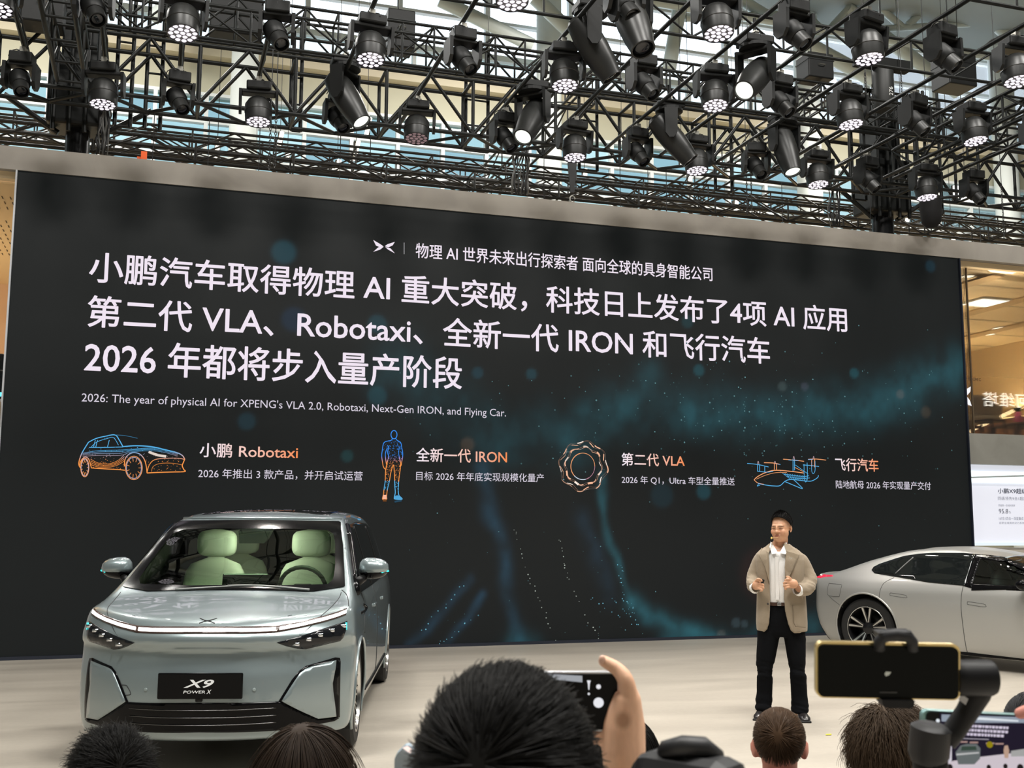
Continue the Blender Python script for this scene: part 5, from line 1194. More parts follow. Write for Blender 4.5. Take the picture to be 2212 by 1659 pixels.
for sd, ax in ((-1, 'R'), (1, 'L')):
    C.arch(0, .37, .425, sd, silver); C.arch(2.9, .37, .425, sd, silver)
    for x in (0, 2.9): wheel(C, x, sd*.80, .37, .262, .25, sd, 'twin')
    rear_w = [p for p in dlo if p[0] <= 1.30]
    top_b = [p for p in dlo[:9] if p[0] < 1.27]; bot_b = [p for p in dlo[14:] if p[0] < 1.27]
    C.decal('rear_side_window', top_b+[(1.27, dlo[6][1]-.005), (1.27, z_b+.045)]+bot_b, ax, glassd, .004, .01, .04)
    C.decal('window_frame', [(1.27, z_b+.045), (1.27, dlo[6][1]-.005)]+[p for p in dlo[:9] if p[0] > 1.27]+[(1.66, 1.245), (1.62, 1.225), (1.35, 1.245), (1.35, z_b+.03)], ax, black_gl, .005, .01, .03)
    C.decal('pillar_trim', [(1.62, 1.225), (1.66, 1.245), dlo[8] if dlo[8][0] > 1.62 else (1.7, 1.26), (2.05, 1.16), (2.42, .99), (2.40, .945), (2.0, .935), (1.35, z_b+.005), (1.35, .965), (2.0, .957), (2.16, .985), (1.96, 1.10)], ax, black_gl, .006, .01, .025)
    C.decal('front_side_window', fw, ax, glass('tinted_side_glass', (.62, .74, .68), .06), .0, 0, .06)
    for a, b in (((.93, .955), (1.00, 1.30)),): pass
    C.line('window_division', ax, [(.36, 1.045), (.45, 1.16), (.52, 1.24)], .008, mat('division_grey', (.18, .18, .18), .3), .006, 3)
    C.line('door_gap', ax, [(1.245, .93), (1.235, .7), (1.25, .4), (1.26, .17)], .005, seams, 0, 6)
    C.line('door_gap', ax, [(.36, 1.0), (.25, .93), (.215, .82), (.215, .73)], .004, seams, 0, 6)
    C.line('door_gap', ax, [(2.42, .93), (2.5, .7), (2.45, .4), (2.4, .2)], .005, seams, 0, 6)
    for x, z in ((.46, .79), (1.42, .735)):
        C.line('door_handle', ax, [(x-.11, z+.02), (x-.09, z+.028), (x+.08, z+.012), (x+.105, z-.005), (x+.09, z-.02), (x-.09, z-.004), (x-.11, z+.004)], .0035, seams, 0, 3, True)
    C.decal('rocker_panel', [(.45, .155), (1.2, .175), (2.5, .13), (2.5, .135), (2.45, .245), (1.26, .205), (.5, .20)] if 0 else [(.5, .135), (.5, .195), (1.26, .185), (2.45, .15), (2.45, .11)], ax, black_gl, .006, .012, .03)
    C.line('bumper_gap', ax, xz([(243, 602), (300, 652), (378, 712)]), .003, seams, 0, 4)
    if sd < 0:
        fz = xz([(235, 478), (250, 470), (355, 482), (365, 500), (345, 592), (330, 602), (240, 595), (220, 560)]); C.line('charge_port_gap', ax, fz, .004, seams, 0, 2, True)
C.decal('windscreen', [(1.55, -.50), (1.55, .50), (1.9, .58), (2.5, .68), (2.56, 0), (2.5, -.68), (1.9, -.58)], 'top', glassd, .004, .008, .06)
C.decal('rear_glass', [(.55, -.46), (.55, .46), (-.35, .55), (-.42, 0), (-.35, -.55)], 'top', glassd, .004, .008, .06)
C.decal('tail_light', [(-.80, .955), (.80, .955), (.80, .985), (-.80, .985)], 'rear', mat('tail_red', (.5, .01, .03), .2, emit=(1, .03, .08), estr=.8), .008, .012, .03)
for sd, ax in ((-1, 'R'), (1, 'L')):
    C.decal('tail_light_end', [(-.86, .955), (-.52, .985), (-.52, .997), (-.86, .985)], ax, mat('tail_red', (.5, .01, .03), .2), .008, .01, .03)
C.decal('rear_diffuser', [(-.82, .17), (.82, .17), (.78, .42), (-.78, .42)], 'rear', black_m, .006, .012, .04)
C.part('tail_spoiler', MB().path([C.hit('top', -.93+.2*(abs(y)/.75)**2.5, y)[0]+Vector((0, 0, .004)) for y in np.linspace(-.72, .72, 17)], .022, 8), silver)
co, n = C.hit('R', 1.95, .95)
for sd in (-1, 1):
    y0 = sd*1.03; mb = MB(); rings = []
    for i in range(9):
        t = i/8; s_ = math.sin(math.pi*min(max(t*.86+.08, .02), .97))**.5
        rings.append([Vector((2.02+.09-.18*t, y0+sd*.125*math.copysign(abs(math.cos(a))**.8, math.cos(a))*s_, .985+.065*math.sin(a)*s_)) for a in np.linspace(0, 2*math.pi, 16, endpoint=False)])
    m_ = C.part('door_mirror', mb.loft(rings), black_gl); C.part('mirror_arm', MB().tube((2.04, y0-sd*.09, .95), (2.1, sd*.88, .90), .025, .035), black_m, m_)
    C.part('turn_signal', MB().path([(2.095, y0-sd*.06, .965), (2.085, y0+sd*.04, .962), (2.05, y0+sd*.11, .962)], .006, 6), emis('turn_cyan', (.05, .85, .8), 1.8), m_)
for y in (-.37, .37):
    b_ = C.part('seat', MB().ball((1.45, y, .75), (.13, .25, .40), 16, 10), mat('seat_black', (.02, .02, .02), .6)); C.part('head_rest', MB().ball((1.38, y, 1.12), (.07, .13, .11), 14, 10), mat('seat_black', (.02, .02, .02), .6), b_)
C.part('dashboard', MB().box((2.25, 0, .84), (.5, 1.4, .16), bev=.04), mat('seat_black', (.02, .02, .02), .6), smooth=False)
# ================================================================ people
skin_m = None
def skin_material(name, base, lip=(.45, .14, .10)):
    """skin with the painted features (brows, lids, lips) in a colour attribute"""
    if name in MATS: return MATS[name]
    m, nt, b = principled(name); a = nt.nodes.new('ShaderNodeAttribute'); a.attribute_name = 'tone'
    n = nt.nodes.new('ShaderNodeTexNoise'); n.inputs['Scale'].default_value = 30; mr = nt.nodes.new('ShaderNodeMapRange'); mr.inputs['To Min'].default_value = .93; mr.inputs['To Max'].default_value = 1.07
    mx = nt.nodes.new('ShaderNodeMix'); mx.data_type = 'RGBA'; mx.blend_type = 'MULTIPLY'; mx.inputs[0].default_value = 1
    nt.links.new(n.outputs['Fac'], mr.inputs['Value']); nt.links.new(a.outputs['Color'], mx.inputs[6]); nt.links.new(mr.outputs['Result'], mx.inputs[7]); nt.links.new(mx.outputs[2], b.inputs['Base Color'])
    b.inputs['Roughness'].default_value = .5; b.inputs['Subsurface Weight'].default_value = .08; b.inputs['Subsurface Radius'].default_value = (.01, .004, .002)
    MATS[name] = m; return m
def remesh(mb, name, voxel, smooth=4):
    """fuse overlapping shapes into one continuous surface"""
    me = mb.mesh(name) if isinstance(mb, MB) else mb
    o = bpy.data.objects.new(name, me); COL.objects.link(o)
    r = o.modifiers.new('fuse', 'REMESH'); r.mode = 'VOXEL'; r.voxel_size = voxel; r.use_smooth_shade = True
    if smooth: s = o.modifiers.new('relax', 'SMOOTH'); s.factor = .5; s.iterations = smooth
    dg = bpy.context.evaluated_depsgraph_get(); dg.update(); out = bpy.data.meshes.new_from_object(o.evaluated_get(dg))
    bpy.data.objects.remove(o); bpy.data.meshes.remove(me); out.name = name
    out.polygons.foreach_set('use_smooth', [True]*len(out.polygons)); return out
def paint_tone(me, base, fn=None):
    n = len(me.vertices); co = np.empty(n*3); me.vertices.foreach_get('co', co); co = co.reshape(-1, 3); c = np.tile(np.array([*base, 1.0]), (n, 1))
    if fn: fn(co, c)
    at = me.color_attributes.new('tone', 'FLOAT_COLOR', 'POINT'); at.data.foreach_set('color', c.ravel())
def ell(mb, c, r, M=None, n=18, m=12): return mb.ball(c, r, n, m, M)
def ering(c, rx, ry, n=24, p=1.0, rot=None, lean=(0, 0)):
    out = []
    for i in range(n):
        a = 2*math.pi*i/n; ca, sa = math.cos(a), math.sin(a); q = Vector((rx*math.copysign(abs(ca)**p, ca), ry*math.copysign(abs(sa)**p, sa), 0))
        q.z += lean[0]*q.x+lean[1]*q.y; out.append(Vector(c)+q)
    return out
def add_head(mb, T, ears=True, face=True, jaw=1.0, ear=1.0):
    """T: 4x4 placing a head whose chin sits at the origin, face towards -Y, 0.235 m tall"""
    R = T.to_3x3(); E = lambda c, r: ell(mb, T @ Vector(c), r, R)
    E((0, .018, .150), (.077, .096, .086)); E((0, -.018, .120), (.068, .078, .080)); E((0, -.030, .075), (.060*jaw, .062, .072)); E((0, -.040, .035), (.048*jaw, .050, .036)); E((0, -.066, .020), (.026, .024, .020))
    if face:
        E((0, -.084, .132), (.050, .016, .012)); E((0, -.100, .104), (.0085, .013, .028)); E((0, -.106, .086), (.016, .014, .011)); E((.012, -.100, .083), (.009, .009, .008)); E((-.012, -.100, .083), (.009, .009, .008))
        for s in (-1, 1): E((s*.036, -.072, .083), (.026, .022, .026)); E((s*.031, -.086, .113), (.015, .008, .008))
        E((0, -.091, .056), (.024, .010, .006)); E((0, -.089, .045), (.021, .010, .007))
    if ears:
        for s in (-1, 1):
            M = R @ Euler((.15, 0, s*.45)).to_matrix(); ell(mb, T @ Vector((s*(.074+.007*ear), .014, .106)), (.010*ear, .021*ear, .034*ear), M); ell(mb, T @ Vector((s*(.072+.005*ear), .006, .083)), (.010*ear, .011*ear, .013*ear), M)
def finger(mb, pts, r0, r1): 
    q = catmull([tuple(p) for p in pts], 4); mb.path(q, list(np.linspace(r0, r1, len(q))), 10); ell(mb, Vector(q[-1]), (r1, r1, r1), None, 10, 8)
def strands(roots, dirs, length, droop, rad, seg=4, wave=0.0, seed=1, curl=0.0, taper=.25):
    """hair: roots/dirs (N,3), returns mesh arrays of 3-sided tapering strands"""
    rs = np.random.RandomState(seed); N = len(roots); L = length*(.75+.5*rs.rand(N)); p = roots.copy(); d = dirs/np.linalg.norm(dirs, axis=1, keepdims=True)
    side = np.cross(d, rs.randn(N, 3)); side /= np.linalg.norm(side, axis=1, keepdims=True)+1e-9; V = []; ph = rs.rand(N)*6.28
    for k in range(seg+1):
        s2 = np.cross(d, side); s2 /= np.linalg.norm(s2, axis=1, keepdims=True)+1e-9; r = rad*(1-(1-taper)*k/seg)
        for t in range(3): V.append(p+(side*math.cos(t*2.094)+s2*math.sin(t*2.094))*r)
        d = d+droop/seg+(side*np.sin(ph+k*1.9)[:, None]*wave)+s2*np.cos(ph+k*1.9)[:, None]*wave*curl; d /= np.linalg.norm(d, axis=1, keepdims=True); p = p+d*(L/seg)[:, None]
    V = np.stack(V, 1).reshape(-1, 3); F = []; b = np.arange(N)*(seg+1)*3
    for k in range(seg):
        for t in range(3):
            F.append(np.stack([b+k*3+t, b+k*3+(t+1) % 3, b+(k+1)*3+(t+1) % 3, b+(k+1)*3+t], -1))
    return V, np.concatenate(F)
def hair_obj(name, V, F, m, parent):
    me = bpy.data.meshes.new(name); me.vertices.add(len(V)); me.vertices.foreach_set('co', V.astype(np.float32).ravel()); n = len(F)
    me.loops.add(n*4); me.loops.foreach_set('vertex_index', F.astype(np.int32).ravel()); me.polygons.add(n); me.polygons.foreach_set('loop_start', (np.arange(n)*4).astype(np.int32)); me.polygons.foreach_set('use_smooth', np.ones(n, bool)); me.update(calc_edges=True)
    o = obj(name, me, m, parent); o['kind'] = 'stuff'; return o
def hair_mat(name, col, rough=.38):
    if name in MATS: return MATS[name]
    m = mat(name, col, .5, noise=.35, nscale=60, spec=.15); return m
def frame_at(px, py, z=0.0, dist=None):
    p = at_z(px, py, z) if dist is None else at_d(px, py, dist)
    return p, -math.atan2(p.x, p.y)                # yaw so that local +Y points away from the camera

# ---------------------------------------------------------------- the presenter
P0, yaw = frame_at(1690, 1551)
K = 1/246.5                                        # metres per photo pixel at the presenter
def q(px, py, y=0.0): return Vector(((px-1690)*K, y, (1551-py)*K))
man = thing('person', 'man in beige blazer, white shirt and dark trousers holding a clicker', 'person', P0, (0, 0, yaw))
wl = man
def mpart(name, mesh_, m, parent=None, smooth=True): return obj(name, mesh_, m, parent or man, smooth=smooth, local=True)
SK = (.62, .335, .20)
mb = MB()
HT = Matrix.Translation(q(1699, 1186.5, -.02)) @ Matrix.Rotation(math.radians(-22), 4, 'Z') @ Matrix.Rotation(math.radians(2), 4, 'X') @ Matrix.Scale(1.055, 4)
add_head(mb, HT, jaw=1.16, ear=.72)
mb.path([q(1693, 1236, .03), q(1694, 1205, .02), q(1697, 1180, .0), q(1698, 1168, .0)], [.075, .062, .060, .055], 16)
mb.loft([ering(q(1693, y, .01), rx, ry) for y, rx, ry in ((1330, .15, .10), (1300, .155, .105), (1250, .175, .115), (1220, .185, .11), (1206, .15, .09), (1198, .07, .06))])
# arms: shoulder, elbow, wrist
AL = [q(1655, 1226, .02), q(1638, 1263, .0), q(1642, 1279, -.15)]; AR = [q(1735, 1226, .02), q(1753, 1268, -.01), q(1729, 1283, -.16)]
for a in (AL, AR): mb.path(catmull([tuple(p) for p in a], 5), [.045]*3+[.042]*2+[.036]*3+[.032]*3, 14)
# viewer-left hand closed round the clicker
hL = q(1648, 1274, -.20)
ell(mb, q(1645, 1276, -.175), (.038, .036, .042), Euler((0, .35, 0)).to_matrix())
for k, (x0, y0, x1, y1, x2, y2) in enumerate(((1650, 1268, 1657, 1268, 1656, 1273), (1650, 1274, 1659, 1276, 1656, 1280), (1649, 1279, 1659, 1282, 1655, 1285), (1647, 1283, 1656, 1287, 1652, 1288))):
    finger(mb, [q(x0-3, y0-2, -.19), q(x1-1, y1-2, -.222), q(x1, y1, -.215), q(x2, y2, -.185)], .0098, .0075)
finger(mb, [q(1643, 1268, -.19), q(1648, 1263, -.215), q(1653, 1263.5, -.222)], .0105, .0085)
# viewer-right hand, fingers curled and pointing inwards
ell(mb, q(1719, 1272, -.19), (.044, .034, .040), Euler((0, .5, 0)).to_matrix())
for k, (y0, y1, x1) in enumerate(((1264, 1264, 1703), (1269, 1270, 1700), (1274, 1276, 1700), (1279, 1281, 1702))):
    finger(mb, [q(1714, y0, -.20), q(x1+5, y1-1.5, -.222), q(x1, y1+.5, -.215), q(x1+3, y1+3, -.19)], .0100, .0075)
finger(mb, [q(1716, 1264, -.20), q(1711, 1258, -.21), q(1706, 1257.5, -.212)], .0105, .008)
ell(mb, q(1692, 1330, .01), (.15, .10, .08))
for s, pts in ((-1, ((1670, 1340, 0), (1661, 1400, 0), (1657, 1455, -.01), (1655, 1500, .01), (1653, 1545, .02))), (1, ((1714, 1340, 0), (1722, 1400, 0), (1724, 1460, -.01), (1725, 1500, .01), (1726, 1545, .02)))):
    mb.path([q(*p) for p in pts], [.085, .075, .055, .05, .04], 14)
me = remesh(mb, 'body', .0052, 3)
Hi = HT.inverted()
def face_paint(co, c):
    h = np.array([list(r) for r in Hi]); l = np.concatenate([co, np.ones((len(co), 1))], 1) @ h.T
    x, y, z = l[:, 0], l[:, 1], l[:, 2]; fr = y < -.055
    def blob(cx, cz, rx, rz, col, amt=1.0, soft=1.6):
        d = ((x-cx)/rx)**2+((z-cz)/rz)**2; k = (np.clip((soft-d)/(soft-.7), 0, 1)*amt*fr)[:, None]; c[:, :3] = c[:, :3]*(1-k)+np.array(col)*k
    for s in (-1, 1):
        blob(s*.033, .1285, .019, .0042, (.10, .055, .035), .75); blob(s*.031, .1125, .0145, .0042, (.06, .03, .02), .9); blob(s*.031, .106, .015, .004, (.42, .20, .12), .5); blob(s*.036, .08, .022, .02, (.66, .30, .19), .35, 2)
    blob(0, .0505, .023, .0045, (.22, .05, .04), .9); blob(0, .0435, .020, .005, (.55, .20, .15), .7); blob(0, .0575, .020, .003, (.50, .20, .15), .6)
    k = np.clip((np.abs(x)-.052)/.015, 0, 1)*np.clip((y+.075)/.03, 0, 1)*np.clip((z-.115)/.02, 0, 1)*(z < .2)*(z > 0)*.45   # shaved temples
    k = (k*(np.abs(x) < .1)*(z < .3))[:, None]; c[:, :3] = c[:, :3]*(1-k)+np.array([.10, .06, .045])*k
paint_tone(me, SK, face_paint); mpart('body', me, skin_material('skin_presenter', SK))
# hair: short black cap
hb = MB(); n_, m_ = 30, 14; rings = []
for j in range(m_+1):
    a = j/m_; ring_ = []
    for i in range(n_):
        t = 2*math.pi*i/n_; front = max(0, -math.sin(t)); lim = 1.12+.62*(1-front)**1.3-.10*front+(.12 if math.sin(t) > .3 else 0); ph = a*lim
        ring_.append(HT @ Vector((.0795*math.sin(ph)*math.cos(t)*1.0, .012+.099*math.sin(ph)*math.sin(t)-.012*front, .150+.096*math.cos(ph)+.004*front)))
    rings.append(ring_)
black_hair = hair_mat('hair_black', (.012, .011, .011))
ho = mpart('hair', MB().loft(rings, caps=False), black_hair); md = ho.modifiers.new('thick', 'SOLIDIFY'); md.thickness = .004
rs_ = np.random.RandomState(12); hr = np.array([list(HT @ v_) for v_ in [HT.inverted() @ Vector(p_) for ring_ in rings[1:] for p_ in ring_]]); hr = np.repeat(hr, 9, 0)+rs_.randn(len(hr)*9, 3)*.0035
cen = np.array(HT @ Vector((0, .015, .12))); nn_ = hr-cen; nn_ /= np.linalg.norm(nn_, axis=1, keepdims=True); fl_ = np.array(HT.to_3x3() @ Vector((.35, -1, .15)))
V, F = strands(hr, nn_*.45+fl_*.55+rs_.randn(len(hr), 3)*.15, .016, -nn_*.3, .0009, 3, .05, 5); ho2 = hair_obj('hair_strands', V, F, black_hair, None); ho2.parent = man
# shirt
shirt = mat('shirt_white', (.80, .79, .77), .8, bump=.15, nscale=140)
mpart('shirt', MB().loft([ering(q(1693, y, .0), rx, ry, 28, .9) for y, rx, ry in ((1318, .150, .112), (1300, .158, .120), (1260, .172, .128), (1228, .182, .120), (1214, .165, .108), (1207, .120, .095))]+[ering(q(1692, y, .0), rx, ry, 28, .9, None, (0, .55)) for y, rx, ry in ((1198, .075, .070), (1193, .068, .066))], caps=False), shirt)
for s in (-1, 1):   # collar points
    mpart('shirt_collar', MB().prism([q(1692+s*16, 1186, -.02), q(1692+s*19, 1197, -.075), q(1692+s*14, 1212, -.128), q(1692+s*5, 1210, -.132), q(1692+s*2, 1208, -.128), q(1692+s*11, 1193, -.075)], (0, -.005, 0)), shirt, smooth=False)
mpart('shirt_placket', MB().box(q(1687, 1262, -.128), (.028, .008, .36), Euler((.0, .01, 0))), shirt, smooth=False)
# trousers with seat, legs breaking at knee and hem
tr = MB(); navy = mat('trousers_black', (.005, .0055, .0065), .95, bump=.2, nscale=60, spec=.08)
tr.loft([ering(q(1692, y, .01), rx, ry, 24, .85) for y, rx, ry in ((1312, .152, .116), (1330, .168, .122), (1352, .182, .125), (1372, .188, .118), (1384, .17, .10))])
def leg(pts): tr.loft([ering(q(x, y, yy), rx, ry, 18, .9) for x, y, yy, rx, ry in pts])
leg(((1668, 1352, .01, .098, .115), (1666, 1385, .01, .094, .108), (1660, 1425, 0, .083, .095), (1657.5, 1445, -.005, .074, .088), (1656.5, 1458, -.01, .067, .086), (1656, 1475, 0, .068, .080), (1655, 1500, .01, .066, .078), (1653, 1518, .01, .070, .085), (1652.5, 1530, .0, .072, .095), (1653, 1536, .0, .068, .09)))
leg(((1716, 1352, .01, .098, .115), (1720, 1385, .01, .092, .108), (1722, 1425, 0, .078, .095), (1723.5, 1447, -.005, .068, .088), (1724, 1462, -.01, .070, .086), (1725, 1480, 0, .068, .080), (1725.5, 1505, .01, .068, .078), (1726, 1522, .01, .074, .085), (1726, 1534, .0, .074, .098), (1726.5, 1539, .0, .07, .092)))
me = remesh(tr, 'trousers', .008, 10)
n = len(me.vertices); co = np.empty(n*3); me.vertices.foreach_get('co', co); co = co.reshape(-1, 3); nr = np.empty(n*3); me.vertices.foreach_get('normal', nr); nr = nr.reshape(-1, 3)
zk = co[:, 2]; fold = (np.exp(-((zk-.39)/.07)**2)+.8*np.exp(-((zk-.10)/.06)**2)+.35*np.exp(-((zk-.72)/.08)**2))*(fbm(co[:, 0]*9+zk*26, zk*20+co[:, 1]*8, 31)-.5)*.030
co += nr*fold[:, None]; me.vertices.foreach_set('co', co.ravel()); me.update()
mpart('trousers', me, navy)
bl = mpart('belt', MB().loft([ering(q(1692.5, y, .005), .158, .123, 28, .87) for y in (1319, 1312)], caps=False), mat('belt_leather', (.06, .03, .02), .4)); mpart('buckle', MB().box(q(1690, 1315.5, -.123), (.034, .008, .028), bev=.003), mat('buckle_steel', (.5, .5, .5), .25, 1), bl, False)
# shoes
def shoe(xh, yh, xt, yt):
    mb = MB(); h = q(xh, yh); t = q(xt, yt); h = Vector((h.x, .06, 0)); t = Vector((t.x, -.20, 0)); d = (t-h); rings = []
    for k, (f, w, hh) in enumerate(((0, .030, .062), (.08, .038, .078), (.3, .040, .085), (.5, .044, .064), (.72, .050, .050), (.9, .040, .040), (1.0, .018, .026))):
        c = h+d*f; sd = Vector((-d.y, d.x, 0)).normalized(); rings.append([c+sd*w*math.cos(a)*(1 if math.sin(a) > -.2 else .95)+Vector((0, 0, max(.0, hh*.5+hh*.55*math.sin(a)))) for a in np.linspace(0, 2*math.pi, 16, endpoint=False)])
    return mb.loft(rings)
leather = mat('shoe_black', (.018, .016, .016), .25)
for a in ((1651, 1545, 1641, 1562), (1727, 1545, 1737, 1562)):
    s_ = mpart('shoe', shoe(*a), leather); mpart('sole', MB().box(Vector((q(a[0]*.45+a[2]*.55, 0).x, -.075, .008)), (.085, .27, .016), Euler((0, 0, (a[2]-a[0])*K/.26)), bev=.007), mat('sole_black', (.01, .01, .01), .8), s_, False)
# blazer: open-fronted shell, sleeves fused to it
beige = mat('blazer_beige', (.285, .228, .160), .85, bump=.25, nscale=220, noise=.06, sheen=.15)
JR = [(1372, .203, .150, 27, 34), (1366, .205, .150, 20, 27), (1355, .207, .150, 15.5, 22), (1330, .203, .148, 12.5, 17), (1300, .196, .145, 11.5, 15), (1270, .195, .145, 12, 17), (1245, .202, .145, 13, 19), (1225, .205, .138, 14, 20), (1214, .195, .125, 15, 20), (1206, .160, .108, 16, 19), (1197, .105, .090, 15.5, 17), (1191, .078, .080, 14, 15)]
rings = []
for y, rx, ry, gl, gr in JR:
    c = q(1694, y, .01); nseg = 40; ring_ = []
    # front opening between pixel offsets -gl..+gr around the shirt centre
    xl = q(1684-gl*.95, y).x; xr = q(1684+gr*.98, y).x
    aL = math.acos(max(-1, min(1, (xl-c.x)/rx))); aR = math.acos(max(-1, min(1, (xr-c.x)/rx)))
    for k in range(nseg+1):
        t = -aR+(2*math.pi-(aL-aR))*k/nseg if False else (-aR)+k/nseg*(2*math.pi-(aL-aR)); ca, sa = math.cos(t), math.sin(t)
        drop = 0
        if y > 1360: drop = -.012*max(0, -sa)*(1 if abs(ca) < .75 else .3)
        ring_.append(c+Vector((rx*math.copysign(abs(ca)**.92, ca), ry*math.copysign(abs(sa)**.92, sa), drop)))
    rings.append(ring_)
shell = MB().loft(rings, caps=False, close=False)
sm = shell.mesh('blazer'); so = bpy.data.objects.new('blazer', sm); COL.objects.link(so); sd = so.modifiers.new('t', 'SOLIDIFY'); sd.thickness = .016; sd.offset = 0
dg = bpy.context.evaluated_depsgraph_get(); dg.update(); sm2 = bpy.data.meshes.new_from_object(so.evaluated_get(dg)); bpy.data.objects.remove(so)
jb = MB(); jb.add([v.co for v in sm2.vertices], [tuple(p.vertices) for p in sm2.polygons])
def sleeve(pts, rr): jb.path(catmull([tuple(p) for p in pts], 6), list(np.interp(np.linspace(0, 1, 6*(len(pts)-1)+1), np.linspace(0, 1, len(rr)), rr)), 18)
sleeve([q(1662, 1222, .01), q(1653, 1226, .015), q(1643.5, 1246, .02), q(1637, 1264, .0), q(1637, 1277, -.08), q(1642, 1280, -.135)], [.062, .061, .059, .057, .054, .048])
sleeve([q(1727, 1222, .01), q(1737, 1226, .015), q(1748, 1248, .02), q(1754, 1269, -.01), q(1746, 1283, -.09), q(1731, 1284, -.145)], [.062, .062, .061, .062, .057, .049])
me = remesh(jb, 'blazer', .0068, 3)
n = len(me.vertices); co = np.empty(n*3); me.vertices.foreach_get('co', co); co = co.reshape(-1, 3); nr = np.empty(n*3); me.vertices.foreach_get('normal', nr); nr = nr.reshape(-1, 3)
arm = np.clip((np.abs(co[:, 0]-.016)-.19)/.04, 0, 1); zk = co[:, 2]
fold = arm*np.exp(-((zk-1.12)/.09)**2)*(fbm(zk*34+co[:, 0]*14, co[:, 1]*10, 44)-.5)*.034+(1-arm)*(fbm(co[:, 0]*7, zk*5, 47)-.5)*.012
co += nr*fold[:, None]; me.vertices.foreach_set('co', co.ravel()); me.update()
bz = mpart('blazer', me, beige)
# lapels, pockets, buttons, cuffs
for s, pts in ((-1, ((1681, 1188), (1672, 1192), (1660, 1201), (1656, 1199.5), (1652, 1215), (1663, 1240), (1671, 1275), (1672, 1240), (1671, 1210))), (1, ((1703, 1188), (1711, 1192), (1724, 1202), (1729, 1200), (1733, 1213), (1720, 1243), (1706, 1272), (1703, 1240), (1707, 1205)))):
    lap = []
    for px_, py_ in pts:
        p = q(px_, py_); rx = np.interp(1551-py_, [1551-1371, 1551-1245, 1551-1212, 1551-1197, 1551-1188], [.207, .205, .207, .11, .075]); ry = np.interp(1551-py_, [1551-1371, 1551-1245, 1551-1212, 1551-1197, 1551-1188], [.15, .147, .128, .092, .08]); xx = min(.98, abs((p.x-q(1694, 0).x)/rx))
        p.y = .01-ry*math.sqrt(max(0, 1-xx*xx))-.014; lap.append(p)
    mpart('lapel', MB().prism(lap, (0, -.007, 0)), mat('blazer_lapel', (.30, .24, .168), .85, bump=.25, nscale=220), bz, False)
    e_ = lap[4:7]; mpart('lapel_edge', MB().path([p_+Vector((0, -.006, 0)) for p_ in e_], .0035, 5), mat('blazer_seam', (.15, .115, .075), .9), bz)
mpart('lapel_pin', MB().prism([q(1713, 1218, -.158), q(1716, 1219.4, -.158), q(1719, 1218, -.158), q(1718.6, 1221.5, -.158), q(1716, 1220.4, -.158), q(1713.4, 1221.5, -.158)], (0, -.004, 0)), mat('pin_silver', (.8, .78, .7), .3, .6), bz, False)
mpart('button', MB().lathe([(.009, 0), (.009, .004)], Matrix.Translation(q(1667, 1314.5, -.152)) @ Matrix.Rotation(math.pi/2, 4, 'X'), 12), mat('button_dark', (.03, .022, .02), .4), bz)
mpart('pocket', MB().path([q(1717, 1316, -.141), q(1718, 1352, -.146), q(1722, 1360, -.145), q(1742, 1362, -.10)], .003, 5), mat('blazer_seam', (.22, .17, .115), .9), bz)
for a, b in ((q(1640, 1283, -.13), q(1644, 1281, -.165)), (q(1732, 1287, -.14), q(1726, 1284, -.172))): mpart('shirt_cuff', MB().tube(a, b, .047, .044, 16, caps=False), shirt)
mic = mpart('headset_microphone', MB().path([q(1714, 1160, -.05), q(1708, 1170, -.09), q(1690, 1177, -.125), q(1679, 1178, -.125)], .0022, 6), mat('mic_skin', (.6, .4, .2), .5)); mpart('mic_capsule', MB().ball(q(1678, 1178.5, -.125), (.008, .008, .010), 12, 8), mat('mic_yellow', (.85, .62, .18), .6), mic)
clk = thing('clicker', 'small black presentation clicker in the hand of the man on stage', 'remote', P0, (0, 0, yaw))
obj('clicker_body', MB().box(q(1656.5, 1272, -.212), (.022, .018, .075), Euler((.3, .35, 0)), bev=.006), black_m, clk, local=True); obj('clicker_button', MB().box(q(1656.5, 1268, -.222), (.010, .004, .012), Euler((.3, .35, 0))), mat('clicker_key', (.12, .12, .12), .4), clk, local=True)

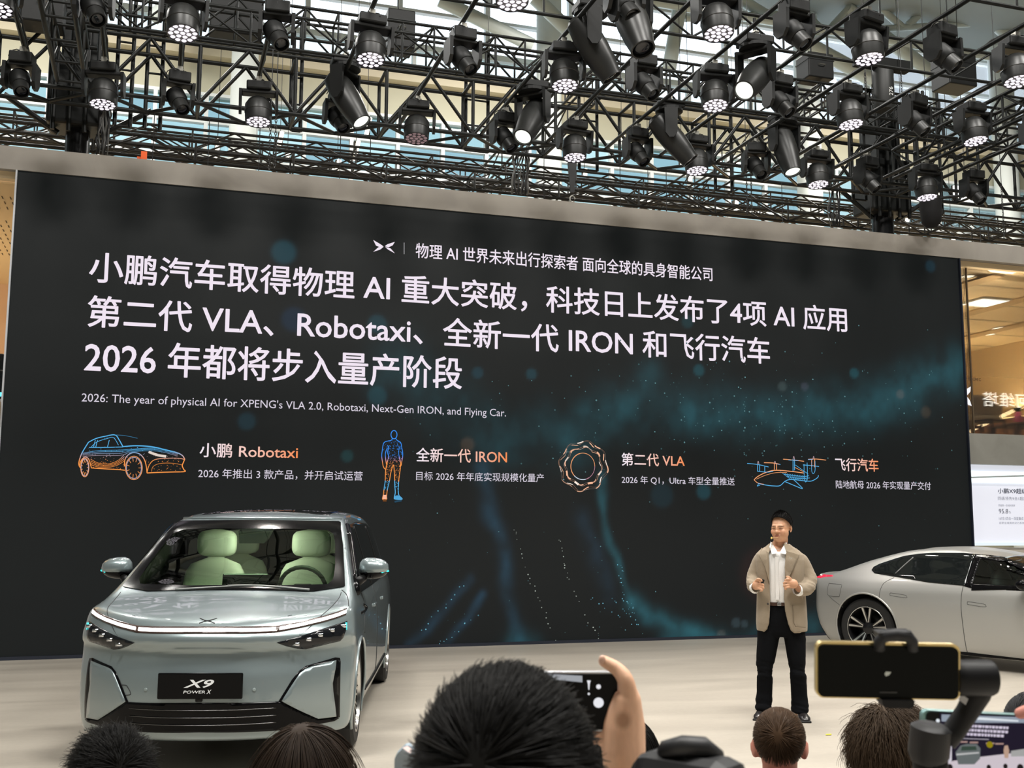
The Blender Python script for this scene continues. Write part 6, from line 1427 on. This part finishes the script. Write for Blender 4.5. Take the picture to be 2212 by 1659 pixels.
# ---------------------------------------------------------------- the audience
def spectator(label, px, py_top, dist, hairm, cloth, style, turn=0.0, hscale=1.0, seed=1, collar=None, skin=(.60, .34, .22), standing=False, tilt=0.0):
    """seen from behind; px/py_top is the crown of the hair in the photograph, dist its depth"""
    top = at_d(px, py_top, dist); yw = -math.atan2(top.x, top.y); hz = .245*hscale
    root = thing('person', label, 'person', (top.x, top.y, 0), (0, 0, yw))
    T = Matrix.Translation((0, 0, top.z-hz)) @ Matrix.Rotation(math.pi+turn, 4, 'Z') @ Matrix.Rotation(tilt, 4, 'X') @ Matrix.Scale(hscale, 4)
    zc = top.z-hz; mb = MB(); add_head(mb, T, face=False)
    sh = zc-.11                                     # shoulder line
    mb.path([(0, .0, sh-.02), (0, .0, zc-.02), (0, -.005, zc+.07)], [.062, .055, .056], 16)
    seat = sh-.56 if not standing else sh-.6
    mb.loft([ering((0, 0, z), rx, ry, 20) for z, rx, ry in ((seat, .16, .115), (seat+.2, .155, .11), (sh-.2, .18, .12), (sh-.07, .19, .105), (sh-.01, .13, .085), (sh+.03, .06, .06))])
    if standing:
        for s in (-1, 1): mb.path([(s*.09, 0, seat), (s*.1, 0, seat*.5), (s*.1, 0, .03)], [.09, .07, .05], 12)
    else:
        for s in (-1, 1): mb.path([(s*.08, .0, max(seat, .1)), (s*.20, .14, max(seat, .1)), (s*.10, .21, .08), (-s*.05, .22, .06)], [.085, .07, .055, .045], 12)
    for s in (-1, 1): mb.path([(s*.175, 0, sh-.05), (s*.20, .03, sh-.28), (s*.14, .17, sh-.36)], [.055, .045, .035], 12)
    me = remesh(mb, 'body', .009, 2); paint_tone(me, skin)
    obj('body', me, skin_material('skin_audience', skin), root, local=True)
    # clothes
    cb = MB().loft([ering((0, 0, z), rx, ry, 24) for z, rx, ry in ((seat-.05, .19, .14), (seat+.2, .185, .135), (sh-.2, .205, .14), (sh-.08, .215, .13), (sh-.01, .16, .105), (sh+.025, .085, .08), (sh+.05, .068, .068))], caps=False)
    for s in (-1, 1): cb.path([(s*.16, 0, sh-.04), (s*.195, 0, sh-.10), (s*.21, .03, sh-.28), (s*.15, .15, sh-.36)], [.08, .07, .058, .05], 14)
    obj('top', remesh(cb, 'top', .01, 3) if False else cb, cloth, root, smooth=True, local=True)
    if collar: obj('collar', MB().loft([ering((0, 0, sh+.045+.03*k), .070-.006*k, .070-.006*k, 24, 1, None, (0, -.25)) for k in range(2)], caps=False), collar, root, smooth=True, local=True)
    pants = MB()
    if standing:
        for s in (-1, 1): pants.path([(s*.09, 0, seat+.03), (s*.1, 0, seat*.5), (s*.1, 0, .05)], [.11, .09, .075], 12)
    else:
        for s in (-1, 1): pants.path([(s*.08, .0, max(seat, .11)), (s*.20, .14, max(seat, .11)), (s*.10, .21, .09), (-s*.05, .22, .075)], [.10, .085, .07, .06], 12)
    obj('trousers', pants, mat('audience_trousers', (.02, .022, .028), .8), root, smooth=True, local=True)
    # hair cap + strands
    N = {'short': 5200, 'spiky': 9000, 'messy': 6500, 'long': 4200, 'curly': 5200, 'bob': 2600}[style]; rs = np.random.RandomState(seed)
    u = rs.rand(N); th = rs.rand(N)*2*math.pi; st = np.sin(th)
    lim = {'short': np.where(st > .35, 2.25, np.where(st > -.5, 1.72, 1.5)), 'spiky': np.where(st > -.2, 2.3, 1.5), 'messy': np.where(st > -.2, 2.3, 1.5), 'long': np.where(st > -.3, 1.9, 1.3), 'curly': np.where(st > -.2, 2.25, 1.5), 'bob': np.where(st > -.3, 2.0, 1.4)}[style]
    ph = np.arccos(1-u*(1-np.cos(lim))); nx, ny, nz = np.sin(ph)*np.cos(th), np.sin(ph)*np.sin(th), np.cos(ph)
    R = np.stack([.078*nx, .018+.098*ny, .148+.088*nz], 1); nrm = np.stack([nx/.078, ny/.098, nz/.088], 1); nrm /= np.linalg.norm(nrm, axis=1, keepdims=True)
    capr = []
    for j in range(13):
        ring_ = []
        for i in range(28):
            t = 2*math.pi*i/28; l_ = (2.15 if math.sin(t) > .35 else (1.7 if math.sin(t) > -.5 else 1.45)) if style == 'short' else (2.15 if math.sin(t) > -.2 else 1.45); p_ = l_*j/12
            ring_.append(T @ Vector((.081*math.sin(p_)*math.cos(t), .018+.1005*math.sin(p_)*math.sin(t), .148+.0905*math.cos(p_))))
        capr.append(ring_)
    obj('hair_cap', MB().loft(capr, caps=False), hairm, root, smooth=True, local=True)
    down = np.array([0, 0, -1.0]); crown = np.array([.01, .04, .235]) if style in ('long', 'bob', 'curly') else np.array([.008, .105, .165]); flow = R-crown; flow /= np.linalg.norm(flow, axis=1, keepdims=True)+1e-6
    tang = flow-nrm*np.sum(flow*nrm, 1, keepdims=True); tang /= np.linalg.norm(tang, axis=1, keepdims=True)+1e-6
    if style == 'short': V, F = strands(R, nrm*.35+tang*.9, .038, tang*.15-nrm*.55, .0012, 3, .06, seed)
    elif style == 'spiky': V, F = strands(R, nrm*.42+tang*.9+rs.randn(N, 3)*.11, .052, tang*.5-nrm*.75, .0011, 4, .07, seed)
    elif style == 'messy': V, F = strands(R, nrm*.5+tang*.75+rs.randn(N, 3)*.22, .062, tang*.5-nrm*.7+np.tile(down*.35, (N, 1)), .0011, 6, .16, seed)
    elif style == 'long': V, F = strands(R, nrm*.25+tang, .30, np.tile(down*1.6, (N, 1))-nrm*.25, .0013, 8, .04, seed)
    elif style == 'bob': V, F = strands(R, nrm*.25+tang, .13, np.tile(down*1.4, (N, 1))-nrm*.2, .0013, 6, .04, seed)
    else: V, F = strands(R, nrm*.6+tang*.8+rs.randn(N, 3)*.18, .095, tang*.3+np.tile(down*1.0, (N, 1))-nrm*.6, .0013, 10, .36, seed, .9)
    M4 = np.array([list(r) for r in T]); V = np.concatenate([V, np.ones((len(V), 1))], 1) @ M4.T
    me_o = hair_obj('hair', V[:, :3], F, hairm, None); me_o.parent = root
    return root
brown = hair_mat('hair_dark_brown', (.028, .018, .012)); softblk = hair_mat('hair_soft_black', (.009, .0085, .008)); midbr = hair_mat('hair_brown', (.075, .043, .024)); wavy = hair_mat('hair_wavy_brown', (.075, .050, .032))
dkcl = mat('cloth_black', (.014, .014, .016), .85); navycl = mat('cloth_navy', (.012, .018, .06), .8); greycl = mat('cloth_grey', (.10, .10, .11), .85)
spectator('seated spectator with tousled short black hair before the people carrier', 240, 1566, 2.62, softblk, dkcl, 'messy', .3, 1.0, 3)
spectator('seated spectator with long straight dark brown hair before the people carrier', 655, 1556, 3.12, brown, greycl, 'long', 0, 1.03, 4)
near = spectator('spectator with thick black hair filming the stage with a raised phone', 1100, 1421, 1.07, softblk, dkcl, 'spiky', -.15, 1.0, 5, standing=True)
spectator('spectator with smooth black hair half hidden behind a raised hand', 1352, 1538, 2.9, softblk, dkcl, 'bob', 0, .95, 6)
spectator('spectator with short brown hair and bare pink ears before the presenter', 1681, 1522, 3.55, midbr, dkcl, 'short', .05, .98, 7, skin=(.68, .27, .20))
spectator('spectator with wavy brown hair, navy jacket and white collar under the phone stabiliser', 1930, 1516, 3.05, wavy, navycl, 'curly', -.75, 1.0, 8, mat('collar_white', (.8, .8, .8), .8), skin=(.55, .27, .18))
spectator('spectator with grey flecked hair beside the phone showing the stage', 2238, 1488, 3.3, hair_mat('hair_grey_black', (.05, .05, .052)), greycl, 'short', -.5, .98, 9, skin=(.60, .38, .24))

def plate_px(cs, dist, th, m, name, parent, bev=.0):
    """flat slab whose front face has the given photo corners at one depth, thickness away from the camera"""
    P = [at_d(*c, dist) for c in cs]; d = Vector(CF)*th; return obj(name, MB().prism(P, d), m, parent)
def round_rect(x0, y0, x1, y1, r, n=5, skew=0.0, k=0.0):
    pts = []
    for cx, cy, a0 in ((x1-r, y0+r, -90), (x1-r, y1-r, 0), (x0+r, y1-r, 90), (x0+r, y0+r, 180)):
        for i in range(n+1):
            a = math.radians(a0+90*i/n); pts.append((cx+r*math.cos(a), cy+r*math.sin(a)))
    return [(x, y+skew*(x-x0)) for x, y in pts]
# phone of the nearest spectator, and the hand that holds it
ph = thing('smartphone', 'black smartphone with camera controls held up by the nearest spectator', 'phone', at_d(1250, 1520, 1.42))
sc_ = mat('screen_black', (.003, .003, .004), .3, spec=.15); alu = mat('phone_edge_silver', (.55, .56, .60), .3, .8)
plate_px(round_rect(1072, 1452, 1338, 1580, 12), 1.42, .008, alu, 'phone_body', ph); scr = plate_px(round_rect(1076, 1457, 1334, 1576, 9), 1.418, .002, sc_, 'screen', ph)
uiw = emis('ui_white', (.9, .9, .95), .9)
for cx, cy, r in ((1293, 1518, 11), (1293, 1483.5, 5), (1272, 1499, 2.4)): plate_px([(cx+r*math.cos(a), cy+r*math.sin(a)) for a in np.linspace(0, 6.28, 20, endpoint=False)], 1.4165, .0005, uiw, 'screen_icon', scr)
plate_px([(1268, 1470), (1276, 1470), (1274, 1477), (1273, 1490), (1271, 1490), (1270, 1477)], 1.4165, .0005, uiw, 'screen_icon', scr); plate_px([(1180, 1456), (1258, 1460), (1258, 1474), (1180, 1466)], 1.4165, .0005, emis('ui_preview', (.5, .52, .56), .7), 'screen_preview', scr)
hd = MB(); D = 1.405
def hq(px, py, d=0.0): return at_d(px, py, D+d)
PX = 1/2378
finger(hd, [hq(1360, 1515, .004), hq(1352, 1472, .002), hq(1334, 1446, .008), hq(1304, 1428, .012)], .0130, .0078)     # index over the top edge
finger(hd, [hq(1368, 1520, .012), hq(1358, 1490, .028), hq(1332, 1482, .038), hq(1305, 1488, .038)], .0115, .0080)      # the other three behind the phone
finger(hd, [hq(1372, 1545, .014), hq(1362, 1520, .032), hq(1334, 1516, .040), hq(1305, 1522, .040)], .0115, .0080)
finger(hd, [hq(1372, 1570, .014), hq(1362, 1550, .032), hq(1336, 1548, .040), hq(1312, 1552, .040)], .0105, .0075)
finger(hd, [hq(1340, 1628, .010), hq(1322, 1600, .020), hq(1302, 1592, .022), hq(1280, 1592, .020)], .0125, .0095)         # thumb below the lower edge
hd.path([hq(1356, 1500, .006), hq(1352, 1530, .010), hq(1347, 1565, .012), hq(1346, 1610, .014), hq(1349, 1660, .02), hq(1340, 1780, .06), hq(1310, 1980, .14)], [.0165, .022, .026, .0285, .0275, .030, .038], 16)
hd.path([hq(1362, 1525, .012), hq(1364, 1565, .014), hq(1362, 1620, .016)], [.014, .018, .020], 14)
me = remesh(hd, 'raised_forearm', .0026, 4)
def mole(co, c):
    p = np.array(hq(1345, 1557, -.014)); dd = np.linalg.norm(co-p, axis=1); k = np.clip((.014-dd)/.007, 0, 1)[:, None]*.6; c[:, :3] = c[:, :3]*(1-k)+np.array([.28, .12, .05])*k
paint_tone(me, (.84, .50, .33), mole); o = obj('raised_forearm', me, skin_material('skin_hand', (.84, .50, .33)), near)
nl = at_d(1301, 1425, D+.006); obj('fingernail', MB().ball(nl, (.005, .003, .006), 10, 6), mat('nail', (.8, .5, .38), .3), o, smooth=True)
# pale blue phone corner on the other side of the same head
p2 = thing('smartphone', 'pale blue phone with a glowing flash beside the nearest spectator', 'phone', at_d(870, 1650, 1.3))
b2 = plate_px([(852, 1640), (858, 1628), (876, 1611), (884, 1610), (930, 1650), (930, 1740), (850, 1740)], 1.3, .009, mat('phone_pale_blue', (.42, .52, .60), .25), 'phone_body', p2)
plate_px([(870, 1616), (880, 1612), (892, 1622), (886, 1628)], 1.296, .002, emis('flash_glow', (1, .8, .72), 1.2), 'flash', p2)
# blurred camera in front of the audience
cm = thing('video_camera', 'dark grey camcorder held low in the audience', 'camera', at_d(1490, 1650, 1.0))
cg = mat('camera_grey', (.022, .022, .024), .5)
c0 = at_d(1490, 1646, 1.0); obj('camera_body', MB().box(c0+Vector((0, 0, -.03)), (.055, .10, .075), Euler((0, 0, -yaw)), bev=.016), cg, cm, smooth=False)
obj('top_handle', MB().path([at_d(1428, 1640, 1.02), at_d(1440, 1617, 1.0), at_d(1475, 1610, .99), at_d(1520, 1613, .99), at_d(1546, 1632, 1.0), at_d(1550, 1665, 1.02)], [.006, .008, .009, .009, .008, .006], 10), cg, cm, smooth=True); obj('lens', MB().lathe([(.022, 0), (.024, .03), (.02, .05), (.014, .05)], Matrix.Translation(c0+Vector((0, .04, -.03))) @ Matrix.Rotation(-math.pi/2, 4, 'X'), 20), black_m, cm, smooth=True)

# ---------------------------------------------------------------- phone on a hand stabiliser
st = thing('phone_stabiliser', 'black hand held phone stabiliser with a motor arm', 'stabiliser', at_d(2010, 1650, 1.26)); rub = mat('stabiliser_black', (.010, .010, .011), .5, spec=.25); rubg = mat('stabiliser_grey', (.028, .028, .030), .5, spec=.3)
sp_ = thing('smartphone', 'smartphone with a dark screen and gold edge clamped in the stabiliser', 'phone', at_d(1920, 1450, 1.22)); gold = mat('phone_gold_edge', (.75, .58, .26), .28, .85)
rr_ = [(x, y+.020*(x-1765)) for x, y in round_rect(1763, 1386, 2074, 1507, 16)]
b_ = plate_px(rr_, 1.222, .008, gold, 'phone_body', sp_); scr2 = plate_px([(x, y+.020*(x-1765)) for x, y in round_rect(1768, 1393, 2071, 1505, 13)], 1.2195, .0015, mat('screen_dark_gloss', (.002, .003, .0025), .35, spec=.12), 'screen', sp_)
plate_px([(1911, 1456), (1914, 1451), (1925, 1452), (1921, 1458), (1914, 1461)], 1.2185, .0005, emis('ui_dim', (.6, .58, .45), .5), 'screen_icon', scr2); plate_px([(1900, 1494), (1938, 1494.6), (1938, 1497.6), (1900, 1497)], 1.2185, .0005, mat('screen_bar', (.05, .05, .05), .5), 'screen_bar', scr2)
# upper jaw: arch over the top edge
obj('upper_jaw', MB().path([at_d(1899, 1404, 1.215), at_d(1900, 1386, 1.213), at_d(1908, 1374, 1.213), at_d(1935, 1371, 1.213), at_d(1962, 1374, 1.213), at_d(1971, 1387, 1.213), at_d(1972, 1405, 1.215)], [.006, .0065, .007, .007, .007, .0065, .006], 8), rubg, st, smooth=True)
plate_px([(1898, 1368), (1970, 1366), (1968, 1380), (1902, 1382)], 1.208, .02, rubg, 'jaw_top', st); plate_px([(1922, 1369), (1948, 1368.5), (1946, 1373), (1924, 1373.5)], 1.2075, .001, mat('mark_red', (.6, .05, .03), .5), 'jaw_mark', st)
plate_px([(1905, 1512), (1976, 1514), (1974, 1527), (1965, 1531), (1912, 1529), (1907, 1524)], 1.214, .022, rub, 'lower_jaw', st)
# roll motor, diagonal arm, handle
obj('roll_motor', MB().lathe([(.0, -.022), (.018, -.022), (.020, -.018), (.020, .018), (.018, .022), (0, .022)], Matrix.Translation(at_d(2104, 1464, 1.235)) @ Vector(CR).to_track_quat('Z', 'Y').to_matrix().to_4x4(), 24), rub, st, smooth=True, angle=.6)
obj('arm', MB().path([at_d(2122, 1470, 1.24), at_d(2112, 1500, 1.245), at_d(2088, 1540, 1.25), at_d(2060, 1580, 1.25), at_d(2042, 1600, 1.25)], [.015, .014, .0125, .0125, .013], 12), rub, st, smooth=True)
plate_px([(2078, 1500), (2092, 1510), (2086, 1523), (2072, 1512)], 1.232, .002, mat('arm_badge', (.35, .35, .36), .35, .6), 'arm_badge', st)
ax_ = (Vector(CU)*.96+Vector(CR)*.1).normalized()
obj('pan_motor', MB().lathe([(.0, .022), (.016, .022), (.0225, .018), (.0225, -.012), (.018, -.022)], Matrix.Translation(at_d(2008, 1606, 1.25)) @ ax_.to_track_quat('Z', 'Y').to_matrix().to_4x4(), 24), rubg, st, smooth=True, angle=.6)
obj('handle', MB().path([at_d(2008, 1615, 1.25), at_d(2010, 1660, 1.25), at_d(2012, 1800, 1.25)], [.0195, .019, .017], 18), rub, st, smooth=True)
# ---------------------------------------------------------------- phone that shows the stage
sv = thing('smartphone', 'smartphone with teal edge whose screen shows the stage', 'phone', at_d(2110, 1600, 1.05)); teal_m = mat('phone_teal_edge', (.20, .36, .36), .3, .5)
sk = lambda P: [(x, y+.052*(x-1990)) for x, y in P]
plate_px(sk(round_rect(1992, 1534, 2290, 1680, 14)), 1.352, .009, teal_m, 'phone_body', sv); ss = plate_px(sk(round_rect(2002, 1537, 2286, 1676, 12)), 1.3495, .0015, sc_, 'screen', sv)
def ui(P, col, s=.8, lay=1): plate_px(sk(P), 1.3490-.0003*lay, .0002, emis('view_%d_%d_%d_%d' % (*[int(c*99) for c in col], int(s*99)), col, s), 'screen_picture', ss)
ui([(2030, 1538), (2215, 1536), (2215, 1672), (2030, 1672)], (.02, .015, .03), .8); ui([(2034, 1541), (2215, 1538), (2215, 1550), (2090, 1556), (2034, 1556)], (.35, .40, .48), .8, 2); ui([(2050, 1545), (2120, 1543), (2200, 1545), (2200, 1548), (2050, 1549)], (.8, .85, .9), .9, 3)
ui([(2030, 1650), (2060, 1640), (2120, 1628), (2215, 1612), (2215, 1672), (2030, 1672)], (.70, .62, .68), .85, 2); ui([(2010, 1600), (2056, 1593), (2056, 1640), (2040, 1655), (2030, 1672), (2015, 1672)], (.74, .70, .78), .85, 2)
for r_, (x0, x1, y) in enumerate(((2078, 2180, 1563), (2072, 2178, 1572), (2072, 2165, 1581))):
    x = x0
    while x < x1: w = random.uniform(4, 9); ui([(x, y-3), (x+w, y-3), (x+w-1, y+2.5), (x, y+2.5)], (.78, .70, .85), .8, 3); x += w+1.2
ui([(2072, 1590), (2136, 1589), (2136, 1590.5), (2072, 1591.5)], (.7, .65, .75), .6, 3)
for x in (2072, 2095, 2130, 2150): ui([(x, 1597), (x+18, 1596), (x+18, 1599), (x, 1600)], (.7, .45, .4), .6, 3)
ui([(2064, 1622), (2075, 1606), (2088, 1602), (2110, 1601), (2118, 1610), (2117, 1632), (2105, 1645), (2070, 1647)], (.16, .18, .18), .8, 4); ui([(2078, 1608), (2108, 1606), (2110, 1614), (2076, 1617)], (.05, .08, .06), .8, 5); ui([(2066, 1624), (2115, 1618), (2115, 1621), (2066, 1628)], (.6, .6, .6), .8, 5)
ui([(2138+7*math.cos(a), 1601+7*math.sin(a)) for a in np.linspace(0, 6.28, 14, endpoint=False)], (.35, .28, .01), .8, 5)
ui([(2170, 1602), (2177, 1600), (2180, 1612), (2178, 1628), (2170, 1628), (2168, 1612)], (.6, .4, .3), .8, 4); ui([(2184, 1612), (2214, 1606), (2214, 1622), (2184, 1624)], (.45, .45, .44), .8, 4)
for x, y, r in ((2052, 1655, 8), (2136, 1650, 6), (2172, 1646, 6), (2204, 1648, 9), (2090, 1668, 8)): ui([(x+r*.8*math.cos(a), y+r*math.sin(a)) for a in np.linspace(0, 6.28, 12, endpoint=False)], (.02, .015, .015), .8, 5)
ui([(2026+4*math.cos(a), 1555+4*math.sin(a)) for a in np.linspace(0, 6.28, 12, endpoint=False)], (.85, .9, .95), .9, 3)
# hand of its owner: a finger over the top edge, wrist out of frame
hh = MB(); hq2 = lambda x, y, d=0.0: at_d(x, y, 1.34+d)
finger(hh, [hq2(2300, 1575), hq2(2265, 1540, -.005), hq2(2235, 1533, .0), hq2(2204, 1541, .008)], .011, .0075); finger(hh, [hq2(2305, 1600), hq2(2285, 1560, .03), hq2(2250, 1566, .035), hq2(2225, 1580, .03)], .010, .0075); finger(hh, [hq2(2310, 1620), hq2(2295, 1590, .03), hq2(2262, 1598, .035), hq2(2240, 1610, .03)], .010, .0075); finger(hh, [hq2(2312, 1640), hq2(2298, 1625, .03), hq2(2270, 1630, .034), hq2(2250, 1640, .03)], .009, .007); finger(hh, [hq2(2305, 1680, -.01), hq2(2285, 1650, -.015), hq2(2270, 1625, -.014), hq2(2262, 1605, -.012)], .012, .0085)
hh.path([hq2(2306, 1580, .005), hq2(2312, 1630, .008), hq2(2318, 1690, .012), hq2(2330, 1800, .05)], [.02, .028, .028, .028], 14); ell(hh, hq2(2308, 1625, .005), (.026, .018, .035))
me = remesh(hh, 'hand', .0024, 4); paint_tone(me, (.72, .30, .24)); hp = thing('person', 'hand of a spectator gripping the phone that shows the stage', 'person', hq2(2318, 1690)); obj('hand', me, skin_material('skin_hand2', (.72, .30, .24)), hp)
p = at_z(1789, 1587, 0.004); tag(obj('paper_scrap', MB().prism([p+Vector(v_) for v_ in ((-.03, -.01, 0), (.02, -.015, 0), (.035, .01, 0), (-.01, .012, 0))], (0, 0, .004)), mat('scrap_yellow', (.75, .62, .05), .7)), 'small yellow scrap lying on the stage floor', 'scrap')
# ================================================================ last details and labels
def cable_bundle(label, px, py0, py1, Y, n, w):
    a = at_y(px, py0, Y); b = at_y(px, py1, Y); t = thing('cable_bundle', label, 'cables', (b.x, Y, min(b.z, a.z)))
    for k in range(n):
        x = a.x+(k/(n-1)-.5)*w; z0 = 7.28+random.uniform(-.03, .1); z1 = max(b.z, 6.0)
        pts = [(x+random.gauss(0, .012)+math.sin(j*.9+k)*.012, Y+random.gauss(0, .012), z0+(z1-z0)*j/7) for j in range(8)]
        obj('cable', MB().path(pts, random.choice((.010, .013, .017)), 6), random.choice((cabm, cabm, mat('cable_grey', (.10, .10, .095), .6))), t, smooth=True)
cable_bundle('thick bundle of hanging cables beside the tower behind the people carrier', 226, 235, 335, 15.375, 7, .12)
cable_bundle('loose bundle of cables hanging behind the fascia over the screen centre', 1125, 330, 420, 15.35, 7, .25)
cable_bundle('bundle of cables hanging behind the fascia by the tower over the silver car', 1800, 380, 490, 15.35, 6, .2)
ORDS = 'first second third fourth fifth sixth seventh eighth ninth tenth eleventh twelfth thirteenth fourteenth fifteenth sixteenth seventeenth eighteenth'.split()
def number(group, base, key, tail):
    L = [o for o in scene.objects if o.parent is None and o.get('group') == group]
    for i, o in enumerate(sorted(L, key=key)): o['label'] = '%s, %s from the %s' % (base, ORDS[i], tail)
def wx(o): return (o.location.x if o.type == 'EMPTY' or o.location.length > .01 else float(np.mean([v.co.x for v in o.data.vertices])))
def wy(o): return float(np.mean([v.co.y for v in o.data.vertices]))
number('vertical frames in the rig', 'black vertical two post frame in the lighting rig', wx, 'people carrier side')
number('suspension wires above the fascia', 'thin black suspension wire above the fascia', wx, 'people carrier side')
number('hoist chains', 'steel hoist chain hanging in the rig', wx, 'people carrier side')
number('small hall lamps behind the truss', 'small bright hall lamp seen through the truss', wx, 'people carrier side')
number('pale roof braces', 'pale steel brace of the hall roof', wx, 'people carrier side')
number('white hall columns', 'tall round white hall column before the facade', wx, 'people carrier side')
number('pale roof purlins', 'long pale steel purlin under the hall roof', lambda o: -wy(o), 'glazed facade')
number('meeting room downlights', 'small warm downlight in the meeting room ceiling', lambda o: o.location.y, 'meeting room glass')
